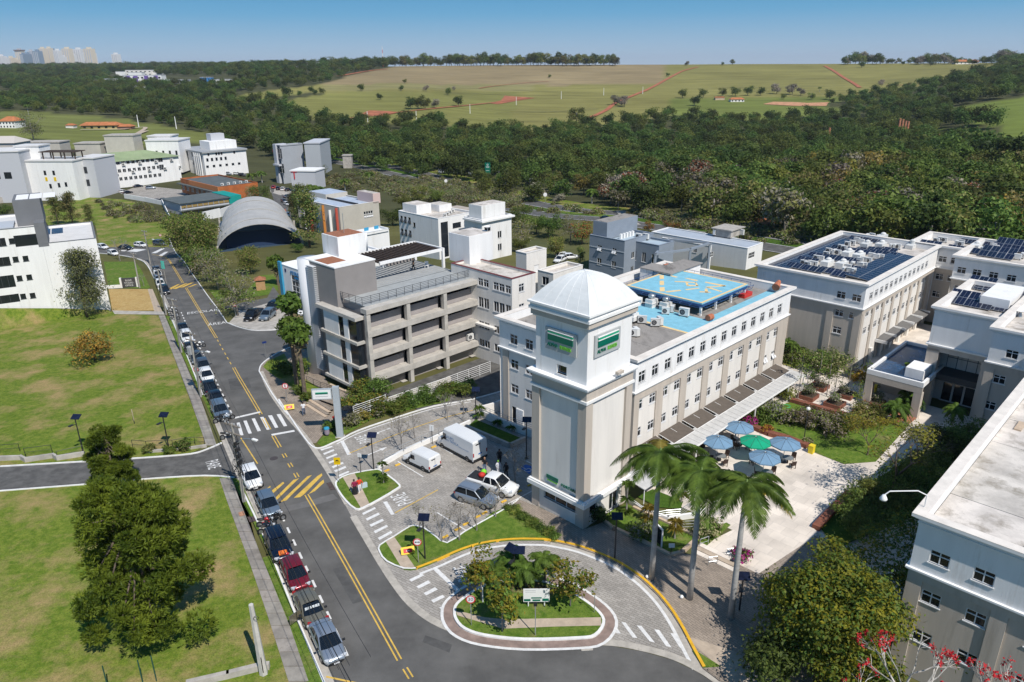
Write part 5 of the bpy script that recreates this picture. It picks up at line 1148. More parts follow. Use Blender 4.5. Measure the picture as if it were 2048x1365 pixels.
ac(*q1('j',520,490),5.3,CROT+R(-90),'white air conditioner on the blue-grey wing roof, left one',1.5);ac(*q1('j',578,490),5.3,CROT+R(-90),'white air conditioner on the blue-grey wing roof, right one',1.5)
t=Th('garden_pergola','blue-grey concrete frame with roof garden beside the blue-grey office','pergola',C(*Rp(*q1('j',660,620),4.5),0),CROT);fa=lambda k,a,b,z:V3(C(*Rp(*q1(k,a,b),z),z))
b0=t.location.copy();Mi=(Matrix.Translation(b0)@Matrix.Rotation(CROT,4,'Z')).inverted()
def beam(p,q,w,name='beam',zz=.4):
 p,q=Mi@p,Mi@q;mb=MB();d=q-p;mb.obox((p+q)/2,d.length+w,w,zz,atan2(d.y,d.x));mb.o(name,MBG,t)
c1,c2,c3,c4=fa('j',660,610,4.4),fa('j',945,570,4.4),fa('j',1105,520,4.4),fa('j',770,490,4.4)
beam(c1,c2,.4);beam(c2,c3,.4);beam(c4,c3,.4);beam(c1,c4,.4)
for c in(c1,c2,c3):beam(V3((c.x,c.y,1.2)),V3((c.x+.01,c.y,1.2)),.4,'column',6.2)
g=bpx('flat_grey_roof_building','low white building with a wide flat grey metal roof behind the helipad',3.6,q1('j',940,500),q1('j',1110,545),q1('j',1340,580),-2.4,[('-a',(.3,),(1.9,),.9,.9,'3'),('-v',(.35,),(2.4,),2.4,1.1,'g42')],MWa,.12,mat('grey_sheet_roof',(.36,.37,.385),.6,.06,.4),extra_a=0,extra_v=6)
g=bpx('flat_grey_roof_annex','low white annex with the pale blue-grey flat roof beside the solar office',3.5,q1('j',1340,560),q1('j',1415,562),q1('j',1690,602),-2.4,[('-v',(.3,),(2.4,),2.6,1.2,'g42')],MWa,.12,mat('pale_sheet_roof',(.40,.44,.49),.6,.06,.4),extra_v=22,extra_a=6)
for i in range(9):ac(*q1('j',1150+26*i,455-(i%2)*14),3.6,CROT+R(rnd.choice((0,90))),'dusty air conditioner in the cluster on the flat grey metal roof',1.5)['group']='cooler cluster on the flat grey roof'
t=Th('roof_shelter','low concrete shelter slab among the coolers on the flat grey roof','shelter',G(*q1('j',1250,450),3.6),CROT);MB().box(-3,3,-2.5,2.5,1.5,1.7).o('slab',MCo,t);MB().box(-2.7,2.7,-2.2,2.2,0,1.498).o('wall',MCo,t)
g=bpx('blue_white_studio','white studio with bright blue pillars and a large grid window behind the concrete grid building',5.6,q1('n',660,930),q1('n',850,1000),q1('n',1270,760),-4.2,[('-a',(.28,),(6.3,),4.6,5.0,'g45')],MWa,.4,MWa,fm=M_frame,gm=mat('grey_glass',(.06,.07,.08),.1))
a0,a1,v0,v1,zb,z=g.r;M_blu=mat('studio_blue',(.035,.27,.45),.7,.06,1)
g.bp('blue_pillar',M_blu,a0-.35,a0-.005,v1-.9,v1+.1,zb,z+.5)
Tx(p:=MB(),'PTTRO',.95,lambda x,y,zz:(-.06-zz,(v1-v0)*.38-x,z-zb-1.0+y),0,.03);g.pr('lettering',p,mat('sign_blue',(.0,.16,.42),.5));Tx(p:=MB(),'LABOR',.55,lambda x,y,zz:(-.06-zz,(v1-v0)*.30-x,z-zb-1.75+y),0,.03);g.pr('lettering',p,MATS['sign_blue'])
g.bp('emblem',mat('navy',(.01,.02,.12),.5),a0-.05,a0-.01,v1-2.2,v1-1.7,z-1.2,z-.6)
g=bpx('blue_white_hall','white hall block with blue corner stripes behind the white stair tower',6.8,q1('n',1010,745),q1('n',1270,665),q1('n',1640,665),-4.6,[('-a',(.5,),(1.6,),.5,.6,'1')],MWa,.4,MWa);a0,a1,v0,v1,zb,z=g.r
for x in(.35,.75):g.bp('blue_pillar',M_blu,a0+(a1-a0)*x,a0+(a1-a0)*x+1.1,v0-.12,v0-.005,zb,z+.3)
g=bpx('box_building','windowless beige-grey box building with red and white fins and a pale blue roof',1.6,q1('n',1050,360),q1('n',1140,472),q1('n',1560,440),-7.4,[('-v',(.62,.68,.74,.80),(3.2,),.7,.8,'1'),('-v',(.62,.68,.74,.80),(4.2,),.7,.8,'o')],mat('putty_render',(.47,.44,.385),.9,.05,.5),.35,mat('pale_blue_sheet',(.40,.46,.55),.7,.1,.6),cap=MCr)
a0,a1,v0,v1,zb,z=g.r
for i in range(6):p=MB();y=v0+1+(v1-v0-2)*i/6;g.bx(p,a0-.7,a0-.01,y,y+.35,zb,z-.3-(i%2));g.pr('facade_fin',p,(mat('fin_red',(.45,.08,.05),.7),MWa,mat('fin_orange',(.5,.2,.04),.7),M_glassb)[i%4])
g.bp('roof_ridge',MBk,a0+(a1-a0)*.47,a0+(a1-a0)*.49,v0+.3,v1-.3,z-.3,z+.25)
Tb(g,.86,1.05,.0,.35,4.0,'roof_box',mat('pale_pink',(.6,.45,.42),.85));Tb(g,.45,1.02,.72,1.15,2.6,'rear_roof_block',MATS['putty_render'],MATS['pale_blue_sheet'])
p=MB();y=v1-1.5;p.tu([(1.5,y-v0,z-zb-.4),(1.5,y-v0,z-zb+2.2)],.3,8);g.pr('flue',p,MMe)
hz=2.2
L0=P(437,505);Rr=L0+V3((.94,.34,0))*21.6
ht=Th('sports_court_roof','large arched pale metal roof over the sports court behind the street trees','arched roof',((L0+Rr)/2),atan2(.34,.94))
wd=(Rr-L0).length/2;M_arch=mat('arched_sheet',(.43,.415,.39),.6,.08,.25,wear=((.33,.31,.29),.3,.6))
dirv=46.0
for seg in range(6):
 y0,y1=-1+dirv*seg/6,-1+dirv*(seg+1)/6-.12;lift=.18*(seg%2);wk=1-.05*(seg//2)
 for k in range(8):
  mb=MB()
  for s2 in range(2):
   def ap(t_):an=pi*(1-t_)*.78+pi*.11;return(wd*1.02*wk*cos(an)/cos(pi*.11),1.0+(5.9+lift)*(sin(an)-sin(pi*.11))/(1-sin(pi*.11)))
   t0,t1=(k+s2*.5)/8,(k+(s2+1)*.5)/8;p,q=ap(t0),ap(t1)
   mb.quad((p[0],y0,p[1]),(q[0],y0,q[1]),(q[0],y1,q[1]),(p[0],y1,p[1]));mb.quad((p[0],y0,p[1]-.15),(q[0],y0,q[1]-.15),(q[0],y0,q[1]),(p[0],y0,p[1]))
  mb.o('sheet',M_arch,ht,smooth=False)
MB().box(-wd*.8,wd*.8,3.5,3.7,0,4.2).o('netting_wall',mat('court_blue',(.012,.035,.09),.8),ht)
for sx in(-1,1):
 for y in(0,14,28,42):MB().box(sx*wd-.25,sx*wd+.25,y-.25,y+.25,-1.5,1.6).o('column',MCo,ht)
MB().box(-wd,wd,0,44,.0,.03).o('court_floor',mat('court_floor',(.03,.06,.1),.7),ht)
c0=P(*q1('l',910,985));fd=V3((-.866,-.5,0));HB=13.8
def onplane(px,py,p0,d):
 r=ray(px,py);nx,ny=-d.y,d.x;t=(p0.x*nx+p0.y*ny)/(r.x*nx+r.y*ny)
 q=V3((0,0,CAM_H))+r*t;return((q-V3((p0.x,p0.y,0))).dot(d),q.z)
LB=Bld('left_white_building','white apartment-like block with small square windows and dark grey roof boxes at the left edge',0,0,0,rz=R(30),loc=c0)
M_dgrey=mat('roof_grey_render',(.15,.155,.165),.8,.05,.5);M_wroof=mat('white_roof',(.62,.61,.6),.85,.06,.6)
def fw(*q):a=[onplane(*q1('l',*p),c0,fd)for p in q];return[(-x,z-c0.z)for x,z in a]
wl=[]
for u,v,w,h,k in((97,420,.85,.95,'1'),(128,570,.85,.95,'1'),(210,563,.85,.95,'1'),(160,725,.85,.95,'1'),(240,716,.85,.95,'1'),(190,873,.85,.95,'1'),(268,866,.85,.95,'1'),(5,430,1.5,1.4,'2'),(25,588,2.1,1.5,'2'),(42,755,2.9,2.2,'g31'),(45,898,4.2,1.5,'g31'),(240,412,4.4,2.0,'n')):
 x,z=fw((u,v))[0];wl.append(('-v',x,z-h/2,w,h,k))
xl=fw((-260,700))[0][0];xs=fw((345,440))[0][0];hl=fw((345,290))[0][1];hl2=fw((65,322))[0][1]
LB.walls(xs,0,0,18,-2,HB,[w for w in wl if w[1]>xs],MWa,.15,.4,M_wroof,name='wall',cap=M_dgrey,fm=M_dframe)
LB.walls(xl,xs-.02,0,16,-2,hl2,[w for w in wl if w[1]<=xs],MWa,.15,.35,M_wroof,name='wall',cap=M_dgrey,fm=M_dframe)
x1,x2=fw((140,330))[0][0],fw((340,330))[0][0]
LB.bp('roof_box',M_dgrey,x1,x2+.6,3.5,12,hl2-.4,hl2+4.2)
LB.bp('roof_box',M_dgrey,xs-.6,xs+1.0,-.03,7,HB-.5,hl2+.6)
LB.bp('roof_deck',mat('pale_roof_sheet',(.45,.48,.52),.6),xl,x1-.5,.4,7,hl2-.36,hl2+.25)
bk=MB();lo=[P(*q)for q in((-330,690),(0,660),(110,640),(222,626))];tp=[]
for u in(-330,0,110,218):r_=onplane(u,616+max(0,u-110)*.03,c0,fd);q=c0+fd*r_[0];tp.append(V3((q.x,q.y,max(r_[1],c0.z)))-V3((-.5,.866,0))*.3)
for i in range(3):bk.quad(lo[i],lo[i+1],tp[i+1],tp[i])
Sr(bk.o('lawn_bank',M_lawn))
for i in range(3):LB.bp('roof_light',MWa,x1+.5+i*2.1,x1+2.4+i*2.1,4.5,10.5,hl2+4.202,hl2+4.26)
def fence(name,label,pts,h,m,post=3.0,wires=3,cat='fence',rad=.03):
 return rail(name,label,pts,h,wires,m,post,cat)
fence('wire_fence','thin wire fence along the foot of the left white block',[P(*q)+V3((0,-.4,0))for q in Q('l',(-100,965),(5,968),(250,972),(480,976),(800,985),(915,990))],2.0,MMe,4.5,3)
# vehicles
M_tyre=mat('tyre_rubber',(.015,.015,.016),.85);M_rim=mat('alloy_rim',(.4,.41,.42),.35,metal=.8)
M_cglass=mat('car_glass',(.008,.011,.015),.04,spec=.7);M_hl=mat('headlight_lens',(.55,.57,.6),.15);M_tl=mat('tail_lens',(.35,.012,.01),.2)
MPl=mat('black_plastic',(.02,.02,.021),.55);M_plate=mat('number_plate',(.6,.6,.6),.5)
def paintm(n,c,metal=.35):return mat('paint_'+n,c,.28,metal=metal,coat=.7)
PAINT={'silver':paintm('silver',(.36,.40,.45),.6),'blue_silver':paintm('blue_silver',(.22,.28,.34),.6),'olive':paintm('olive',(.24,.215,.155),.5),'red':paintm('red',(.20,.012,.022)),'navy':paintm('navy',(.006,.010,.026)),'white':paintm('white',(.74,.74,.73),0),'black':paintm('black',(.009,.009,.011)),'grey':paintm('grey',(.10,.115,.135),.5),'bright_red':paintm('bright_red',(.42,.015,.02),.1)}
_wheel={}
def wheel_mesh(r):
 if r in _wheel:return _wheel[r]
 m=MB();n=18
 for y0,y1 in((-.1,.1),):
  m.tu([(0,-.1,0),(0,.1,0)],r,n)
 h=MB();h.tu([(0,-.108,0),(0,.108,0)],r*.62,14)
 _wheel[r]=(m.mesh('tyre',M_tyre),h.mesh('rim',M_rim));return _wheel[r]
KIND={'hatchback':(3.9,1.70,1.48,.93,-1.86,-1.45,.2,1.0,1.24,.30),'sedan':(4.35,1.72,1.44,.92,-1.55,-.95,.28,1.08,1.29,.30),'suv':(4.25,1.78,1.64,1.02,-2.05,-1.72,.22,.95,1.30,.34),'pickup':(5.2,1.85,1.78,1.1,-.62,-.42,.72,1.42,1.56,.37),'wagon':(4.1,1.68,1.5,.92,-1.98,-1.7,.22,1.0,1.22,.29)}
_carmesh={}
def car_meshes(kind):
 if kind in _carmesh:return _carmesh[kind]
 L,Wd,H,zb,xb0,xr0,xr1,xb1,wb,wr=KIND[kind];hl=L/2;w=Wd/2;D={}
 st=[(-hl,.46,zb-.22,w*.80),(-hl+.06,.34,zb-.06,w*.90),(-hl+.35,.26,zb-.01,w*.97),(-hl*.4,.23,zb,w),(.1,.23,zb,w),(xb1-.1,.23,zb,w*.99),(hl-.75,.25,zb-.06,w*.97),(hl-.3,.28,zb-.16,w*.90),(hl-.07,.34,zb-.26,w*.78),(hl,.45,zb-.36,w*.64)]
 if kind=='pickup':st[0]=(-hl,.5,zb-.05,w*.93);st[1]=(-hl+.04,.4,zb-.02,w*.96)
 b=MB();ring=lambda x,z0,z1,ww:[(x,-ww*.9,z0),(x,-ww,z0+(z1-z0)*.35),(x,-ww*.985,z0+(z1-z0)*.72),(x,-ww*.92,z1-.02),(x,-ww*.62,z1+.015),(x,0,z1+.035),(x,ww*.62,z1+.015),(x,ww*.92,z1-.02),(x,ww*.985,z0+(z1-z0)*.72),(x,ww,z0+(z1-z0)*.35),(x,ww*.9,z0)]
 rs=[ring(*q)for q in st];n=11;vs=[p for r_ in rs for p in r_];fs=[]
 for i in range(len(rs)-1):
  for k in range(n-1):fs.append((i*n+k,i*n+k+1,(i+1)*n+k+1,(i+1)*n+k))
  fs.append((i*n+n-1,i*n,(i+1)*n,(i+1)*n+n-1))
 fs.append(tuple(range(n))[::-1]);fs.append(tuple((len(rs)-1)*n+k for k in range(n)));b.add(vs,fs);b.smooth=True;D['body']=b
 wr_=w*.74;wt=w*.91;zt=H
 r=MB();m=6;xs=[xr0-.02,xr0+.25,(xr0+xr1)/2,xr1-.15,xr1+.02];zz=[zt-.06,zt-.01,zt,zt-.015,zt-.07];rows=[]
 for x,z in zip(xs,zz):rows.append([(x,-wr_-.03,z-.05),(x,-wr_*.85,z),(x,-wr_*.4,z+.02),(x,wr_*.4,z+.02),(x,wr_*.85,z),(x,wr_+.03,z-.05)])
 r.add([p for q in rows for p in q],[(i*m+k,i*m+k+1,(i+1)*m+k+1,(i+1)*m+k)for i in range(4)for k in range(5)]);r.smooth=True;D['roof']=r
 z2=zt-.09
 cb={'fl':(xb1,-wt,zb),'fr':(xb1,wt,zb),'bl':(xb0,-wt,zb),'br':(xb0,wt,zb),'tfl':(xr1,-wr_,z2),'tfr':(xr1,wr_,z2),'tbl':(xr0,-wr_,z2),'tbr':(xr0,wr_,z2)}
 def pane(a,b_,c,d,bow=0.0):
  g=MB();A,B_,C_,D_=map(V3,(cb[a],cb[b_],cb[c],cb[d]));nn=4;ax=V3((1 if bow>0 else-1,0,0));pts=[]
  for j in range(2):
   for i in range(nn+1):
    t=i/nn;p=(A.lerp(B_,t)if j==0 else D_.lerp(C_,t));p=p+ax*abs(bow)*(1-(2*t-1)**2);pts.append(tuple(p))
  g.add(pts,[(i,i+1,nn+2+i,nn+1+i)for i in range(nn)]);return g
 D['windscreen']=pane('fl','fr','tfr','tfl',.12);D['rear_window']=pane('br','bl','tbl','tbr',-.08 if kind!='pickup' else-.01);D['side_window']=pane('bl','fl','tfl','tbl',1e-6);D['side_window2']=pane('fr','br','tbr','tfr',1e-6)
 for key,(a,c)in{'pillar':('fl','tfl'),'pillar2':('fr','tfr'),'pillar3':('bl','tbl'),'pillar4':('br','tbr')}.items():
  g=MB();g.tu([cb[a],cb[c]],.05,5);D[key]=g
 for s_,key in((-1,'pillar5'),(1,'pillar6')):
  g=MB();xm=(xb0+xb1)*.5-.1;xm2=(xr0+xr1)*.5;g.tu([(xm,s_*(wt+.005),zb),(xm2,s_*(wr_+.01),z2)],.04,4);D[key]=g
 for s_ in(-1,1):
  g=MB();g.obox((hl-.2,s_*w*.66,zb-.26),.28,.36,.15,s_*-.55);D['headlight'+('' if s_<0 else '2')]=g
  g=MB();g.obox((-hl+.08,s_*w*.76,zb-.15),.14,.26,.22,s_*.3);D['taillight'+('' if s_<0 else '2')]=g
  g=MB();g.obox((xb1-.2,s_*(w+.1),zb+.03),.12,.2,.13);D['mirror'+('' if s_<0 else '2')]=g
 g=MB();g.obox((hl-.05,0,.42),.12,w*1.1,.14);D['grille']=g
 g=MB();g.obox((hl+.02,0,.36),.03,.4,.12);D['plate']=g;g=MB();g.obox((-hl-.01,0,zb-.3),.03,.4,.12);D['plate2']=g
 if kind=='pickup':g=MB();g.box(-hl+.12,xb0-.1,-w*.8,w*.8,zb-.02,zb+.04);D['load_bed']=g
 if kind in('suv','wagon'):
  for s_ in(-1,1):g=MB();g.tu([(xr0+.1,s_*wr_*.9,zt+.05),(xr1-.1,s_*wr_*.9,zt+.05)],.025,4);D['roof_bar'+('' if s_<0 else '2')]=g
 _carmesh[kind]=D;return D
_cm={}
def car(kind,col,loc,rz,label,group=None,extra=None):
 t=Th('parked_'+('car' if kind!='pickup' else 'pickup'),label,'car' if kind!='pickup' else 'pickup truck',loc,rz,group)
 D=car_meshes(kind);P_=PAINT[col]
 for k,b in D.items():
  nm=k.rstrip('23456');m={'windscreen':M_cglass,'rear_window':M_cglass,'side_window':M_cglass,'headlight':M_hl,'taillight':M_tl,'mirror':MPl,'grille':MPl,'plate':M_plate,'load_bed':MPl,'roof_bar':M_rim}.get(nm,P_)
  key=(kind,k,m.name)
  if key not in _cm:_cm[key]=b.mesh(nm,m)
  put(_cm[key],nm,t)
 L,Wd,H,zb,xb0,xr0,xr1,xb1,wb,wr=KIND[kind];tm,rm=wheel_mesh(wr)
 for sx in(-1,1):
  for sy in(-1,1):
   o=put(tm,'wheel',t,(sx*wb,sy*(Wd/2-.09),wr));put(rm,'rim',o)
 return t
ROADA=atan2(-.866,.5)
SG='cars parked nose to tail along the left kerb'
street=[('sedan','silver','b',(1130,985),'silver-blue sedan with a blotched faded roof, nearest the bottom of the street'),('sedan','olive','b',(1003,745),'olive gold sedan with its left door open and white sunshades in the windscreen'),('hatchback','red','b',(890,490),'dark red hatchback parked between the black car and the olive sedan'),('suv','navy','b',(765,270),'glossy navy-black car with bicycles at its tail, behind the red hatchback'),('hatchback','blue_silver','r',(548,958),'blue-silver hatchback on the yellow hatching next to the white hatchback'),('hatchback','white','r',(410,738),'white hatchback with dark windscreen beside the tangled utility pole'),('suv','blue_silver','r',(155,195),'blue-grey estate car with roof bars just above the crossing'),('sedan','black','r',(120,105),'black sedan behind the blue-grey estate car'),('sedan','black','h',(480,1085),'black car by the pole with the round sign'),('hatchback','white','h',(455,985),'white hatchback between a black and a grey car, middle of the row'),('hatchback','grey','h',(428,905),'slate grey hatchback behind the white hatchback in mid row'),('sedan','grey','h',(370,840),'dark blue-grey sedan half hidden by the second utility pole'),('sedan','black','h',(325,765),'black sedan behind the white van-like car, upper row'),('suv','white','h',(292,670),'white suv below the motorbikes in the upper row'),('sedan','black','h',(262,610),'black sedan just below the motorbikes'),('suv','black','h',(112,295),'black suv at the yellow hatching by the far bend'),('hatchback','white','h',(78,245),'white hatchback ahead of the far black suv'),('hatchback','silver','h',(68,210),'silver hatchback under the green street banner'),('hatchback','white','h',(58,172),'white hatchback second from the far bend'),('sedan','grey','h',(48,138),'grey car at the head of the row by the far bend')]
for kd,col,k,q,lb_ in street:
 p=PW(k,*q,KIND[kd][2]-.05);car(kd,col,p,ROADA,lb_,SG)
def two(k,rear,front):a,b=PW(k,*rear),PW(k,*front);return atan2(b.y-a.y,b.x-a.x)
olive=[o for o in bpy.data.objects if o.get('label','').startswith('olive gold')][0]
MB().obox((.45,-1.28,.62),.95,.06,.75,R(-65)).o('open_door',PAINT['olive'],olive);
for x in(-.38,0.02,.38):MB().obox((.74,x,1.14),.05,.32,.38,0,0).o('sunshade',mat('sunshade_white',(.7,.74,.75),.5),olive,rz=None)
for kd,col,k,q,front,lb_,gp in[('hatchback','white','l',(1150,440),(40,2),'white hatchback parked on the far side of the junction, right of the bare tree',None),('suv','grey','l',(1310,428),(40,2),'dark-windowed silver suv at the junction beside the round sign',None),('hatchback','white','l',(925,505),(30,6),'white car half hidden by the bare round tree at the junction',None),('hatchback','white','l',(838,455),(30,4),'white car peeping out behind the left white block',None),('sedan','black','l',(1025,462),(35,2),'dark car under the bare round tree at the junction',None),('pickup','black','h',(845,515),(-40,25),'black pickup in the small court beside the white mottled tree',None),('suv','blue_silver','h',(960,518),(-40,25),'blue-grey suv in the small court beside the black pickup',None),('suv','black','h',(1005,452),(-40,25),'black suv behind the two cars of the small court',None),('hatchback','white','h',(1268,478),(-30,22),'white car behind the fan palms by the grid window studio',None),('sedan','black','r',(1225,245),(55,-32),'black car hidden in the hedge behind the grey totem sign',None),('hatchback','white','o',(720,1115),(30,-4),'white car at the left of the sloping car park',None),('sedan','black','o',(745,1120),(30,-4),'black sedan beside the white car at the left of the sloping car park',None),('sedan','navy','o',(806,1083),(30,-4),'dark blue car by the yellow shrubs of the white hotel block',None),('suv','silver','o',(880,1094),(30,-2),'silver suv beside the orange shop wall',None),('sedan','navy','o',(920,1168),(30,-4),'dark car in the car park, left one next to the restaurant',None),('sedan','black','o',(958,1163),(30,-4),'dark car in the car park, right one next to the restaurant',None),('hatchback','navy','o',(1115,1128),(30,0),'dark car tucked between the orange shop and the restaurant',None),('hatchback','bright_red','n',(605,298),(20,-14),'bright red car at the left of the row below the red sign','far row'),('suv','navy','n',(643,310),(20,-14),'dark suv second in the row below the red sign','far row'),('suv','white','n',(680,314),(20,-14),'white suv third in the row below the red sign','far row'),('sedan','black','n',(716,318),(20,-14),'black sedan last in the row below the red sign','far row'),('sedan','grey','n',(722,372),(30,-4),'grey car alone on the lane below the red car row',None),('hatchback','grey','n',(686,413),(30,8),'grey car in the lane above the arched roof, rear one',None),('hatchback','white','n',(710,434),(30,8),'white car in the lane above the arched roof, front one',None),('hatchback','white','n',(722,524),(-12,30),'white car beside the arched roof and dark conifers',None),('hatchback','white','k',(1562,615),(40,-4),'white car in the yard beyond the tan roof, front one',None),('hatchback','white','k',(1512,605),(40,-4),'white car in the yard beyond the tan roof, rear one',None),('hatchback','white','k',(1475,638),(-30,12),'white car in the yard beyond the tan roof, by the small conifer',None),('sedan','black','k',(1850,308),(40,8),'dark car driving on the highway behind the blue-grey tower',None),('suv','white','o',(1265,1003),(22,2),'white car left in the row at the modern white villa','villa row'),('suv','silver','o',(1330,1012),(22,2),'silver car in the row at the modern white villa','villa row'),('hatchback','white','o',(1385,1012),(22,2),'white car right in the row at the modern white villa','villa row'),('suv','black','o',(1415,1020),(22,2),'black car last in the row at the modern white villa','villa row')]:
 a=q1(k,*q);s=_Z[k][2];p=P(a[0],a[1],1.0);b=P(a[0]+front[0]/s*2,a[1]+front[1]/s*2,1.0);car(kd,col,p,atan2(b.y-p.y,b.x-p.x),lb_,gp and{'far row':'cars in the row below the red sign','villa row':'cars at the modern white villa'}[gp])
ang=two('p',(1390,850),(1740,960));car('pickup','white',PW('p',1580,900),ang,'white pickup with a loaded bed under the bare trees by the tower')
car('suv','silver',PW('p',1450,1000),ang,'silver-white suv beside the white pickup under the bare trees')
for(u,v),s_,c_,lb_ in(((1490,790),.35,(.5,.03,.02),'red bag in the bed of the white pickup'),((1505,765),.3,(.2,.6,.03),'bright green bundle in the bed of the white pickup')):
 p=PW('p',u,v,1.15);t=Th('cargo_bag',lb_,'bag',(p.x,p.y,1.14),0);MB().la(0,0,[(0,0),(s_,.05),(s_,.3),(.1,.45),(0,.46)],8).o('bag',mat('bag_%d'%u,c_,.7),t,smooth=True)
def van(name,label,loc,rz,L,Wd,H,hood,roofx,text=None,glass_h=.62):
 t=Th(name,label,'van',loc,rz);w=Wd/2;hl=L/2;b=MB();P_=PAINT['white']
 sec=lambda x,z:[(x,-w,.32),(x,-w*1.01,z*.5),(x,-w*.96,z-.12),(x,-w*.86,z),(x,w*.86,z),(x,w*.96,z-.12),(x,w*1.01,z*.5),(x,w,.32)]
 xs=[(-hl,H*.95),(-hl+.1,H),((-hl+roofx)/2,H+.03),(roofx,H),((roofx+hl-hood)/2+.1,H*.80),(hl-hood,H*.56),(hl-.25,H*.47),(hl-.04,H*.36),(hl,H*.28)]
 R_=[sec(*q)for q in xs];m=8;b.add([p for q in R_ for p in q],[(i*m+k,i*m+(k+1)%m,(i+1)*m+(k+1)%m,(i+1)*m+k)for i in range(len(R_)-1)for k in range(m)]+[tuple(range(m))[::-1],tuple((len(R_)-1)*m+k for k in range(m))]);b.o('body',P_,t)
 x0,x1=roofx+.1,hl-hood;z0,z1=H*.93,H*.585
 g=MB();g.quad((x1+.03,-w*.88,z1+.02),(x1+.03,w*.88,z1+.02),(x0+.03,w*.8,z0+.02),(x0+.03,-w*.8,z0+.02));g.o('windscreen',M_cglass,t)
 for s_ in(-1,1):
  g=MB();y=s_*(w*1.02);q=[(x1-.1,y,H*.52),(x0-.55,y,H*.52),(x0-.5,y*.985,H*.8),(x0+.05,y*.985,H*.8)];g.add(q,[(0,1,2,3)]);g.o('side_window',M_cglass,t)
  g=MB();g.obox((hl-.12,s_*w*.72,H*.36),.22,.3,.2,-s_*.4);g.o('headlight',M_hl,t)
  g=MB();g.box(-hl-.02,-hl+.08,s_*w*.93-.07,s_*w*.93+.07,H*.33,H*.5);g.o('taillight',M_tl,t)
  g=MB();g.obox((x1-.1,s_*(w+.16),H*.55),.1,.2,.26);g.o('mirror',MPl,t)
  g=MB();g.box(-hl*.95,hl*.8,s_*w*1.02-.02,s_*w*1.02+.02,.28,.45);g.o('side_trim',MPl,t)
 g=MB();g.box(-hl-.06,-hl+.06,-w*.97,w*.97,.28,.5);g.o('rear_bumper',MPl,t);g=MB();g.box(hl-.1,hl+.06,-w*.9,w*.9,.25,.45);g.o('front_bumper',MPl,t)
 g=MB();g.box(-hl-.035,-hl-.01,-.03,w*.6,H*.82,H*.87);g.o('brake_light',MPl,t);g=MB();g.box(-hl-.03,-hl-.01,-.25,.25,H*.36,H*.42);g.o('plate',mat('plate_blue',(.05,.15,.4),.5),t)
 g=MB();g.box(-hl-.012,-hl-.004,-.012,.012,.5,H*.9);g.o('door_seam',MPl,t)
 tm,rm=wheel_mesh(.33)
 for sx in(-hl+.95,hl-.85):
  for sy in(-1,1):o=put(tm,'wheel',t,(sx,sy*(w-.09),.33));put(rm,'rim',o)
 if text:
  for i,(s_,sz,zz,xo)in en(text):
   g=MB();Tx(g,s_,sz,lambda x,y,z:(-x+xo,w*1.022+.004,zz+y));g.o('lettering',MATS['sign_blue'],t)
 return t
a_,b_=PW('p',1420,695),PW('p',1130,540)
vd=(b_-a_).normalized();vn=V3((-vd.y,vd.x,0));c_=(a_+b_)/2-vn*.95
van('cargo_van','large white high-roof cargo van with blue lettering on its side',c_,atan2(vd.y,vd.x),5.9,2.0,2.55,1.0,1.75,[('GRUPO',.42,1.78,.75),('em TROCA',.42,1.42,.35),('sempre ao seu lado',.2,1.3,-1.5)])
a_,b_=PW('p',1040,765),PW('p',865,680);vd=(b_-a_).normalized();vn=V3((-vd.y,vd.x,0));c_=(a_+b_)/2-vn*.8
van('delivery_van','small white delivery van parked left of the large cargo van',c_,atan2(vd.y,vd.x),4.1,1.66,1.75,1.15,.55)
# motorbikes and bicycles
def moto(loc,rz,label,col,group=None):
 t=Th('motorbike',label,'motorbike',loc,rz,group)
 for x in(-.62,.62):mb=MB();mb.tu([(x,-.06,.3),(x,.06,.3)],.3,12);o=mb.o('wheel',M_tyre,t);MB().tu([(x,-.065,.3),(x,.065,.3)],.18,10).o('rim',M_rim,o)
 MB().la(0,0,[(0,.35),(.16,.4),(.2,.6),(.13,.78),(0,.8)],8).o('engine',MPl,t)
 MB().tu([(.3,0,.72),(.05,0,.86),(-.2,0,.8)],[.1,.17,.12],8).o('tank',col,t,smooth=True)
 MB().tu([(-.15,0,.82),(-.5,0,.8),(-.8,0,.88)],[.13,.14,.08],7).o('seat',MPl,t,smooth=True)
 MB().tu([(.62,0,.3),(.42,0,.95)],.05,5).o('fork',MMe,t);MB().tu([(.3,-.36,1.0),(.42,0,.97),(.3,.36,1.0)],.03,5).o('handlebar',MMe,t)
 MB().tu([(-.62,0,.3),(-.3,0,.5),(.3,0,.5)],.05,5).o('frame',col,t);MB().la(.55,0,[(0,.78),(.1,.82),(.1,.92),(0,.95)],8).o('headlamp',M_hl,t);return t
MG='motorbikes parked between the cars'
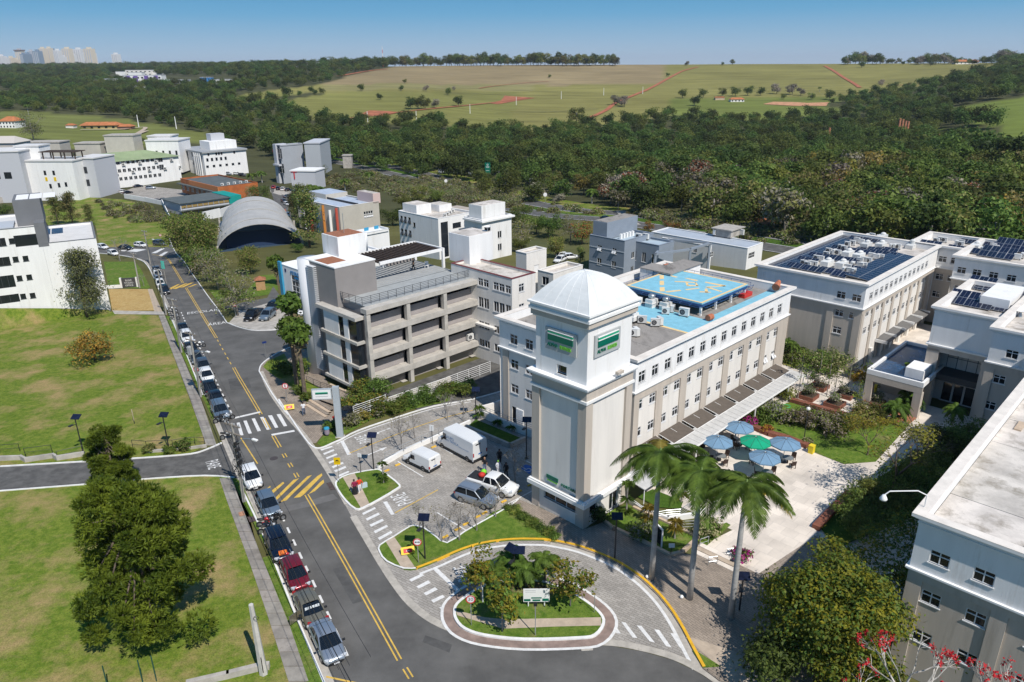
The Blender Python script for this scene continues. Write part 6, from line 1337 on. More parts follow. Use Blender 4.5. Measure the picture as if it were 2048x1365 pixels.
for k,q,rz,lb_,col in(('r',(235,485),R(15),'white scooter-like motorbike parked alone above the side street mouth',PAINT['white']),('r',(175,350),R(20),'black and white motorbike in front of the blue-grey estate car, kerb side',PAINT['black']),('r',(225,330),R(25),'motorbike in front of the blue-grey estate car, street side',PAINT['silver']),('b',(690,200),R(10),'chrome and red motorbike by the kerb behind the navy car',PAINT['bright_red']),('b',(760,165),R(30),'black motorbike tucked between the blue-silver hatchback and the navy car',PAINT['black']),('b',(700,250),R(15),'dark motorbike with a bright headlamp beside the navy car',PAINT['navy']),('b',(838,466),R(15),'motorbike with an orange cover between the navy car and the red hatchback',PAINT['bright_red']),('h',(185,510),R(15),'first of the motorbikes at the top of the left verge',PAINT['white']),('h',(195,540),R(20),'second of the motorbikes at the top of the left verge',PAINT['black']),('h',(205,575),R(15),'third of the motorbikes at the top of the left verge',PAINT['navy']),('h',(410,800),R(20),'white delivery motorbike with a top box in mid row',PAINT['white']),('h',(330,830),R(20),'motorbike beside the dark blue-grey sedan by the kerb',PAINT['black'])):
 m_=moto(PW(k,*q),rz,lb_,col,MG)
 if 'top box' in lb_:MB().box(-1.0,-.5,-.28,.28,.9,1.35).o('top_box',PAINT['white'],m_)
 if 'orange' in lb_:MB().tu([(-.5,0,.95),(.1,0,1.1)],[.25,.15],7).o('cover',mat('orange_cloth',(.7,.16,.02),.8),m_)
 # street furniture
def Lp(k,base,h,label,rz=0.0,double=False,up=True):
 p=PW(k,*base);t=Th('solar_lamp_post',label,'lamp post',p,rz,'black solar lamp posts')
 MB().tu([(0,0,0),(0,0,h)],[.07,.055],8).o('pole',MBk,t);MB().cyl(0,0,0,.06,.2,n=10).o('base',MBk,t)
 for s_ in((-1,1)if double else(1,)):
  MB().obox((.35*s_ if double else 0,.15,h+.12),.95,.7,.05,R(20)*s_,0,R(28)).o('solar_panel',M_pv,t)
 MB().tu([(0,0,h-.7),(0,-.45,h-.62)],.035,5).o('arm',MBk,t);MB().obox((0,-.6,h-.6),.28,.5,.09).o('lamp_head',MBk,t);return t
for k,b_,h,lb_,dbl_ in(('r',(1425,742),3.9,'black solar lamp post at the corner of the lawn island with the two women',0),('i',(560,447),4.0,'black solar lamp post on the lawn island beside the round red-ringed sign',0),('m',(1388,1238),4.2,'black solar lamp post behind the left railing, near the street',0),('m',(682,1255),4.2,'black solar lamp post behind the left railing, beside the small pine',0),('p',(1442,325),3.7,'black solar lamp post at the top corner of the parking court',0),('p',(1855,645),4.4,'black solar lamp post in the shade at the foot of the tower',0),('g',(325,1098),4.0,'black solar lamp post on the brown footpath beside the royal palms',0),('i',(1225,615),3.0,'black twin-panel solar lamp post among the palms of the roundabout',1),('d',(1345,780),3.0,'black solar lamp post in the shade of the yellow-green tree',0)):
 Lp(k,b_,h,lb_,R(-25),bool(dbl_))
p=PW('q',848,758);t=Th('globe_lamp_post','thin black lamp post with a white globe standing by the plaza lawn','lamp post',p);MB().tu([(0,0,0),(0,0,3.9)],.05,6).o('pole',MBk,t);MB().la(0,0,[(0,3.85),(.17,3.95),(.22,4.08),(.16,4.22),(0,4.28)],10).o('globe',MTr,t,smooth=True)
for i,q in en(((590,518),(872,684))):
 p=PW('d',*q);t=Th('ground_lamp','small white globe lamp at the foot of the %s royal palm'%('left','middle')[i],'lamp',p,0,'globe lamps at the palms');MB().la(0,0,[(0,.1),(.12,.14),(.16,.25),(.1,.36),(0,.4)],10).o('globe',MTr,t,smooth=True);MB().cyl(0,0,0,.14,.08,n=8).o('base',MBk,t)
M_sred=mat('sign_red',(.55,.015,.02),.45);M_swht=mat('sign_white',(.75,.75,.74),.45);M_sblk=mat('sign_black',(.01,.01,.01),.5);M_syel=mat('sign_yellow',(.75,.5,.0),.45)
def ring(mb,r0,r1,y,n=24):
 for i in range(n):
  a,b=2*pi*i/n,2*pi*(i+1)/n;mb.quad(*[(r_*cos(t_),y,r_*sin(t_))for r_,t_ in((r0,a),(r1,a),(r1,b),(r0,b))])
def Rs(k,base,h,label,glyph,r=.36,rz=0.0):
 p=PW(k,*base);t=Th('road_sign',label,'road sign',p,rz);MB().tu([(0,0,0),(0,0,h+r*.6)],.035,6).o('post',MMe,t)
 d=MB();d.tu([(0,-.045,h),(0,-.06,h)],r,24);d.o('disc',M_swht,t)
 g=MB();ring(g,r*.76,r,-.064);o=g.o('red_ring',M_sred,t,(0,0,h))
 g=MB()
 if glyph=='arrow':
  g.quad((-.14,-.066,h-.035),(.14,-.066,h-.035),(.14,-.066,h+.035),(-.14,-.066,h+.035));g.add([(-.24,-.066,h),(-.12,-.066,h-.09),(-.12,-.066,h+.09)],[(0,1,2)]);g.add([(.24,-.066,h),(.12,-.066,h+.09),(.12,-.066,h-.09)],[(0,1,2)])
 else:Tx(g,glyph,.42 if len(glyph)>1 else .46,lambda x,y,z:(x,-.066,h+y))
 g.o('symbol',M_sblk,t)
 if glyph=='E':g=MB();g.obox((0,-.07,h),.07,.006,r*1.6,0,0);x=g.o('slash',M_sred,t);x.location=(0,0,0)
 return t
Rs('i',(905,942),2.5,'round speed sign reading 30 at the left tip of the roundabout','30',.36)
Rs('i',(512,477),2.2,'round red-ringed sign with a black double arrow on the lawn island','arrow',.36)
Rs('h',(1125,1252),2.3,'round no-parking sign on the verge below the fan palms','E',.38)
Rs('h',(412,1190),3.6,'round red-ringed sign strapped to the utility pole in the car row','E',.34)
Rs('h',(705,560),2.5,'round red-ringed sign beside the mottled white tree','E',.36)
Rs('l',(1325,440),2.4,'round sign on the verge beyond the junction','E',.36)
t=Th('speed_hump_sign','yellow rectangular warning sign by the lawn island with the two women','road sign',PW('r',1143,852));MB().tu([(0,0,0),(0,0,2.9)],.035,6).o('post',MMe,t)
MB().box(-.32,.32,-.06,-.045,2.2,3.0).o('plate',M_syel,t);MB().add([(-.2,-.064,2.62)]+[(-.2+.4*i/8,-.064,2.62+.13*sin(pi*i/8))for i in range(9)]+[(.2,-.064,2.62)],[tuple(range(11))]).o('symbol',M_sblk,t);MB().box(-.24,.24,-.066,-.062,2.5,2.54).o('line',M_sblk,t)
for k,b_,lb_,tilt in(('i',(505,478),'yellow-framed red board leaning on the lawn island',0),('r',(735,250),'yellow-framed red board low on the verge near the crossing',0)):
 t=Th('notice_board',lb_,'sign',PW(k,*(b_ if k=='r' else(432,410))),R(15));MB().obox((0,0,.45),1.15,.08,.62,0,0,R(-35)).o('yellow_plate',M_syel,t);MB().obox((0,-.05,.46),.72,.05,.34,0,0,R(-35)).o('red_panel',M_sred,t);MB().obox((0,-.085,.47),.3,.02,.06,0,0,R(-35)).o('mark',M_swht,t)
 for x in(-.4,.4):MB().tu([(x,.1,0),(x,.05,.4)],.03,5).o('leg',MBk,t)
t=Th('street_name_sign','small blue street name plate on a post at the side street corner','sign',PW('h',953,888),R(30));MB().tu([(0,0,0),(0,0,2.6)],.035,6).o('post',MMe,t);MB().box(-.3,.3,-.05,-.035,2.35,2.65).o('plate',mat('plate_dark_blue',(.01,.03,.16),.5),t)
t=Th('information_board','white information board with green bars on two legs in the roundabout','sign board',PW('i',1388,800));MB().box(-1.0,1.0,-.05,.0,.55,1.75).o('board',M_swht,t)
for x0,x1,z0,z1 in((-.95,-.45,.62,.82),(.45,.95,.62,.86),(-.4,.4,.86,.98),(-.3,.3,.62,.78)):MB().box(x0,x1,-.06,-.051,z0,z1).o('green_bar',M_sgrn,t)
for x in(-.62,.62):MB().tu([(x,0,0),(x,0,.56)],.045,6).o('leg',MTr,t)
for z in(1.6,1.45):MB().box(-.85,-.05,-.056,-.051,z,z+.03).o('text_line',MGr,t)
t=Th('sign_post','tall thin grey post with a small dark plate in front of the information board','sign post',PW('i',1380,1018));MB().tu([(0,0,0),(0,0,3.0)],.04,6).o('post',MMe,t);MB().box(-.13,.13,-.05,-.035,2.75,3.15).o('plate',MBk,t)
t=Th('sign_post','small post at the right rim of the roundabout island','sign post',PW('i',1818,848));MB().tu([(0,0,0),(0,0,2.0)],.03,5).o('post',MMe,t)
t=Th('white_hoop','white bent hoop post at the left of the roundabout shrubs','post',PW('i',990,770));MB().tu([(0,0,0),(0,0,1.5),(.1,0,1.75),(.25,0,1.8)],.045,6).o('tube',MTr,t)
pb=PW('r',1150,468);th_=Th('totem_sign','tall light grey totem column with a hanging white and green sign board','totem sign',pb,R(5))
M_tot=mat('totem_grey',(.36,.40,.43),.45,.05,.8)
MB().box(-.36,.36,-.22,.22,0,6.2).o('column',M_tot,th_);MB().box(-.5,.5,-.35,.35,0,.08).o('plinth',MCo,th_)
bd=MB();bd.box(-2.6,-.45,-.14,.14,4.75,6.0);bd.o('board',M_tot,th_);MB().box(-2.5,-.55,-.17,-.141,4.85,5.9).o('white_panel',M_swht,th_)
MB().box(-2.2,-.85,-.19,-.171,5.42,5.56).o('dark_bar',M_sgrn,th_);MB().box(-2.2,-.85,-.19,-.171,5.58,5.66).o('light_bar',M_sgrn2,th_);MB().box(-2.2,-.85,-.185,-.171,5.14,5.18).o('text_line',MGr,th_)
for z in(5.0,5.7):MB().box(-.45,-.36,-.05,.05,z,z+.1).o('bracket',MBk,th_)
t=Th('litter_bin','lilac litter bin with a blue lid beside the totem sign','bin',PW('r',1043,460));MB().la(0,0,[(.2,.15),(.28,.3),(.3,.9)],10).o('bin',mat('lilac_bin',(.30,.24,.30),.7),t);MB().la(0,0,[(.33,.9),(.3,1.05),(0,1.15)],10).o('lid',mat('bin_blue',(.03,.27,.42),.6),t);MB().cyl(0,0,0,.3,.05,n=6).o('stand',MBk,t)
for k,q,lb_ in(('q',(910,845),'yellow litter bin at the corner of the plaza lawn'),('q',(1425,345),'yellow litter bin under the blue-roofed canopy'),('f',(1163,1005),'yellow litter bin at the far awning of the solar office'),('q',(520,1180),'yellow litter bin behind the right royal palm')):
 t=Th('litter_bin',lb_,'bin',PW(k,*q),CROT,'yellow litter bins');MB().box(-.3,.3,-.25,.25,0,.85).o('bin',mat('bin_yellow',(.72,.55,.02),.6),t);MB().box(-.32,.32,-.27,.27,.852,.95).o('lid',MATS['bin_yellow'],t)
t=Th('display_case','white-framed glass display case standing on the garden lawn by the left royal palm','notice board',PW('g',680,990),R(-70));MB().box(-.5,.5,-.04,.04,.3,1.9).o('glass_panel',MGl,t)
for q in((-.58,-.5),(.5,.58)):MB().box(*q,-.06,.06,0,2.0).o('frame_post',MTr,t)
MB().box(-.5,.5,-.06,.06,1.9,2.0).o('frame_top',MTr,t)
t=Th('info_plaque','small white plaque on the garden lawn near the stairs','plaque',PW('g',788,1050),0);MB().obox((0,0,.75),.5,.06,.35,0,0,R(-20)).o('plate',M_swht,t);MB().cyl(0,0,0,.7,.04,n=6).o('post',MBk,t)
t=Th('info_plaque','white plaque on a dark post at the parking wall beside the cargo van','plaque',PW('p',1085,525),R(-20));MB().box(-.25,.25,-.03,.03,1.6,2.3).o('plate',M_swht,t);MB().cyl(0,0,0,2.2,.04,n=6).o('post',MBk,t)
t=Th('info_plaque','pale plaque on a post at the lawn island rim in front of the lamp post','plaque',PW('p',500,768),R(-20));MB().box(-.22,.22,-.03,.03,1.9,2.3).o('plate',M_swht,t);MB().cyl(0,0,0,2.2,.035,n=6).o('post',MBk,t)
t=Th('lot_sign','small weathered board on legs standing in the upper left lawn','sign',PW('m',1100,1005),R(-60));MB().box(-.6,.6,-.03,.03,.5,1.5).o('board',M_beige,t)
for x in(-.5,.5):MB().cyl(x,0,0,.6,.04,n=5).o('leg',MBk,t)
t=Th('entrance_wall_sign','low dark sign wall with white lettering beside the straw lawn','sign',PW('l',1065,800),R(10));MB().box(-1.4,1.4,-.15,.15,0,2.1).o('wall',M_gdk,t)
for z,s_ in((1.6,'ELEVE'),(1.05,'STUDIO'),(.5,'OFFICE')):mb=MB();Tx(mb,s_,.5,lambda x,y,zz:(x,-.16,z+y));mb.o('lettering',M_swht,t)
for x in(-1.6,1.6):MB().box(x-.18,x+.18,-.2,.2,0,2.2).o('pillar',MWa,t)
MB().box(-7,-1.8,-.1,.1,0,.7).o('side_wall',MWa,t)
M_pole=mat('pole_concrete',(.33,.31,.28),.9,.12,2)
poles=[]
def upole(k,base,h,label,arm=None,tangle=False,trafo=False,kind='round'):
 p=PW(k,*base);t=Th('utility_pole',label,'utility pole',p,R(60),'utility poles along the left kerb');MB().tu([(0,0,0),(0,0,h)],[.17,.11],8).o('pole',M_pole,t)
 for z in(h-.25,h-1.1):MB().box(-.08,.08,-1.0,1.0,z,z+.1).o('crossarm',mat('timber_arm',(.2,.17,.14),.9),t)
 for y in(-.9,-.3,.5,.9):MB().la(0,y,[(.05,h-.15),(.08,h-.05),(.05,h+.08),(0,h+.1)],6).o('insulator',MGr,t)
 if arm:MB().tu([(0,0,arm),(.3,-.9,arm+.7),(.3,-2.2,arm+1.0)],.045,6).o('lamp_arm',MMe,t);MB().obox((.3,-2.45,arm+.99),.26,.6,.12).o('lamp_head',MTr,t)
 if trafo:MB().la(-.05,.55,[(0,h-3.1),(.32,h-3.0),(.34,h-2.0),(.2,h-1.9),(0,h-1.85)],12).o('transformer',MGr,t)
 if tangle:
  r_=random.Random(4)
  for i in range(16):
   z=h*(.42+.32*r_.random());pts=[(r_.uniform(-.5,.5),r_.uniform(-.5,.5),z+r_.uniform(-.9,.9))for _ in range(5)];MB().tu(pts+[pts[0]],.025,4).o('cable_loop',MBk,t)
  for i in range(4):mb=MB();z=h*(.5+i*.08);mb.box(-.25,.25,-.3,-.15,z,z+.35);mb.o('cable_box',MBk,t)
 poles.append((p,h));return t
upole('r',(362,1000),8.4,'concrete utility pole with tangled black cables beside the white hatchback',6.2,True)
upole('h',(417,1205),8.8,'concrete utility pole with a round sign in the middle of the car row',5.6,False,True)
upole('h',(258,842),8.6,'concrete utility pole beside the white suv in the upper car row')
upole('h',(132,532),8.6,'pale concrete utility pole at the motorbikes',None,False,False)
upole('l',(1232,612),8.4,'far utility pole at the bend by the junction',5.5)
upole('l',(1145,805),7.6,'concrete pole beside the dark entrance sign wall')
t=Th('street_banner','turquoise banner on the far utility pole with a street lamp','banner',PW('l',1365,780),R(-20));MB().cyl(0,0,0,5.2,.06,n=6).o('pole',M_pole,t);MB().box(-.5,.3,-.05,.05,3.6,5.3).o('cloth',mat('turquoise',(.08,.5,.42),.7),t);MB().tu([(0,0,4.8),(1.6,0,5.8)],.04,5).o('lamp_arm',MMe,t)
pl=PW('b',665,1302);t=Th('concrete_post','bare tapering concrete post standing in the lower left lawn','post',pl,R(10));MB().tu([(0,0,0),(-.1,0,5.9)],[.3,.16],6).o('post',mat('pale_post',(.5,.48,.44),.9,.1,2),t);MB().tu([(.05,-.3,.4),(.05,-.3,1.7)],.03,4).o('conduit',MBk,t)
MB().tu([(.15+.16*cos(i*.5),-.3,5.0+.16*sin(i*.5))for i in range(14)],.02,4).o('cable_coil',MBk,t)
def cable(a,b,sag,label,r_=.018):
 pts=[a.lerp(b,i/14)-V3((0,0,sag*4*(i/14)*(1-i/14)))for i in range(15)];mb=MB();o=a.copy();mb.tu([p-o for p in pts],r_,4);ob=mb.o('power_cable',MBk);ob.location=o;tag(ob,label,'cable','overhead cables along the street')
order=[0,1,2,3,4];across=V3((.866,.5,0))
nearp=(P(735,1560),8.6)
seq=[nearp]+[poles[i]for i in order]
nm_=['below the frame','the tangled pole','the sign pole','the upper pole','the motorbike pole','the bend pole']
for i in range(len(seq)-1):
 (p,h),(q,g)=seq[i],seq[i+1]
 for off,dz,sg_,nn in((-.9,.1,.5,'left top'),(-.3,.1,.55,'inner top'),(.9,.1,.6,'street-side top'),(.1,-2.6,.8,'thick low bundled'),(.1,-3.3,.9,'thin low')):
  cable(p+across*off+V3((0,0,h+dz)),q+across*off+V3((0,0,g+dz)),sg_,'%s overhead cable between %s and %s'%(nn,nm_[i],nm_[i+1]),.03 if 'thick' in nn else .014)
rail('railing','black two-rail railing on the upper left lawn, left end section',[PW('m',*q)for q in((-200,1262),(0,1258),(165,1245))],1.0,2,post=2.2)
rail('railing','black two-rail railing on the upper left lawn, middle section',[PW('m',*q)for q in((210,1285),(430,1255))],1.0,2,post=2.2)
rail('railing','black two-rail railing on the upper left lawn, section beside the small pine',[PW('m',*q)for q in((475,1310),(690,1262))],1.0,2,post=2.2)
rail('railing','black two-rail railing on the upper left lawn, between pine and lamp post',[PW('m',*q)for q in((1090,1215),(1205,1225))],1.0,2,post=2.2)
rail('railing','black two-rail railing on the upper left lawn, right end section',[PW('m',*q)for q in((1205,1225),(1420,1215),(1600,1190),(1680,1195))],1.0,2,post=2.2)
def Lw(name,label,pts,h,wd,m,cat='low wall'):
 t=Th(name,label,cat,pts[0]);b0=pts[0]
 for a,b in zip(pts,pts[1:]):
  d=b-a;mb=MB();c=(a+b)/2-b0;mb.obox((c.x,c.y,h/2+c.z-.1),d.length+wd*.5,wd,h+.2,atan2(d.y,d.x));mb.o('wall_section',m,t)
 return t
Lw('retaining_wall','low stained concrete wall under the left railing',[PW('m',*q)for q in((-150,1325),(175,1310),(215,1330),(440,1295),(475,1315),(690,1280))],.55,.25,MCo)
Lw('retaining_wall','low concrete strip wall beside the lamp post and small bushes',[PW('m',*q)for q in((1200,1255),(1560,1225),(1690,1205))],.3,.25,MCo)
Lw('retaining_wall','low concrete wall at the foot of the bare concrete post, bottom left',[PW('b',*q)for q in((100,1400),(400,1330),(660,1265),(700,1262))],.5,.35,MCo)
for i,q in en(((640,1310),(843,1275),(920,1250))):
 t=Th('fence_post','thin dark green post in the lower left lawn, %s'%['left one','middle one','right one'][i],'post',PW('s',q[0],q[1]+110));MB().tu([(0,0,0),(0,0,2.2)],.04,6).o('post',mat('post_green',(.01,.07,.05),.6),t)
Lw('parking_wall','low white wall along the parking court below the ramp',[PW('p',*q)for q in((640,730),(860,600),(1140,480),(1390,365))],.55,.25,MTr)
rail('railing','dark handrail on the low white wall of the parking court',[PW('p',*q)+V3((0,0,.5))for q in((700,690),(1140,480),(1385,355))],.8,3,MMe,2.5)
Lw('planter_wall','concrete rim of the shaded planting bed behind the cargo van',[PW('p',*q)for q in((1360,400),(1720,555),(1840,500))],.5,.3,MCo)
Sr(Dr(Q('p',(1380,380),(1440,330),(1850,500),(1720,540)),.1,'flower_bed',M_lush))
Lw('ramp_wall','cream boundary wall beside the side door of the helipad building',[PW('p',*q)for q in((1480,300),(1600,265),(1690,220))],1.3,.25,MCr)
Lw('ramp_wall','cream wall with handrail along the ramp at the tower foot',[PW('p',*q)for q in((1490,305),(1700,395),(1930,480))],.9,.3,MCr)
rail('railing','dark handrail along the ramp at the tower foot',[PW('p',*q)+V3((0,0,.8))for q in((1490,305),(1700,395),(1930,480))],.7,3,MGr,1.6)
def white_fence(label,k,a,b,h,n):
 rail('white_fence',label,[PW(k,*a),PW(k,*b)],h,n,MTr,2.2,'fence')
white_fence('white mesh fence panel row around the shrubs beside the totem sign','r',(1265,345),(1530,245),2.0,8)
white_fence('white barred fence along the ramp below the concrete grid building','r',(1545,245),(2010,80),1.6,6)
white_fence('white barred fence at the far end of the ramp below the grid building','p',(1200,75),(1560,-60),1.6,6)
Lw('ramp_wall','grey concrete ramp wall at the base of the concrete grid building',[PW('r',*q)for q in((1530,190),(1700,130),(2048,10))],.6,.3,MEx)
Lw('terrace_wall','beige kerb wall around the raised entrance terrace of the grid building',[PW('h',*q)for q in((1480,1130),(1600,1180),(1700,1235))],.5,.3,M_pinkw)
Sr(Dr(Q('h',(1330,1225),(1500,1140),(1680,1240),(1540,1300)),.35,'entrance_terrace',M_foot))
for i in range(4):
 a,b=PW('h',1325-14*i,1228+14*i),PW('h',1490-14*i,1330+14*i);Sr(strip([a,b],-.25,.2,0,.34-.08*i,'step',M_pinkw if i%2 else M_foot))
rail('railing','dark handrail along the ramp beside the fan palms',[PW('h',*q)for q in((1285,1090),(1400,1140),(1510,1180))],1.0,4,post=1.5)
rail('railing','curved pale handrail of the plaza ramp behind the royal palms',[PW('g',*q)for q in((640,790),(740,770),(860,760),(960,690),(1050,660))],.9,4,MMe,1.4)
rail('railing','curved dark handrail of the plaza ramp right of the middle royal palm',[PW('g',*q)for q in((880,860),(1000,855),(1100,800),(1180,740))],.9,3,MGr,1.4)
rail('railing','short bent handrail at the left of the plaza stairs',[PW('g',*q)for q in((1020,1010),(1090,985))],.9,2,MMe,.8)
rail('railing','short bent handrail in the middle of the plaza stairs',[PW('g',*q)for q in((1090,1160),(1160,1150))],.9,2,MMe,.8)
rail('railing','short bent handrail at the right of the plaza stairs',[PW('g',*q)for q in((1240,1090),(1290,1085))],.9,2,MMe,.8)
Lw('ramp_wall','white curved wall of the plaza ramp behind the royal palms',[PW('g',*q)for q in((380,590),(560,720),(760,790),(960,760),(1060,720))],.5,.25,MTr)
t=Th('glass_awning','pale glass awning over the tower side door','awning',C(51.2,33.6,0),CROT);MB().add([(-1.5,-1.2,2.5),(4.2,-1.2,2.5),(4.2,1.3,2.9),(-1.5,1.3,2.9),(-1.5,-1.2,2.45),(4.2,-1.2,2.45),(4.2,1.3,2.85),(-1.5,1.3,2.85)],[(0,1,2,3),(4,7,6,5),(0,4,5,1),(2,6,7,3),(0,3,7,4),(1,5,6,2)]).o('sheet',M_can,t)
for x in(-1.4,4.1):MB().cyl(x,-1.1,0,2.46,.05,n=6).o('post',MTr,t)
M_stop=mat('stop_yellow',(.7,.42,.05),.7,.15,3)
for i,q in en(((800,700),(1095,553),(1190,1290),(1290,1228),(1358,1185),(1455,1125),(1510,1095),(1670,1000),(1795,918),(1885,865),(710,748))):
 t=tag(MB().box(-.3,.3,-.09,.09,0,.12).o('wheel_stop',M_stop,None,PW('p',*q),R(40)),'yellow wheel stop block, '+['left of the small van','in front of the cargo van','at the lower kerb, leftmost of the row','at the lower kerb, second of the row','at the lower kerb, third of the row','at the lower kerb below the bare trees','at the lower kerb beside the suv nose','in front of the suv','in front of the pickup','in the shade right of the pickup','at the corner of the lawn island'][i],'wheel stop','yellow wheel stops in the parking court')
 # plaza furniture
M_ublue=mat('parasol_blue',(.17,.30,.44),.8,.06,2,trans=.15);M_ugrn=mat('parasol_green',(.0,.36,.19),.8,.06,2,trans=.15);M_rattan=mat('brown_rattan',(.045,.025,.018),.8)
def parasol(k,top,label,m):
 p=PW(k,*top,2.75);t=Th('parasol',label,'parasol',p,R(10),'octagonal parasols on the plaza');r_,h0,h1=1.6,2.2,2.75
 MB().cyl(0,0,0,h1+.1,.035,n=6).o('pole',MTr,t);MB().cyl(0,0,0,.1,.35,n=10).o('base',MBk,t)
 for i in range(8):
  a,b=R(45*i),R(45*(i+1));q=lambda an,f:(r_*f*cos(an),r_*f*sin(an),h1-(h1-h0)*(f**1.15));mb=MB()
  mb.add([(0,0,h1),q(a,.5),q(b,.5),q(a,1),q(b,1),(r_*cos(a),r_*sin(a),h0-.13),(r_*cos(b),r_*sin(b),h0-.13)],[(0,1,2),(1,3,4,2),(3,5,6,4)]);mb.o('canopy_panel',m,t)
  MB().tu([(0,0,h1+.01),q(a,.5),q(a,1)],.016,4).o('rib',MBk,t)
 return p
def table_set(p,which,nch):
 t=Th('cafe_table','round glass cafe table under '+which,'table',p,0,'cafe tables on the plaza');MB().cyl(0,0,.7,.73,.55,n=16).o('top',mat('table_top',(.2,.21,.21),.25),t);MB().cyl(0,0,0,.7,.06,n=6).o('leg',M_rattan,t)
 for i in range(nch):
  a=R(40+360/nch*i);q=p+V3((.95*cos(a),.95*sin(a),0));c=Th('cafe_chair','brown rattan armchair at the table under %s'%which,'chair',q,a+R(90),'rattan chairs under '+which)
  MB().box(-.25,.25,-.25,.25,.4,.46).o('seat',M_rattan,c);MB().obox((0,-.27,.68),.5,.05,.5,0,0,R(10)).o('backrest',M_rattan,c)
  for sx in(-.22,.22):
   for sy in(-.22,.22):MB().box(sx-.025,sx+.025,sy-.025,sy+.025,0,.4).o('leg',M_rattan,c)
for q,lb_,m,w_,n in(((325,595),'light blue parasol farthest back, by the magenta shrub',M_ublue,'the farthest back blue parasol',4),((150,712),'light blue parasol at the left, nearest the canopy',M_ublue,'the left blue parasol',3),((458,712),'green parasol in the middle of the blue ones',M_ugrn,'the green parasol',2),((705,728),'light blue parasol at the right, nearest the lawn',M_ublue,'the right blue parasol',3),((535,840),'light blue parasol in front, nearest the palms',M_ublue,'the front blue parasol',3)):
 p=parasol('q',q,lb_,m);table_set(p+V3((.35,-.3,0)),w_,n)
for i,q in en(((20,800),(40,775),(90,770))):
 c=Th('cafe_chair','dark armchair in the shade under the canopy edge','chair',PW('q',*q),R(30+100*i),'dark chairs under the canopy edge');MB().box(-.25,.25,-.25,.25,.4,.46).o('seat',M_rattan,c);MB().obox((0,-.27,.68),.5,.05,.5,0,0,R(10)).o('backrest',M_rattan,c);MB().box(-.2,.2,-.2,.2,0,.4).o('leg_frame',M_rattan,c)
M_wood=mat('planter_timber',(.20,.07,.04),.8,.25,2)
PLANT=[((883,395),'left of the plaza lawn'),((972,318),'beside the tall thin saplings, back left'),((1190,382),'in the middle of the plaza near the canopy'),((1428,448),'nearest the canopy pillar'),((1100,460),'behind the long bench planter'),((1335,530),'right end by the brick path')]
for q,nn in PLANT:
 t=Th('planter_box','square reddish timber planter box '+nn,'planter',PW('q',*q),CROT,'timber planter boxes on the plaza')
 for z in(.02,.2,.38):
  for s_ in(-1,1):MB().box(-1.0,1.0,s_*.95-.05,s_*.95+.05,z,z+.16).o('plank',M_wood,t);MB().box(s_*.95-.05,s_*.95+.05,-.9,.9,z,z+.16).o('plank',M_wood,t)
 MB().box(-.9,.9,-.9,.9,.02,.42).o('soil',mat('soil',(.06,.04,.025),.95),t)
def bench_planter(label,pts):
 t=Th('bench_planter',label,'planter',pts[0]);b0=pts[0]
 for a,b in zip(pts,pts[1:]):
  d=b-a;n=max(1,int(d.length/2))
  for i in range(n):
   c=a.lerp(b,(i+.5)/n)-b0;MB().obox((c.x,c.y,.25),d.length/n-.04,.7,.5,atan2(d.y,d.x)).o('timber_box',M_wood,t)
bench_planter('long low dark timber bench planter along the top of the plaza lawn',[PW('q',*q)for q in((740,425),(900,470),(1080,520),(1300,580))])
bench_planter('low timber bench planter between the parasols and the plaza lawn',[PW('q',*q)for q in((430,645),(560,700),(700,735),(880,805))])
bench_planter('low dark timber edge of the shaded bed behind the yellow-green tree',[PW('t',*q)for q in((130,1200),(280,1040),(420,900))])
t=Th('hose_reel','green coiled hose lying on the plaza lawn','hose',PW('q',685,465));mb=MB()
mb.tu([(.9*cos(i*.4)*(1-i*.008),.55*sin(i*.4),.05)for i in range(44)],.035,4);mb.o('hose',mat('hose_green',(.02,.4,.15),.6),t)
t=Th('plastic_chair','white plastic chair on the roof terrace under the pergola','chair',C(65.3,82.3,11.36),0);MB().box(-.25,.25,-.25,.25,.4,.45).o('seat',MTr,t);MB().box(-.25,.25,.22,.27,.45,.95).o('backrest',MTr,t)
for sx in(-.22,.22):
 for sy in(-.22,.22):MB().box(sx-.03,sx+.03,sy-.03,sy+.03,0,.4).o('leg',MTr,t)
t=Th('garden_shed','small brown kiosk with a tiled roof behind the street trees','kiosk',PW('h',910,325),R(20));MB().box(-.9,.9,-.9,.9,0,2.2).o('wall',mat('kiosk_tan',(.42,.25,.12),.85,.1,2),t);MB().add([(-1.2,-1.2,2.2),(1.2,-1.2,2.2),(1.2,1.2,2.2),(-1.2,1.2,2.2),(0,0,2.9)],[(0,1,4),(1,2,4),(2,3,4),(3,0,4)]).o('roof',MATS['clay_tiles'],t)
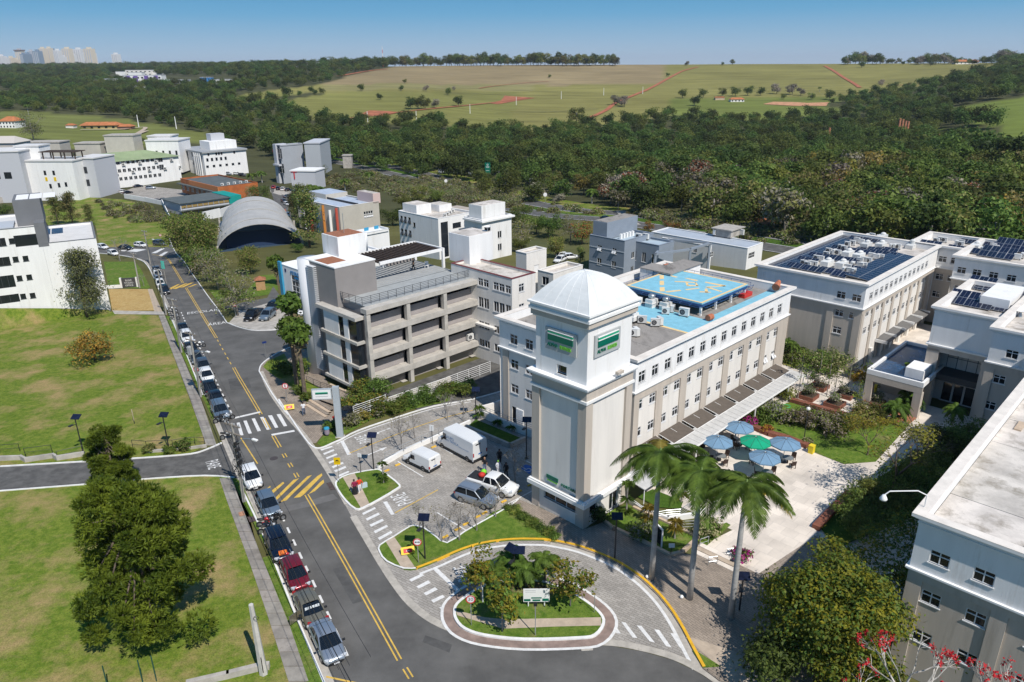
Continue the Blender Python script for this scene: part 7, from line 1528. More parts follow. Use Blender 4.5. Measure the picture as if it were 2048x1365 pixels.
# people
M_skin=mat('skin',(.32,.18,.11),.6);M_skin2=mat('skin_fair',(.42,.26,.18),.6);M_hair=mat('dark_hair',(.015,.01,.008),.6)
def person(loc,rz,label,top,bottom,skirt=False,armL=(.22,.12,.95),armR=(-.22,.12,.95),stride=.16,sleeve=True,skin=None,hair=M_hair,h=1.68,hat=None):
 t=Th('person',label,'person',loc,rz);skin=skin or M_skin;k=h/1.68
 V={'pel':(0,0,.9),'bel':(0,.0,1.05),'che':(0,.01,1.27),'nek':(0,0,1.43),'hd0':(0,.02,1.52),'hd1':(0,.03,1.61),'hipL':(.09,0,.86),'kneL':(.1,stride*.55+.03,.48),'ankL':(.1,stride,.09),'toeL':(.11,stride+.16,.04),'hipR':(-.09,0,.86),'kneR':(-.1,-stride*.1+.03,.48),'ankR':(-.1,-stride,.1),'toeR':(-.11,-stride+.15,.04),'shL':(.17,0,1.38),'elL':tuple((V3((.2,0,1.36))+V3(armL))/2+V3((.05,-.04,-.02))),'wrL':armL,'shR':(-.17,0,1.38),'elR':tuple((V3((-.2,0,1.36))+V3(armR))/2+V3((-.05,-.04,-.02))),'wrR':armR}
 Rr={'pel':.13,'bel':.115,'che':.14,'nek':.052,'hd0':.08,'hd1':.088,'hipL':.1,'kneL':.062,'ankL':.042,'toeL':.035,'hipR':.1,'kneR':.062,'ankR':.042,'toeR':.035,'shL':.062,'elL':.042,'wrL':.03,'shR':.062,'elR':.042,'wrR':.03}
 E_=[('pel','bel'),('bel','che'),('che','nek'),('nek','hd0'),('hd0','hd1'),('pel','hipL'),('hipL','kneL'),('kneL','ankL'),('ankL','toeL'),('pel','hipR'),('hipR','kneR'),('kneR','ankR'),('ankR','toeR'),('che','shL'),('shL','elL'),('elL','wrL'),('che','shR'),('shR','elR'),('elR','wrR')]
 for s_ in 'LR':
  wv=V3(V['wr'+s_]);d=(wv-V3(V['el'+s_])).normalized();V['pa'+s_]=tuple(wv+d*.07);Rr['pa'+s_]=.034;E_.append(('wr'+s_,'pa'+s_))
  sd=d.cross(V3((1,0,0))).normalized()
  for i in range(4):
   o=sd*(.024*(i-1.5));L0=(.065,.078,.074,.058)[i];a,b='f%s%d'%(s_,i),'g%s%d'%(s_,i);V[a]=tuple(wv+d*.1+o);V[b]=tuple(wv+d*(.1+L0)+o*1.1+V3((0,.018,0)));Rr[a]=.009;Rr[b]=.008;E_+=[('pa'+s_,a),(a,b)]
  V['t'+s_]=tuple(wv+d*.06+sd*-.055);Rr['t'+s_]=.01;E_.append(('pa'+s_,'t'+s_))
 names=list(V);me=bpy.data.meshes.new('body');me.from_pydata([tuple(c*k for c in V[n])for n in names],[(names.index(a),names.index(b))for a,b in E_],[])
 ob=put(me,'body');sk=ob.modifiers.new('s','SKIN');ss=ob.modifiers.new('u','SUBSURF');ss.levels=1;ss.render_levels=1
 lay=me.skin_vertices[0]if me.skin_vertices else None
 if lay is None:
  bm=bmesh.new();bm.from_mesh(me);bm.verts.layers.skin.verify();bm.to_mesh(me);bm.free();lay=me.skin_vertices[0]
 for i,n in en(names):r_=Rr[n]*k;lay.data[i].radius=(r_*(1.25 if n in('pel','bel','che')else 1),r_*(.85 if n in('bel','che')else 1));lay.data[i].use_root=n=='pel'
 dg=bpy.context.evaluated_depsgraph_get();m2=bpy.data.meshes.new_from_object(ob.evaluated_get(dg));bpy.data.objects.remove(ob)
 m2.materials.clear();m2.materials.append(skin);m2.polygons.foreach_set('use_smooth',[True]*len(m2.polygons));put(m2,'body',t)
 def shell(name,test,off,m):
  bm=bmesh.new();bm.from_mesh(m2);bmesh.ops.delete(bm,geom=[f for f in bm.faces if not test(f.calc_center_median()/k)],context='FACES');bm.normal_update()
  for v in bm.verts:v.co+=v.normal*off
  x=bpy.data.meshes.new(name);bm.to_mesh(x);bm.free();x.materials.clear();x.materials.append(m);put(x,name,t)
 shell('shirt',lambda c:.93<c.z<1.45 and(abs(c.x)<.2 or(c.z>(1.0 if sleeve==2 else 1.2)and sleeve)),.014,top)
 if skirt:
  MB().la(0,0,[(.15*k,.98*k),(.2*k,.8*k),(.24*k,.45*k),(.3*k,.1*k)],14).o('skirt',bottom,t,smooth=True)
 else:shell('trousers',lambda c:.1<c.z<.98 and abs(c.x)<.24 and not(c.z>.6 and abs(c.x)>.205),.016,bottom)
 shell('shoes',lambda c:c.z<=.1,.012,MBk)
 hm=MB();hm.la(0,0,[(0,.115),(.06,.1),(.095,.04),(.1,-.02),(.085,-.07)],12);o=hm.o('hair',hair,t,smooth=True);o.location=(0,.005*k,1.605*k);o.scale=(k,k*1.05,k)
 fm=MB();fm.obox((0,.125*k,1.575*k),.025,.04,.045);fm.o('nose',skin,t)
 for sx in(-1,1):em=MB();em.obox((sx*.035*k,.112*k,1.6*k),.025,.02,.014);em.o('eye',M_sblk,t);em=MB();em.obox((sx*.09*k,.03*k,1.585*k),.02,.04,.06);em.o('ear',skin,t)
 em=MB();em.obox((0,.112*k,1.535*k),.05,.02,.012);em.o('mouth',M_sred,t);return t
c_=lambda n,c:mat('cloth_'+n,c,.85)
w1=PW('p',452,940);w2=PW('p',492,925);dn=R(205)
person(w1,dn,'woman in a dark red blouse and long black skirt on the island path',c_('wine',(.22,.01,.05)),c_('black',(.008,.008,.01)),True,sleeve=2,skin=M_skin2)
person(w2,dn,'woman in an orange-red top and white trousers carrying bags on the island path',c_('coral',(.62,.05,.02)),c_('white',(.68,.68,.7)),False,(.3,.1,.9),(-.3,.1,.9),.14,2,M_skin2,h=1.7)
for(u,v),lb_,cc in(((530,890),'pale blue shopping bag held by the woman in orange-red, right hand side',(.45,.55,.62)),((462,815),'pale grey bag behind the woman in orange-red',(.55,.58,.6))):
 p=PW('p',u,v);p=p if v>850 else w2+V3((-.35,.35,.55));b_=Th('shopping_bag',lb_,'bag',(p.x,p.y,.45 if v<850 else .12),R(30));MB().box(-.28,.28,-.08,.08,0,.5).o('bag',mat('bag%d'%u,cc,.7),b_)
 for s_ in(-.1,.1):MB().tu([(s_-.1,0,.5),(s_,0,.68),(s_+.1,0,.5)],.01,4).o('handle',MTr,b_)
person(PW('h',1263,1355),R(190),'man in a white shirt and grey shorts walking on the pavement by the steps',c_('white',(.68,.68,.7)),c_('greyblue',(.10,.12,.17)),False,h=1.72)
person(PW('p',1515,760),R(160),'bald man in a black polo shirt and jeans beside the pickup bed',c_('black',(.008,.008,.01)),c_('jeans',(.12,.18,.27)),False,h=1.75,hair=M_skin)
person(PW('p',1625,780),R(200),'person in a white coat with a bright green cap beyond the pickup roof',c_('white',(.68,.68,.7)),c_('white',(.68,.68,.7)),False,h=1.68,hair=mat('green_cap',(.2,.5,.05),.8),sleeve=2)
person(PW('p',1690,800),R(150),'person in dark clothes in the tower shade beside the pickup',c_('black',(.008,.008,.01)),c_('black',(.008,.008,.01)),False,h=1.72,sleeve=2)
person(PW('p',1635,690),R(180),'person in black standing deeper in the tower shade',c_('black',(.008,.008,.01)),c_('black',(.008,.008,.01)),False,h=1.75,sleeve=2)
person(C(63.26,82.7,11.36),R(120),'person in black sportswear walking on the roof terrace',c_('black',(.008,.008,.01)),c_('black',(.008,.008,.01)),False,h=1.7,stride=.2,skin=M_skin2)
# vegetation kit
import numpy as np
def Lm(n,c,c2=None,ov=.0,tr=.4,sc=1.3):return mat('leaf_'+n,c,.62,.3,sc,col2=c2,trans=tr,objvar=ov,spec=.25)
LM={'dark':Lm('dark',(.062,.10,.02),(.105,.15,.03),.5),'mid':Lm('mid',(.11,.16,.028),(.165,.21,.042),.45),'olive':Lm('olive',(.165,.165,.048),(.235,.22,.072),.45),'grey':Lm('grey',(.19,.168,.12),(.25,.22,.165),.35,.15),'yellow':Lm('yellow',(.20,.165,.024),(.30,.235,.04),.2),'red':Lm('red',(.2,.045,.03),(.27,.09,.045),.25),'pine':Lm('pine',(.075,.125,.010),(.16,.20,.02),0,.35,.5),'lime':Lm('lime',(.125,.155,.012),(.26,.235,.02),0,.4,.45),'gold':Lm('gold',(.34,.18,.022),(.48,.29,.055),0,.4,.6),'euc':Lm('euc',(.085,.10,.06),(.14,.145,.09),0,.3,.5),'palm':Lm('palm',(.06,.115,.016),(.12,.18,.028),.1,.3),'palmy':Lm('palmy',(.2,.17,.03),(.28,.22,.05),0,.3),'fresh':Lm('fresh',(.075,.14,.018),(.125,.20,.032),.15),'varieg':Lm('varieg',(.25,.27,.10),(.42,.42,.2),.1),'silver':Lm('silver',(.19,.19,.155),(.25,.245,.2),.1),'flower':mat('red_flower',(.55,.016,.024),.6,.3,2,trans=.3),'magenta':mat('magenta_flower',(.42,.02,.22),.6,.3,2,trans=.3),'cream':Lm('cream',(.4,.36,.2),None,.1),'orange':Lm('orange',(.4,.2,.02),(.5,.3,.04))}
MBa=mat('bark',(.13,.10,.075),.95,.3,3);MBg=mat('grey_bark',(.24,.22,.20),.95,.25,2);M_barkw=mat('pale_bark',(.42,.39,.35),.9,.3,2);M_ptr=mat('palm_trunk',(.36,.35,.335),.9,.15,1.5,stretch=(1,1,3));M_shaft=mat('crownshaft',(.10,.16,.03),.6)
def Lv(pos,nrm,size,mats,seed,name='crown',asp=.55,mi=None):
 g=np.random.default_rng(seed);n=len(pos);nrm=nrm/(np.linalg.norm(nrm,axis=1,keepdims=True)+1e-9)
 t=g.normal(size=(n,3));t-=nrm*(t*nrm).sum(1,keepdims=True);t/=np.linalg.norm(t,axis=1,keepdims=True)+1e-9;b=np.cross(nrm,t)
 s=(size*g.uniform(.6,1.35,n))[:,None];v=np.empty((n,4,3));v[:,0]=pos-t*s*.5;v[:,1]=pos+b*s*asp*.5;v[:,2]=pos+t*s*.5+nrm*s*-.12;v[:,3]=pos-b*s*asp*.5
 me=bpy.data.meshes.new(name);me.vertices.add(n*4);me.loops.add(n*4);me.polygons.add(n)
 me.vertices.foreach_set('co',v.reshape(-1));me.loops.foreach_set('vertex_index',np.arange(n*4));me.polygons.foreach_set('loop_start',np.arange(n)*4)
 mats=mats if isinstance(mats,list)else[mats]
 for m in mats:me.materials.append(m)
 if len(mats)>1:me.polygons.foreach_set('material_index',(g.integers(0,len(mats),n)if mi is None else g.choice(len(mats),n,p=mi)).astype(np.int32))
 me.update();me.validate();return me
def Cr(blobs,nc,nl,ls,mats,seed,cs=.5,up=.5,shell=.3,mi=None,asp=.55,low=-.6):
 """leaf clumps spread through ellipsoid blobs [(x,y,z,rx,ry,rz)]"""
 g=np.random.default_rng(seed);B_=np.array(blobs,float);wgt=B_[:,3]*B_[:,4];wgt/=wgt.sum();k=g.choice(len(B_),nc,p=wgt);d=g.normal(size=(nc,3));d/=np.linalg.norm(d,axis=1,keepdims=True);d[:,2]=np.where(d[:,2]<low,-d[:,2],d[:,2])
 c=B_[k,:3]+d*B_[k,3:]*(1-shell*g.random((nc,1))**1.5);sz=cs*g.uniform(.6,1.3,(nc,1))
 q=np.repeat(np.arange(nc),nl);o=g.normal(size=(nc*nl,3))*.5;p=c[q]+o*sz[q]*np.array([1,1,.7])
 n_=d[q]*.5+o*.5+g.normal(size=(nc*nl,3))*.55+np.array([0,0,up]);return Lv(p,n_,np.full(nc*nl,ls),mats,seed+1,mi=mi,asp=asp)
def Li(h,blobs,r,m,seed,name='trunk',lean=(0,0),twigs=0):
 g=random.Random(seed);mb=MB();top=V3((lean[0],lean[1],h));mb.tu([(0,0,-.3),(lean[0]*.3,lean[1]*.3,h*.5),top],[r,r*.8,r*.55],7)
 for b in blobs:
  c=V3(b[:3]);s=V3((lean[0]*.6,lean[1]*.6,h*g.uniform(.55,1)));mid=s.lerp(c,.5)+V3((g.uniform(-.3,.3),g.uniform(-.3,.3),-.2));mb.tu([s,mid,c],[r*.42,r*.28,r*.1],5)
  for _ in range(twigs):e=c+V3((g.gauss(0,.5)*b[3],g.gauss(0,.5)*b[4],g.gauss(0,.5)*b[5]));mb.tu([mid.lerp(c,g.random()),e],[r*.14,r*.03],4,cap=False)
 return mb.mesh(name,m,True)
def bare(h,spread,seed,m,depth=5,name='branches',up=.55):
 g=random.Random(seed);mb=MB();tips=[]
 def grow(p,d,l,r,k):
  e=p+d*l;mb.tu([p,p.lerp(e,.5)+V3((g.uniform(-1,1),g.uniform(-1,1),0))*l*.06,e],[r,r*.85,r*.68],5 if k>2 else 3,cap=False)
  if k==0:tips.append(e);return
  for _ in range(2 if g.random()<.45 else 3):
   n=(d+V3((g.gauss(0,spread),g.gauss(0,spread),g.gauss(up*.25,spread*.5)))).normalized();grow(e,n,l*g.uniform(.62,.84),r*.62,k-1)
 grow(V3((0,0,-.2)),V3((0,0,1)),h*.3,h*.022,depth);return mb.mesh(name,m),tips
def tree(name,label,loc,parts,rz=0,sc=1.0,group=None,cat='tree'):
 t=Th(name,label,cat,loc,rz,group);t.scale=(sc,)*3 if not isinstance(sc,tuple)else sc
 for nm,me in parts:put(me,nm,t)
 return t
def frond(base,az,L_,rise,droop,ll,n,g):
 d=V3((cos(az),sin(az),0));s=V3((-d.y,d.x,0));out=[]
 for i in range(n):
  f=(i+1)/n;p=base+d*(L_*(f-.18*f*f))+V3((0,0,rise*f-droop*f*f));out.append(p)
 return out,d,s
def Pc(nf,L_,rise,droop,ll,n,seed,mats,name='fronds',mi=None,low=-.4,wid=.07):
 g=random.Random(seed);v=[];f=[];mis=[];
 for i in range(nf):
  az=2*pi*i/nf*1.618*2+g.uniform(-.2,.2);k=i/nf;ri=rise*(1.25-1.6*k)*g.uniform(.8,1.2);dr=droop*g.uniform(.8,1.25)*(1-.45*k);lm=0 if g.random()>(.18 if k>.7 else .03)else 1
  pts,d,s=frond(V3((0,0,0)),az,L_*g.uniform(.85,1.1),ri,dr,ll,n,g)
  pts=[V3((0,0,0))]+pts
  for j in range(1,len(pts)):
   a,b=pts[j-1],pts[j];t=(b-a).normalized();fr_=j/len(pts);l_=ll*sin(pi*min(1,.18+.8*fr_))*g.uniform(.85,1.1);o=len(v);w_=.03
   v+=[tuple(a-s*w_),tuple(a+s*w_),tuple(b+s*w_),tuple(b-s*w_)];f.append((o,o+1,o+2,o+3));mis.append(lm)
   for sd_ in(-1,1):
    for q in range(2):
     c=a.lerp(b,.25+.5*q);tip=c+s*sd_*l_*.78+t*l_*.5+V3((0,0,-l_*(.30+.35*fr_)+g.uniform(-.08,.08)));o=len(v)
     v+=[tuple(c-t*wid*.6),tuple(c+t*wid*.6),tuple((c+tip)/2+t*wid+V3((0,0,l_*.1))),tuple(tip),tuple((c+tip)/2-t*wid+V3((0,0,l_*.1)))];f.append((o,o+1,o+2,o+3,o+4));mis.append(lm)
 me=bpy.data.meshes.new(name);me.from_pydata(v,[],f)
 for m in mats:me.materials.append(m)
 if len(mats)>1:me.polygons.foreach_set('material_index',mis)
 return me
def rosette(n,L_,seed,mats,z=0,droop=.3,wid=.09,up=.6):
 g=random.Random(seed);mb=MB()
 for i in range(n):
  az=g.uniform(0,6.28);e=g.uniform(-.35,1.2);d=V3((cos(az)*cos(e),sin(az)*cos(e),sin(e)*up));l_=L_*g.uniform(.7,1.1);s=V3((-sin(az),cos(az),0));a=V3((0,0,z));b=a+d*l_*.55;c=a+d*l_+V3((0,0,-droop*l_))
  mb.add([tuple(a-s*wid*.4),tuple(a+s*wid*.4),tuple(b+s*wid*.5),tuple(c),tuple(b-s*wid*.5)],[(0,1,2,3,4)],0)
 return mb.mesh('leaf_rosette',mats)
 # near trees
def Rb(seed,n,R_,z0,z1,rr,taper=0.0):
 g=random.Random(seed);out=[]
 for i in range(n):
  f=g.random();z=z0+(z1-z0)*f;a=g.uniform(0,6.28);q=R_*sqrt(g.random())*(1-taper*f);r_=rr*g.uniform(.7,1.25)*(1-.4*taper*f);out.append((q*cos(a),q*sin(a),z,r_,r_,r_*.75))
 return out
def pine_mesh(R_,z0,z1,nb,nt,seed,tl):
 g=np.random.default_rng(seed);bl=np.array(Rb(seed,nb,R_,z0,z1,R_*.24,.45));k=g.integers(0,nb,nt);d=g.normal(size=(nt,3));d/=np.linalg.norm(d,axis=1,keepdims=True);d[:,2]=d[:,2]*.9+.25;c=bl[k,:3]+d*bl[k,3:]*g.uniform(.55,1,(nt,1))
 q=np.repeat(np.arange(nt),7);dd=g.normal(size=(nt*7,3))*.8+d[q]+[0,0,.35];dd/=np.linalg.norm(dd,axis=1,keepdims=True);p=c[q]+dd*tl*.5;nn=np.cross(dd,g.normal(size=dd.shape));nn/=np.linalg.norm(nn,axis=1,keepdims=True);b=np.cross(dd,nn);n=nt*7;v=np.empty((n,4,3));w_=tl*.11;v[:,0]=c[q];v[:,1]=p+b*w_;v[:,2]=c[q]+dd*tl;v[:,3]=p-b*w_
 me=bpy.data.meshes.new('crown');me.vertices.add(n*4);me.loops.add(n*4);me.polygons.add(n);me.vertices.foreach_set('co',v.reshape(-1));me.loops.foreach_set('vertex_index',np.arange(n*4));me.polygons.foreach_set('loop_start',np.arange(n)*4);me.materials.append(LM['pine']);me.update();return me,[tuple(x)for x in bl]
pm,pbl=pine_mesh(4.6,1.6,12.2,105,9500,3,.40)
tree('pine_tree','big bushy green pine on the lower left lawn',PW('s',905,1068),[('crown',pm),('trunk',Li(10.5,pbl[::3],.3,MBa,3,lean=(-.2,.2)))])
pm,pbl=pine_mesh(2.5,1.0,7.0,50,3800,8,.34);tree('pine_tree','smaller pine at the lower edge of the side street, behind the big pine',PW('s',690,245),[('crown',pm),('trunk',Li(6,pbl[::3],.14,MBa,4))])
bl=Rb(21,34,4.1,2.0,7.6,1.5,.25);tree('shade_tree','dense yellow-green leafy tree between the royal palms and the near office block',P(1655,1330),[('crown',Cr(bl,2300,15,.27,[LM['lime'],LM['fresh'],LM['mid']],22,.75,.6,mi=[.5,.3,.2])),('trunk',Li(6,bl[:10],.25,MBa,5))])
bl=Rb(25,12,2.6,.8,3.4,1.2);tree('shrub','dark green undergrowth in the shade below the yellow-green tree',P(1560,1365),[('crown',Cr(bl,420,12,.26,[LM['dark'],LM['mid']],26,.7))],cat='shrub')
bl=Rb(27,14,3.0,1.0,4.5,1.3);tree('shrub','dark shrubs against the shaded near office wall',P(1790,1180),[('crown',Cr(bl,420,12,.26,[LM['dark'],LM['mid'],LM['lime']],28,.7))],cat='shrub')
me,tips=bare(9.5,.46,31,M_barkw,5);tp=np.array([tuple(t)for t in tips]);g=np.random.default_rng(5);up_=tp[np.argsort(-tp[:,2])];fl=up_[:330:2];q=np.repeat(fl,14,0);pos=q+g.normal(size=q.shape)*.10;lf=up_[60:];q2=np.repeat(lf,4,0);pos2=q2+g.normal(size=q2.shape)*.4
tree('coral_tree','bare-branched tree full of bright red flowers at the bottom right',P(1800,1545),[('branches',me),('flowers',Lv(pos,g.normal(size=pos.shape)+[0,0,.8],np.full(len(pos),.15),LM['flower'],6,'flowers',.8)),('crown',Lv(pos2,g.normal(size=pos2.shape)+[0,0,.6],np.full(len(pos2),.22),LM['mid'],7))])
me,tips=bare(8.5,.46,35,M_barkw,5);tp=np.array([tuple(t)for t in tips]);up_=tp[np.argsort(-tp[:,2])];q=np.repeat(up_[:260:2],14,0);pos=q+g.normal(size=q.shape)*.10
tree('coral_tree','second red-flowered tree beside the windows of the near office block, bottom right corner',P(1965,1600),[('branches',me),('flowers',Lv(pos,g.normal(size=pos.shape)+[0,0,.8],np.full(len(pos),.15),LM['flower'],9,'flowers',.8))])
tree('coral_tree','low red-flowered branches at the bottom frame edge under the yellow-green tree',P(1640,1580),[(c.name.split('.')[0],c.data)for c in bpy.data.objects['coral_tree'].children],2.4,.82)
me,tips=bare(8.6,.5,41,MBa,5);tp=np.array([tuple(t)for t in tips]);q=np.repeat(tp,16,0);pos=q+g.normal(size=q.shape)*np.array([.5,.5,.22])
tree('mimosa_tree','sparse spreading tree with fine yellow-green leaves casting a lacy shadow on the plaza',PW('t',780,930),[('branches',me),('crown',Lv(pos,g.normal(size=pos.shape)*.5+[0,0,1],np.full(len(pos),.24),[LM['lime'],LM['olive']],43))],sc=1.05)
me,tips=bare(6.0,.5,46,MBa,5);tp=np.array([tuple(t)for t in tips]);q=np.repeat(tp,14,0);pos=q+g.normal(size=q.shape)*np.array([.4,.4,.2]);c46=Lv(pos,g.normal(size=pos.shape)*.5+[0,0,1],np.full(len(pos),.24),[LM['lime'],LM['yellow']],47)
tree('mimosa_tree','low spreading yellowish tree over the corner of the plaza lawn',PW('t',570,560),[('branches',me),('crown',c46)],sc=.8)
tree('mimosa_tree','thin nearly leafless tree beside the shaded hedge of the near office',PW('t',1010,700),[('branches',me)],2.0,.95)
for i,(q,s_)in en((((1180,520),1.3),((1250,620),1.2),((900,900),1.5),((560,950),1.2),((430,1110),1.2),((1330,520),1.0))):
 bl=Rb(50+i,6,1.0*s_,.4,1.4*s_,.7*s_);tree('shrub',['dark shrub below the small yellow palm by the near office','dark shrub in the middle of the shaded bed','dark shrub low in the shaded bed by the path','sunlit shrub at the rim of the shaded bed','yellow-green shrub at the lower rim of the shaded bed','leafy shrub at the top end of the shaded bed'][i],PW('t',*q),[('crown',Cr(bl,130,10,.24,[LM['dark'],LM['mid'],LM['fresh']],60+i,.5))],cat='shrub')
Sr(Dr(Q('t',(430,900),(1180,450),(1400,480),(1000,1080),(300,1364),(180,1200)),.14,'planting_bed',M_lush))
fm_=[Pc(14,4.2,1.8,3.2,1.05,30,s_,[LM['palm'],LM['palmy']],wid=.042)for s_ in(71,72,73)]
for i,(b_,t_,lb_)in en((((1303,1160),(1315,935),'left royal palm of the three on the brown footpath'),((1379,1200),(1392,975),'middle royal palm of the three on the brown footpath'),((1461,1238),(1484,1000),'right royal palm of the three on the brown footpath'))):
 p=P(*b_);d=ray(*t_);h=CAM_H+d.z*(hypot(p.x,p.y)/hypot(d.x,d.y));t=tree('royal_palm',lb_,p,[],i*1.3,1,'royal palms on the footpath');MB().tu([(0,0,0),(0,0,h*.3),(0,0,h*.7),(0,0,h)],[.25,.22,.2,.13],12).o('trunk',M_ptr,t,smooth=True);MB().tu([(0,0,h),(0,0,h+.9),(0,0,h+1.7)],[.15,.14,.05],10).o('crownshaft',M_shaft,t,smooth=True);put(fm_[i],'fronds',t,(0,0,h+1.5))
fan=Lv(*(lambda d:(d*np.array([1.15,1.15,1.0]),d+np.random.default_rng(2).normal(size=d.shape)*.5))((lambda a:a/np.linalg.norm(a,axis=1,keepdims=True)*np.random.default_rng(1).uniform(.5,1.25,(len(a),1)))(np.random.default_rng(3).normal(size=(420,3))+[0,0,.25])),np.full(420,.8),[LM['fresh'],LM['palm']],81,'fronds',.45)
dead=Lv(np.random.default_rng(4).normal(size=(120,3))*[.35,.35,.5]+[0,0,-1.1],np.random.default_rng(5).normal(size=(120,3)),np.full(120,.6),mat('dead_frond',(.22,.17,.09),.9),82,'dead_fronds',.4)
for i,(b_,t_,lb_)in en(((('h',1205,1130),('h',1150,640),'left fan palm with dark trunk beside the concrete grid building'),(('h',1272,1215),('h',1240,690),'right fan palm nearer the crossing beside the concrete grid building'),(('h',1215,1000),('h',1130,420),'taller fan palm behind, in front of the slatted stair'))):
 p=PW(*b_);tq=q1(*t_);d=ray(*tq);h=CAM_H+d.z*(hypot(p.x,p.y)/hypot(d.x,d.y));h=max(4,h);t=tree('fan_palm',lb_,p,[],i,1,'fan palms at the grid building');MB().tu([(0,0,0),(0,0,h)],[.28,.2],9).o('trunk',MBa,t);put(fan,'fronds',t,(0,0,h+.4),scale=1.25);put(dead,'dead_fronds',t,(0,0,h+.4),scale=1.2)
def fanp(k,q,h,label):p=PW(k,*q);t=tree('fan_palm',label,p,[],1,1);MB().tu([(0,0,0),(0,0,h)],[.26,.2],8).o('trunk',MBa,t);put(fan,'fronds',t,(0,0,h+.3),scale=1.3);put(dead,'dead_fronds',t,(0,0,h),scale=1.2)
fanp('h',(1050,290),4.6,'fan palm with dry skirt behind the kiosk, in front of the arched roof')
pf=[Pc(22,1.5,1.3,1.5,.42,14,s_,[LM['fresh'],LM['palm']],wid=.04)for s_ in(91,92)]
def Sp(k,q,h,label,sc=1.0,i=0,m=MBa,group=None):p=PW(k,*q);t=tree('small_palm',label,p,[],i,1,group);MB().tu([(0,0,0),(0,0,h)],[.11,.09],7).o('trunk',m,t);put(pf[i%2],'fronds',t,(0,0,h),scale=sc)
for i,(q,h,lb_)in en((((1195,560),1.7,'back left feathery palm in the roundabout bed'),((1075,650),1.5,'left feathery palm in the roundabout bed, behind the yellowish shrub tree'),((1315,650),1.7,'middle feathery palm above the information board'),((1450,610),2.2,'right feathery palm in the roundabout bed'))):Sp('i',q,h,lb_,1.1,i)
for i,(q,h,lb_,s_)in en((((1595,600),2.0,'potted arching palm on the brick path, left one',1.3),((1705,505),1.8,'potted arching palm on the brick path, right one',1.3),((1690,390),4.2,'slim palm with few fronds in front of the canopy',.9),((1455,380),2.5,'thin young palm under the canopy edge',.5))):Sp('q',q,h,lb_,s_,i,M_barkw)
for i,(q,lb_)in en((((1600,590),'round clay pot of the left arching palm'),((1705,498),'round clay pot of the right arching palm'))):t=Th('plant_pot',lb_,'pot',PW('q',*q));MB().la(0,0,[(.35,0),(.5,.2),(.52,.75),(.42,.75),(.4,.6),(0,.6)],12).o('pot',mat('clay_pot',(.3,.12,.07),.85),t)
Sp('t',(1265,455),4.0,'yellowing young palm beside the near office roof edge',1.0,0,M_barkw);Sp('t',(1260,470),1.0,'low yellowish palm at the foot of the yellowing palm',1.0,1)
Sp('e',(100,650),2.6,'swollen-trunk palm left of the pair beyond the parapet corner',.8,0,MBg);Sp('e',(140,690),2.8,'swollen-trunk palm right of the pair beyond the parapet corner',.8,1,MBg)
ro=rosette(46,.9,4,LM['fresh']);ro2=rosette(46,.9,6,[LM['yellow']])
def drac(k,q,hs,label,yel=False,sc=1.0):
 p=PW(k,*q);t=tree('dracaena',label,p,[],rnd.uniform(0,6),1,None,'plant');MB().tu([(0,0,0),(0,0,max(hs))],[.09,.05],6).o('stem',MBg,t)
 for h in hs:put(ro2 if yel else ro,'leaf_rosette',t,(0,0,h),rz=h*3,scale=sc)
drac('p',(685,850),(.5,1.0,2.3),'yellow-green spiky dracaena on the lawn island with the two women',False,.8)
for q,hs,lb_,yl in(((420,735),(.5,1.7,3.3),'tall spiky dracaena at the tower corner',False),((600,800),(.5,1.6),'yellowish spiky dracaena left of the left royal palm',True),((815,940),(1.2,1.9),'spiky dracaena on the garden lawn with a pale ring at its foot',True),((470,880),(.4,),'low spiky plant on the garden lawn by the tower',False),((870,640),(.9,),'yellow spiky plant by the ramp behind the palms',True)):drac('g',q,hs,lb_,yl)
drac('p',(1470,320),(.6,1.5),'small spiky dracaena at the top corner of the parking court');drac('p',(1620,385),(.6,),'small spiky plant in the shaded bed by the ramp');drac('p',(1735,420),(.5,),'small spiky plant at the ramp railing')
for i,(q,t_)in en((((800,400),20),((870,340),130),((970,260),10),((1035,385),30),((1095,390),120),((1215,290),100),((1275,480),290),((1340,420),120))):
 p=PW('q',*q);d=ray(*q1('q',q[0],t_));h=CAM_H+d.z*(hypot(p.x,p.y)/hypot(d.x,d.y));h=min(7.5,max(3.5,h));bl=[(g.normal()*.3,g.normal()*.3,h*(.35+.62*k/7),.45,.45,.5)for k in range(8)]
 mb=MB();mb.tu([(0,0,0),(.05,.05,h*.5),(0,0,h)],[.06,.05,.02],5);tree('sapling','tall thin sapling with sparse leaves on the plaza, '+['leftmost by the canopy end','second from the left','behind the back left planter','tallest in the middle','thin one right of the tallest','nearly bare one behind','right one over the bench planter','rightmost by the canopy pillar'][i],p,[('crown',Cr(bl,26 if i not in(5,4)else 9,7,.26,[LM['fresh'],LM['mid']],100+i,.35)),('trunk',mb.mesh('trunk',MBg))])
for i,(q,nn)in en(PLANT):tree('shrub','silvery dry shrub growing in the planter box '+nn,PW('q',*q)+V3((0,0,.4)),[('crown',Cr(Rb(120+i,5,.7,.2,.9,.5),70,9,.2,[LM['silver'],LM['grey'],LM['mid']],130+i,.45))],cat='shrub')
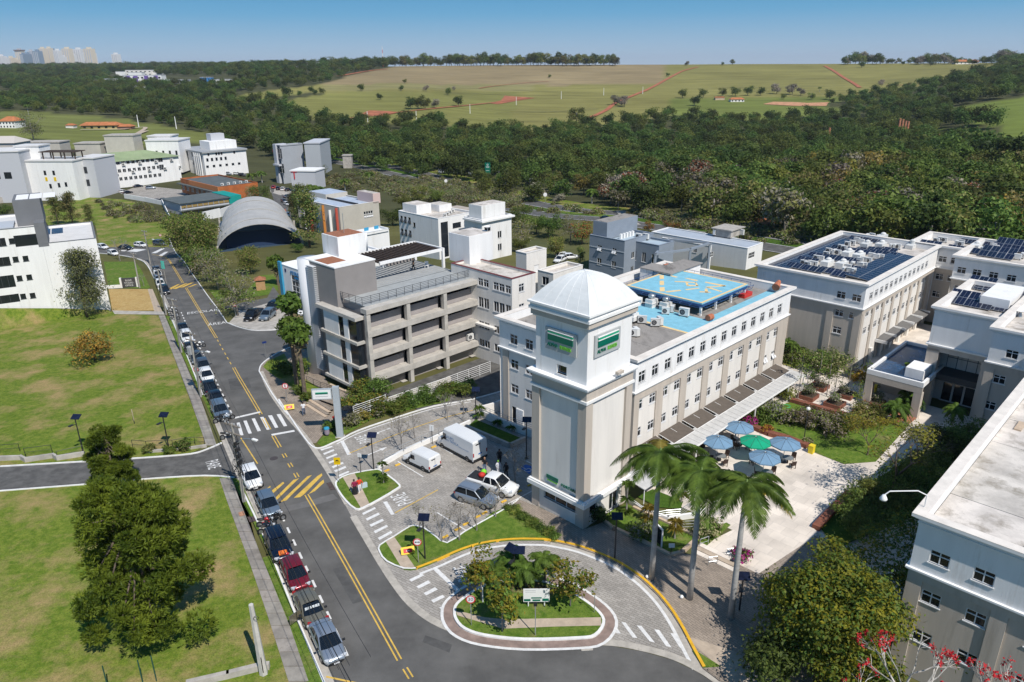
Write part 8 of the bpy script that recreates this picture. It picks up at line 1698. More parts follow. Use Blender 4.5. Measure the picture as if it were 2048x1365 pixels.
SH=[('q',(480,590),1.6,['mid','fresh'],'green shrub at the left tip of the plaza lawn'),('q',(600,560),1.8,['mid','silver'],'tall silvery bush against the canopy'),('q',(720,600),1.4,['grey','mid'],'greyish shrub on the plaza lawn, left'),('q',(850,620),1.6,['grey','olive'],'greyish shrub on the plaza lawn behind the lamp post'),('q',(960,660),1.5,['mid','grey'],'shrub right of the globe lamp post'),('q',(1080,690),1.7,['grey','mid'],'grey-green shrub in the middle of the plaza lawn'),('q',(1200,660),1.8,['mid','olive'],'green shrub right of the middle of the plaza lawn'),('q',(1010,610),.9,['fresh','yellow'],'small bright lime shrub in the plaza lawn'),('q',(1300,600),1.8,['olive','mid'],'shrub at the brick path corner of the plaza lawn'),('q',(1450,580),1.6,['dark','mid'],'dark shrub below the left potted palm'),('q',(395,605),1.0,['magenta','mid'],'magenta bougainvillea beside the canopy shopfront'),('q',(545,670),.7,['red','orange'],'small reddish orange plant at the bench planter'),('q',(880,770),.6,['cream','mid'],'pale flowering plant above the yellow bin'),('q',(690,390),1.4,['mid','dark'],'dark green shrub at the canopy end'),('d',(1350,360),.9,['magenta','mid'],'magenta flowering shrub by the plaza stairs'),('g',(560,900),1.3,['dark','mid','silver'],'dark rounded shrub on the garden lawn'),('g',(1060,900),1.2,['mid','cream'],'white-flecked shrub at the plaza corner'),('g',(1130,880),.8,['dark','mid'],'small dark shrub beside the white-flecked one'),('g',(950,260),1.0,['grey','silver'],'dry pinkish shrub behind the left royal palm crown'),('g',(180,800),1.2,['dark'],'dark shrub in the shade at the tower corner'),('C',(94.6,45.4),2.2,['varieg','fresh'],'pale hedge shrub, leftmost at the solar office'),('C',(94.5,43),2.2,['varieg','fresh'],'pale hedge shrub, second at the solar office'),('C',(94.6,40),2.3,['varieg','fresh'],'pale hedge shrub, third at the solar office'),('C',(94.2,35),2.6,['varieg','fresh'],'pale hedge shrub, fourth at the solar office corner'),('C',(94.0,32.6),2.4,['varieg','fresh'],'pale hedge shrub, fifth at the solar office corner'),('C',(94.0,37.5),1.8,['mid','fresh'],'darker green tree-shrub between the variegated hedges'),('C',(94.5,29),1.8,['orange','yellow'],'orange-yellow leafy shrub left of the blue canopy roof'),('e',(250,510),.8,['red','grey'],'low reddish groundcover shrub before the hedges'),('e',(680,660),1.2,['fresh','olive'],'thin green shrub on the small lawn by the blue canopy'),('r',(1290,170),1.9,['fresh','yellow','mid'],'round yellow-green bush behind the totem sign'),('r',(1430,165),2.0,['fresh','mid'],'green bush right of the totem bush, by the terrace'),('r',(1420,250),1.6,['yellow','fresh'],'yellow-green bush inside the white mesh fence'),('r',(1230,390),1.2,['grey','olive'],'low brownish bush right of the totem foot'),('r',(1080,415),.9,['fresh','mid'],'round clipped bush beside the lilac bin'),('r',(1330,330),.9,['olive','yellow'],'low shrub at the foot of the white mesh fence'),('r',(1460,290),.9,['grey','mid'],'low shrub at the end of the white mesh fence'),('r',(1200,250),1.2,['fresh','yellow'],'yellow shrub left of the black hidden car'),('h',(1075,1010),1.6,['dark','mid'],'dark bush in the triangle lawn by the fan palms'),('h',(1215,1010),1.6,['mid','fresh'],'leafy bush behind the fan palm trunks'),('h',(1230,1180),.9,['mid','dark'],'small bush at the fan palm foot'),('h',(1290,1240),.8,['mid','fresh'],'small bush beside the entrance steps'),('m',(1510,1225),.9,['fresh','olive'],'small yellowish bush at the right end of the left railing'),('m',(1235,1250),.7,['olive','mid'],'small bush below the left railing'),('m',(1400,1255),.7,['mid','fresh'],'small bush at the lamp post of the left railing')]
for i,(k,q,s_,cs_,lb_)in en(SH):
 bl=Rb(200+i,7,.75*s_,.25*s_,.95*s_,.55*s_);tree('shrub',lb_,C(*q)if k=='C' else PW(k,*q),[('crown',Cr(bl,int(60+45*s_),10,.2+.04*s_,[LM[c]for c in cs_],300+i,.28*s_))],cat='shrub')
hp_=Sl(Q('r',(1540,290),(1700,225),(1900,165),(2048,130))+Q('p',(1300,130),(1370,100)),3)
for i,q in en(hp_[::2]):tree('hedge_shrub','clump of the clipped green hedge along the ramp drive',P(*q),[('crown',Cr(Rb(400+i%3,5,1.1,.4,1.1,.6),130,10,.2,[LM['mid'],LM['dark'],LM['fresh']],410+i%3,.4))],i,1.1,'hedge along the ramp drive','hedge')
for i in range(9):
 f=i/8;a,b=q1('i',1190,75),q1('i',1520,285);tree('hedge_shrub','clump of the low dark hedge beside the brown footpath',P(a[0]+(b[0]-a[0])*f,a[1]+(b[1]-a[1])*f),[('crown',Cr(Rb(420,4,.6,.1,.3,.35),130,10,.12,[LM['mid'],LM['fresh']],421,.3))],i,1,'low hedge beside the footpath','hedge')
for i,(q,hh,lb_)in en((((1135,990),4.0,'multi-stemmed yellow-green tree at the front of the roundabout'),((1640,800),3.6,'broad yellow-green tree at the right of the roundabout'),((980,760),4.2,'yellow-leaved slender tree at the left of the roundabout'))):
 bl=Rb(430+i,9,1.35 if i==1 else .95,hh*.45,hh,.62);tree('small_tree',lb_,PW('i',*q),[('crown',Cr(bl,120,9,.3,[LM['lime'],LM['fresh'],LM['yellow']],440+i,.5)),('trunk',Li(hh*.6,bl[:7],.07,MBg,445+i,twigs=1))])
bm_=[bare(3.6,.5,s_,MBg,5)for s_ in(451,452,453)];bl_=[]
for me,tips in bm_:tp=np.array([tuple(t)for t in tips]);q=np.repeat(tp[::2],2,0);pos=q+g.normal(size=q.shape)*.1;bl_.append(Lv(pos,g.normal(size=pos.shape),np.full(len(pos),.13),[LM['olive'],LM['grey']],9))
for i,(q,lb_)in en((((985,1250),'bare young tree at the lower kerb, beside the solar lamp post'),((1165,1330),'bare young tree on the lower lawn, left one'),((1305,1320),'bare young tree on the lower lawn, second one'),((1445,1245),'bare young tree on the lower lawn in front of the suv'),((1600,1130),'bare young tree right of the suv'),((835,590),'bare young tree on the white wall left of the large van'),((1340,340),'bare young tree by the lamp at the top corner of the court'),((1210,330),'bare young tree at the ramp drive edge'),((1760,860),'bare young tree in the shade by the pickup nose'),((940,500),'green-tipped young tree on the white wall by the large van'))):
 tree('bare_tree',lb_,PW('p',*q),[('branches',bm_[i%3][0]),('crown',bl_[i%3])],i*1.1,.95+.1*(i%3))
bl=Rb(501,16,3.4,1.6,3.2,1.1);tree('golden_tree','wide low tree with orange-yellow leaves on the upper left lawn',PW('m',780,500),[('crown',Cr(bl,380,8,.34,[LM['gold'],LM['olive'],LM['dark'],LM['yellow']],502,.8,.4,mi=[.5,.15,.15,.2])),('trunk',Li(2.2,bl,.16,MBa,503))])
bl=Rb(511,30,3.5,3.0,12.5,1.4,.3);tree('eucalyptus_tree','tall grey-green airy tree in front of the left white block',PW('l',715,1045),[('crown',Cr(bl,850,11,.32,[LM['euc'],LM['olive']],512,1.0,.2,low=-1)),('trunk',Li(10,bl,.26,MBa,513))])
bl=Rb(521,18,3.2,2.5,7.5,1.4);bigc=Cr(bl,420,11,.38,[LM['mid'],LM['fresh'],LM['olive']],522,.9);bigt=Li(5,bl[:9],.24,MBa,523)
bl=Rb(531,18,3.0,2.2,7,1.3);brc=Cr(bl,300,8,.3,[LM['grey'],LM['olive'],LM['mid']],532,.9);brt=Li(5,bl,.2,MBg,533,twigs=6)
bl=Rb(541,20,2.6,2.5,11,1.5,.35);cnc=Cr(bl,460,10,.42,[LM['dark'],LM['olive']],542,1.0);cnt=Li(9,bl[:8],.25,MBa,543)
bl=Rb(551,14,3.3,1.6,5.2,1.2);dkc=Cr(bl,360,11,.36,[LM['dark'],LM['mid']],552,.9);dkt=Li(3.4,bl[:8],.2,MBa,553)
bl=Rb(561,10,2.2,1.6,4.2,1.0);rdc=Cr(bl,240,9,.34,[LM['red'],LM['orange'],LM['mid']],562,.8,mi=[.5,.1,.4]);rdt=Li(2.8,bl[:7],.16,MBa,563)
bm1,tp1=bare(5.5,.5,571,MBg,5);KT={'big':[('crown',bigc),('trunk',bigt)],'brown':[('crown',brc),('trunk',brt)],'conifer':[('crown',cnc),('trunk',cnt)],'dark':[('crown',dkc),('trunk',dkt)],'red':[('crown',rdc),('trunk',rdt)],'bare':[('branches',bm1)]}
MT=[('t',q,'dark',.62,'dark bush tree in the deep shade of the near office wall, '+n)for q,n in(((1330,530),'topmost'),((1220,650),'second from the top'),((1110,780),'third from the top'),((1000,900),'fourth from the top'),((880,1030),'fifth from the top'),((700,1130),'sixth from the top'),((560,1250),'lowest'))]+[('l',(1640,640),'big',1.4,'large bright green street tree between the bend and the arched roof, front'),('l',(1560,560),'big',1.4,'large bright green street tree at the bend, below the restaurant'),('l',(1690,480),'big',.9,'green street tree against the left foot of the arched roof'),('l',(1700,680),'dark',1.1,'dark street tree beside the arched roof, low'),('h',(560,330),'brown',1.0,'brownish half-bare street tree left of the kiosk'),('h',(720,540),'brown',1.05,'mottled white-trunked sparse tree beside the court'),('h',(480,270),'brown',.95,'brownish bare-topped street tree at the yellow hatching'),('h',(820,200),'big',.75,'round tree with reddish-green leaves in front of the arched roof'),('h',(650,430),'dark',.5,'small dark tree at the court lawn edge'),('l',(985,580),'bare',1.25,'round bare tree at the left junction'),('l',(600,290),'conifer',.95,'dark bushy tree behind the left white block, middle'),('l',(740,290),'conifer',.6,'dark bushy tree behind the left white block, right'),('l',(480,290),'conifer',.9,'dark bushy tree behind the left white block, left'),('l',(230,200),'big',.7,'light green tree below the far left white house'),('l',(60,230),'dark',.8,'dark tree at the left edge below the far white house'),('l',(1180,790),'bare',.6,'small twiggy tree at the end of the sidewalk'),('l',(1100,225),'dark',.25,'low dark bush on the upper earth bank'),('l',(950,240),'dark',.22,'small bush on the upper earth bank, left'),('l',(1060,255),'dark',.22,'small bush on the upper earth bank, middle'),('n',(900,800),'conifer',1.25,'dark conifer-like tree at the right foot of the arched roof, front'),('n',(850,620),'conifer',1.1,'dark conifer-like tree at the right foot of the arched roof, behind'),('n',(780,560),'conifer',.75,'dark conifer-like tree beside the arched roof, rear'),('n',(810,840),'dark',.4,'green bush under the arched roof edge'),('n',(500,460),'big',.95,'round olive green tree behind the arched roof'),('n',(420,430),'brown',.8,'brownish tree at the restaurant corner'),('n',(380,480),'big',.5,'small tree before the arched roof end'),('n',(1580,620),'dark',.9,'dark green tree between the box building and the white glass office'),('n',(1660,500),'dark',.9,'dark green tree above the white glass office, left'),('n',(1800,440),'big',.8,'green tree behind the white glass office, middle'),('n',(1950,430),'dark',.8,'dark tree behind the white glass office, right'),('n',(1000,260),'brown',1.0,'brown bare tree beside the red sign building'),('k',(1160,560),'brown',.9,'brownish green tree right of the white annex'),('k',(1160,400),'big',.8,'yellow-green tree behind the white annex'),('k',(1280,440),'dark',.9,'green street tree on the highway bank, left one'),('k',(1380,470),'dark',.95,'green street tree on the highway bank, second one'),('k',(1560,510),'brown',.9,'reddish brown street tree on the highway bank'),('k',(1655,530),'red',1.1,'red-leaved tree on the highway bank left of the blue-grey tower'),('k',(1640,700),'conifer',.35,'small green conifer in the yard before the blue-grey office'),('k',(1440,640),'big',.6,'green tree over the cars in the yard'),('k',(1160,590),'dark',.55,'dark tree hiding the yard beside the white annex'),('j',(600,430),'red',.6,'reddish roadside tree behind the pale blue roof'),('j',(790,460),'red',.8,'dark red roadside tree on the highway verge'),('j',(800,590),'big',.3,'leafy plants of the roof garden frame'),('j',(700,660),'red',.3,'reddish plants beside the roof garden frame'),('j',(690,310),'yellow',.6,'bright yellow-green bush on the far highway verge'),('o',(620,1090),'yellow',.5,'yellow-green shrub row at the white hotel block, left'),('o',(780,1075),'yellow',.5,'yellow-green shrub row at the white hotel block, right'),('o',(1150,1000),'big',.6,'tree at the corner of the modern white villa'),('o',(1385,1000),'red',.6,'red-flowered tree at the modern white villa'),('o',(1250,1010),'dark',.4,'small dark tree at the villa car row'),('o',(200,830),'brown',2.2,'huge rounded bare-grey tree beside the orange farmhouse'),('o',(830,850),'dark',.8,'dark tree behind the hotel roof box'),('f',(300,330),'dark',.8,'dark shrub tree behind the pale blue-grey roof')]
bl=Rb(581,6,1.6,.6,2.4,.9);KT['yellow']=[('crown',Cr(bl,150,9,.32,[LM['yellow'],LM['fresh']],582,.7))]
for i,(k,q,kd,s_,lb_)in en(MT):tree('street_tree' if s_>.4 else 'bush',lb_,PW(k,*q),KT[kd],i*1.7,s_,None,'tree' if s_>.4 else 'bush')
fr2=Pc(16,2.6,1.5,2.2,.8,14,593,[LM['palm'],LM['palmy']],wid=.1)
for i,(k,q,h,lb_)in en((('n',(985,540),9.5,'tall royal palm with yellow-banded trunk beside the arched roof, front'),('n',(935,500),9,'tall royal palm behind the yellow-banded one'),('n',(1190,330),4.5,'broad palm above the box building, left'),('n',(1390,270),4.5,'broad palm above the box building, right'),('n',(510,270),5,'palm in front of the grey tall building, right'),('n',(430,270),4,'palm in front of the grey tall building, left'),('o',(15,1180),3.2,'small palm at the far left white house, edge'),('o',(62,1165),3.2,'small palm at the far left white house'),('o',(1160,980),3.5,'palm on the corner of the modern villa'),('u',(1320,1010),9,'tall palm in the wood above the highway, left'),('u',(1350,1010),9,'tall palm in the wood above the highway, right'),('u',(930,990),6,'palm beside the green billboard, left'),('u',(1000,985),6,'palm beside the green billboard, right'),('u',(1100,1010),6,'palm in the garden right of the green billboard'),('u',(1140,1005),6,'second palm in the garden right of the green billboard'),('u',(1030,1080),4.5,'low palm below the green billboard'),('u',(1560,1190),4.5,'palm on the far highway verge'),('o',(168,672),8,'lone palm on the far left meadow'),('y',(1715,470),8,'lone palm on the right hill'),('y',(1640,490),6,'small palm left of the lone palm on the right hill'),('y',(850,540),6,'lone small palm among the field trees'))):
 p=PW(k,*q);t=tree('palm_tree',lb_,p,[],i*2.0,1);MB().tu([(0,0,0),(0,0,h)],[.24,.17],7).o('trunk',M_ptr,t);put(fr2,'fronds',t,(0,0,h),scale=1.25)
 if i==0:MB().cyl(0,0,.2,1.6,.3,n=9).o('yellow_band',M_syel,t)
for i,q in en(((680,1020),(770,1025),(860,1035),(900,1060),(1000,1020),(1190,1075),(1240,1030),(1470,1060))):
 t=tree('silver_palm','silvery white fan palm in the roadside palm garden, '+['leftmost','second','third','beside the billboard post','right of the billboard','low front one','right one','rightmost'][i],PW('u',*q),[],i,1,None,'tree');put(fan,'fronds',t,(0,0,1.6),scale=1.2);t.children[0].data=fan if i else fan.copy()
 if i==0:sfan=t.children[0].data;sfan.materials.clear();sfan.materials.append(mat('silver_leaf',(.34,.37,.38),.6))
 t.children[0].data=sfan;MB().tu([(0,0,0),(0,0,1.6)],.2,6).o('trunk',MBg,t)
 # the wood
KW={}
for kn,cs_,sd_ in(('dark green dense',['dark'],601),('dark green dense',['dark','mid'],602),('mid green rounded',['mid','dark'],603),('mid green rounded',['mid'],604),('olive green broad',['olive','mid'],605),('grey-brown half-bare',['grey'],606),('grey-brown half-bare',['grey','olive'],607),('yellowish',['yellow','olive'],608),('red-leaved',['red','grey'],609)):
 bl=Rb(sd_,11,3.1,2.2,6.4,1.7);KW.setdefault(kn,[]).append((Cr(bl,190,7,.72,[LM[c]for c in cs_],sd_+20,1.15,.45),Li(5,bl[:6],.22,MBg,sd_)))
kinds=['dark green dense']*8+['mid green rounded']*7+['olive green broad']*5+['grey-brown half-bare']*6+['yellowish']+['red-leaved']
WOOD=[(560,322),(640,326),(700,345),(790,348),(880,368),(985,396),(1080,408),(1180,412),(1250,428),(1360,440),(1450,462),(1600,494),(1800,520),(2060,548),(2500,580),(2500,40),(-600,40),(-600,300),(0,225),(300,290),(430,283),(500,300)]
CLEAR=[FIELD,FIELD2,FIELD3,FIELD4,FIELD5,Q('u',(580,1040),(700,1060),(1000,1110),(1250,1130),(1230,1170),(900,1130),(600,1090)),Q('y',(1500,760),(1900,770),(2046,800),(2046,1000),(1900,960),(1650,850)),Q('u',(1450,1140),(1700,1230),(1720,1260),(1480,1220)),Q('y',(500,1290),(700,1330),(700,1360),(520,1340)),Q('o',(600,430),(1100,450),(1400,450),(1400,500),(700,500))]
wr_=random.Random(77);near,far=[],[]
def try_tree(x,y,marg=0):
 p=proj((x,y,gz(x,y)))
 if not(-160<p[0]<2210):return
 if not inpoly(p[0],p[1],WOOD):return
 for c in CLEAR:
  if inpoly(p[0],p[1],c):return
 z=gz(x,y);(near if y<470 and p[0]>560 else far).append((y,x,z,p))
Y=140.0
while Y<2900:
 sp_=6.6+Y*.0125 if Y<900 else 17.8+(Y-900)*.013;x=-1.05*Y
 while x<1.1*Y:try_tree(x+wr_.uniform(-.45,.45)*sp_,Y+wr_.uniform(-.45,.45)*sp_);x+=sp_
 Y+=sp_
near.sort();LAND=[(640,'left of the grey box building'),(800,'behind the grey box building'),(900,'above the white glass office, left'),(1000,'above the white glass office, right'),(1100,'above the square white tower block'),(1200,'above the domed tower'),(1300,'behind the blue-grey tower'),(1400,'behind the helipad'),(1500,'behind the flat grey roof'),(1600,'left behind the solar office'),(1750,'behind the solar office roof'),(1900,'behind the white link building'),(9999,'behind the far office wing')]
hi={}
def wood_tree(y,x,z,px,kn,i,sc):
 l_=next(n for m,n in LAND if px<m);lb_='%s tree %s the wood %s'%(kn,'at the edge of' if i<100 else('just inside' if i<200 else 'deep in'),l_);c,t_=KW[kn][i%len(KW[kn])]
 tree('wood_tree',lb_,(x,y,z),[('crown',c),('trunk',t_)],wr_.uniform(0,6.28),sc,'wood: '+lb_)
for i,(y,x,z,p)in en(near[:285]):kn=wr_.choice(kinds);big=p[0]>1230;kn=kn if not big or wr_.random()>.4 else 'dark green dense';wood_tree(y,x,z,p[0],kn,i,(wr_.uniform(.75,1.2)if not big else wr_.uniform(1.0,1.6))*(.6 if kn=='grey-brown half-bare' and wr_.random()<.5 else 1))
rest=near[285:]+far
me=bpy.data.meshes.new('wood_canopy');me.from_pydata([(x,y,z)for y,x,z,p in rest],[],[])
ai=me.attributes.new('kind','INT','POINT');asz=me.attributes.new('size','FLOAT','POINT');ar_=me.attributes.new('turn','FLOAT','POINT')
flat_=[c for kn in('dark green dense','mid green rounded','olive green broad','grey-brown half-bare','yellowish','red-leaved')for c,_ in KW[kn]]
wt=[4,4,4,3,5,4,5,1.1,.35];kk=[wr_.choices(range(9),wt)[0]for _ in rest]
for i,(y,x,z,p)in en(rest):
 n_=mnoise.noise((x*.006,y*.006,9))
 if n_>.18 and wr_.random()<.6:kk[i]=wr_.choice((5,6,4))
 if n_<-.2 and wr_.random()<.6:kk[i]=wr_.choice((0,1,2))
ai.data.foreach_set('value',kk);asz.data.foreach_set('value',[(wr_.uniform(.75,1.7)if y<900 else wr_.uniform(.9,1.7)*(1+(y-900)*.00055))*(1.25 if(p[1]<135 or p[0]>1900)else 1)for y,x,z,p in rest]);ar_.data.foreach_set('value',[wr_.uniform(0,6.28)for _ in rest])
wd_=stuff(put(me,'wood_canopy'));ng=bpy.data.node_groups.new('wood_scatter','GeometryNodeTree');ng.interface.new_socket('Geometry',in_out='INPUT',socket_type='NodeSocketGeometry');ng.interface.new_socket('Geometry',in_out='OUTPUT',socket_type='NodeSocketGeometry')
N=ng.nodes;L=ng.links;gi=N.new('NodeGroupInput');go=N.new('NodeGroupOutput');ins=N.new('GeometryNodeInstanceOnPoints');gti=N.new('GeometryNodeGeometryToInstance')
protos=[]
for m_ in flat_:protos.append(next(o for o in bpy.data.objects if o.data==m_)if any(o.data==m_ for o in bpy.data.objects)else None)
for i,m_ in en(flat_):
 if protos[i]is None:wood_tree(*near[i][:3],near[i][3][0],'red-leaved',i,1.0);protos[i]=next(o for o in bpy.data.objects if o.data and o.data.name.startswith('crown'));
for o in reversed(protos):oi=N.new('GeometryNodeObjectInfo');oi.inputs['Object'].default_value=o;oi.inputs['As Instance'].default_value=True;oi.transform_space='ORIGINAL';L.new(oi.outputs['Geometry'],gti.inputs[0])
def attr(nm,tp):a=N.new('GeometryNodeInputNamedAttribute');a.data_type=tp;a.inputs['Name'].default_value=nm;return a.outputs['Attribute']
ins.inputs['Pick Instance'].default_value=True;L.new(gi.outputs[0],ins.inputs['Points']);L.new(gti.outputs[0],ins.inputs['Instance']);L.new(attr('kind','INT'),ins.inputs['Instance Index']);L.new(attr('size','FLOAT'),ins.inputs['Scale'])
cx_=N.new('ShaderNodeCombineXYZ');L.new(attr('turn','FLOAT'),cx_.inputs['Z']);L.new(cx_.outputs[0],ins.inputs['Rotation']);L.new(ins.outputs[0],go.inputs[0]);md=wd_.modifiers.new('scatter','NODES');md.node_group=ng
sb=Cr(Rb(701,8,1.3,.2,.9,.8),90,6,.5,[LM['olive'],LM['mid'],LM['grey']],702,.8);sp2=[]
for(poly,n_)in((Q('u',(560,1040),(860,1080),(1200,1150),(1240,1190),(1050,1190),(700,1160),(420,1150)),260),(Q('k',(80,60),(500,110),(1150,190),(1180,260),(700,190),(240,170)),200),(Q('j',(450,270),(640,330),(1000,400),(1300,430),(1500,470),(1450,430),(1000,350),(640,270)),160),(Q('y',(380,1280),(700,1340),(1080,1364),(1000,1300),(500,1250)),120),(Q('l',(800,90),(1240,150),(1330,260),(1100,280),(850,230)),60),(Q('n',(1050,200),(1700,380),(1900,400),(1850,300),(1400,180)),140),([(560,322),(700,340),(880,366),(1080,405),(1250,426),(1450,456),(1800,500),(2060,530),(2060,560),(1800,528),(1450,476),(1250,445),(1080,424),(880,380),(700,356),(560,336)],320),(Q('j',(1300,420),(1700,480),(1700,440),(1900,500),(2047,540),(2047,440),(1500,380)),200),([(640,345),(800,375),(960,420),(1060,450),(900,420),(780,400),(650,372)],160),([(1850,480),(2060,510),(2060,470),(1900,455)],60)):
 xs=[p[0]for p in poly];ys_=[p[1]for p in poly]
 for _ in range(n_*4):
  q=(wr_.uniform(min(xs),max(xs)),wr_.uniform(min(ys_),max(ys_)))
  if inpoly(q[0],q[1],poly)and n_>0:sp2.append(P(*q));n_-=1
me=bpy.data.meshes.new('scrub');me.from_pydata([tuple(p)for p in sp2],[],[])
for nm,tp,vals in(('kind','INT',[0]*len(sp2)),('size','FLOAT',[wr_.uniform(.5,1.3)for _ in sp2]),('turn','FLOAT',[wr_.uniform(0,6.28)for _ in sp2])):me.attributes.new(nm,tp,'POINT').data.foreach_set('value',vals)
so=stuff(put(me,'scrub'));pr=tree('scrub_bush','rough olive bush on the bank below the flat grey roof',PW('j',1000,380),[('crown',sb)],cat='bush').children[0];n2=ng.copy();so.modifiers.new('scatter','NODES').node_group=n2
for nd in[x for x in n2.nodes if x.bl_idname=='GeometryNodeObjectInfo'][1:]:n2.nodes.remove(nd)
[x for x in n2.nodes if x.bl_idname=='GeometryNodeObjectInfo'][0].inputs['Object'].default_value=pr
def ftree(k,q,kn,sc,label):c,t_=KW[kn][0];tree('field_tree',label,PW(k,*q),[('crown',c),('trunk',t_)],rnd.uniform(0,6),sc)
D_,M_,G_,O_='dark green dense','mid green rounded','grey-brown half-bare','olive green broad'
for k,q,kn,sc,lb_ in[('u',(322,585),D_,.95,'lone round tree on the left of the central field'),('u',(445,532),D_,.9,'lone dark tree high in the left of the central field'),('u',(718,558),M_,1.1,'lone green tree right of the big field clump'),('u',(780,622),D_,1.5,'broad dark tree right of the big field clump, lower'),('u',(500,640),D_,1.6,'left tree of the big field clump'),('u',(545,640),D_,1.8,'tall middle tree of the big field clump'),('u',(585,640),M_,1.3,'bright green tree at the right of the big field clump'),('u',(640,632),G_,1.2,'thin grey tree right of the big field clump'),('u',(212,534),D_,1.2,'dark tree at the far left of the central field'),('u',(590,535),G_,1.0,'grey tree upper middle of the central field'),('u',(757,530),G_,.7,'small grey tree upper middle of the central field'),('u',(1692,615),G_,1.5,'grey tree on the red track, middle of the field'),('u',(1750,625),G_,1.6,'broad grey tree right of the red track'),('u',(1470,725),O_,2.0,'big rounded olive tree at the lower edge of the field by the red track'),('u',(2005,450),D_,.9,'lone tree near the top of the red track'),('u',(1312,458),D_,.8,'small dark tree high on the field'),('u',(465,488),D_,.8,'small dark bush tree in the dry upper field'),('y',(72,386),G_,1.2,'lone grey tree on the skyline of the field'),('y',(340,380),M_,1.3,'lone green tree on the skyline of the field'),('y',(283,384),D_,.9,'low dark tree left of the green skyline tree'),('y',(50,575),D_,1.5,'dark tree at the left of the farm tree row'),('y',(120,620),D_,1.6,'round dark tree in front of the farm tree row'),('y',(170,570),D_,1.4,'dark tree in the farm tree row, second'),('y',(280,565),O_,1.4,'olive tree in the farm tree row'),('y',(360,565),D_,1.6,'dark tree behind the white farm cottage, left'),('y',(430,560),D_,1.6,'dark tree behind the white farm cottage, right'),('y',(505,560),D_,1.4,'round dark tree right of the white farm cottage'),('y',(600,550),G_,1.7,'bare grey tree left of the middle of the farm row'),('y',(690,555),G_,1.8,'bare grey tree in the middle of the farm row'),('y',(740,560),G_,1.3,'smaller bare tree in the farm row'),('y',(640,582),D_,.9,'small dark tree in front of the bare farm trees'),('y',(800,585),O_,1.1,'small olive tree right of the clay heaps'),('y',(908,585),D_,1.6,'big round tree right of the clay heaps'),('y',(1040,575),D_,1.5,'left tree of the dark clump at the end of the red track'),('y',(1100,572),D_,1.4,'right tree of the dark clump at the end of the red track'),('y',(1215,505),G_,1.2,'bare tree on the right hill'),('y',(1245,552),D_,.8,'small tree below the bare tree on the right hill'),('y',(1095,398),D_,1.6,'dark tree in front of the skyline grove'),('y',(1500,388),M_,1.5,'bright green tree in front of the skyline grove'),('y',(1540,930),D_,2.0,'tall dark tree at the right edge of the wood, left one'),('y',(1760,970),D_,2.3,'tall feathery dark tree at the right edge of the wood, middle'),('y',(1840,960),D_,1.9,'tall feathery dark tree at the right edge of the wood, right'),('y',(1980,1040),D_,2.6,'tall pale-trunked tree at the right frame edge')]:ftree(k,q,kn,sc,lb_)
gr_=[]
for i in range(60):gr_.append(('y',(990+i*17+rnd.uniform(-12,12),372+rnd.uniform(-6,9))))
for i,(k,q)in en(gr_):c,t_=KW[(D_,D_,G_,M_)[i%4]][0];tree('grove_tree','dark tree of the grove on the right skyline',PW(k,*q),[('crown',c),('trunk',t_)],i,rnd.uniform(1.9,3.6)*(.7+.3*sin(i*.25)),'grove on the right skyline')
for i in range(76):q=(415+i*17+rnd.uniform(-9,9),384+rnd.uniform(-3,4));c,t_=KW[(D_,M_,D_,O_)[i%4]][0];tree('grove_tree','dark tree of the long belt on the middle skyline',PW('u',*q),[('crown',c),('trunk',t_)],i,rnd.uniform(1.7,3.2),'tree belt on the middle skyline')
# far buildings
def at(px,py,Y_):d=ray(px,py);t=Y_/d.y;return V3((d.x*t,Y_,CAM_H+d.z*t))
def fbox(name,label,x0,x1,yt,yb,Y_=None,m=None,depth=None,roof=None,wins=0,cat='building',gable=0,group=None,rz=0.0):
 c=P((x0+x1)/2,yb)if Y_ is None else at((x0+x1)/2,yb,Y_);Yd=c.y;s=(Yd*.936+(CAM_H-c.z)*.352)/FPX;wd2=(x1-x0)*s/2;h=(yb-yt)*s;dp=depth or wd2*1.2;t=Th(name,label,cat,c,rz,group)
 MB().box(-wd2,wd2,0,dp,-h*.3-2,h).o('wall',m or MWa,t)
 if gable:mb=MB();o=wd2*.06+.3;mb.add([(-wd2-o,-o,h),(wd2+o,-o,h),(wd2+o,dp+o,h),(-wd2-o,dp+o,h),(-wd2+gable,dp/2,h+gable),(wd2-gable,dp/2,h+gable)],[(0,1,5,4),(1,2,5),(2,3,4,5),(3,0,4),(3,2,1,0)]);mb.o('roof',roof or MATS['clay_roof'],t)
 elif roof:MB().box(-wd2-.3,wd2+.3,-.3,dp+.3,h+.002,h+.5).o('roof',roof,t)
 if wins:
  nx,nz,ww,wh=wins
  for i in range(nx):
   for j in range(nz):mb=MB();u=-wd2+2*wd2*(i+.5)/nx;z=h*(j+.45)/nz;a,b=wd2/nx*ww,h/nz*wh/2;mb.box(u-a,u+a,-.08,.05,z-b,z+b);mb.o('window',MGl,t)
 return t,wd2,h,dp
mat('clay_roof',(.42,.15,.055),.9,.2,.4);M_crm=mat('city_cream',(.66,.58,.46),.8);M_cwh=mat('city_white',(.66,.66,.66),.8);M_cbl=mat('city_blue',(.22,.29,.37),.4);M_cgr=mat('city_grey',(.48,.49,.52),.8)
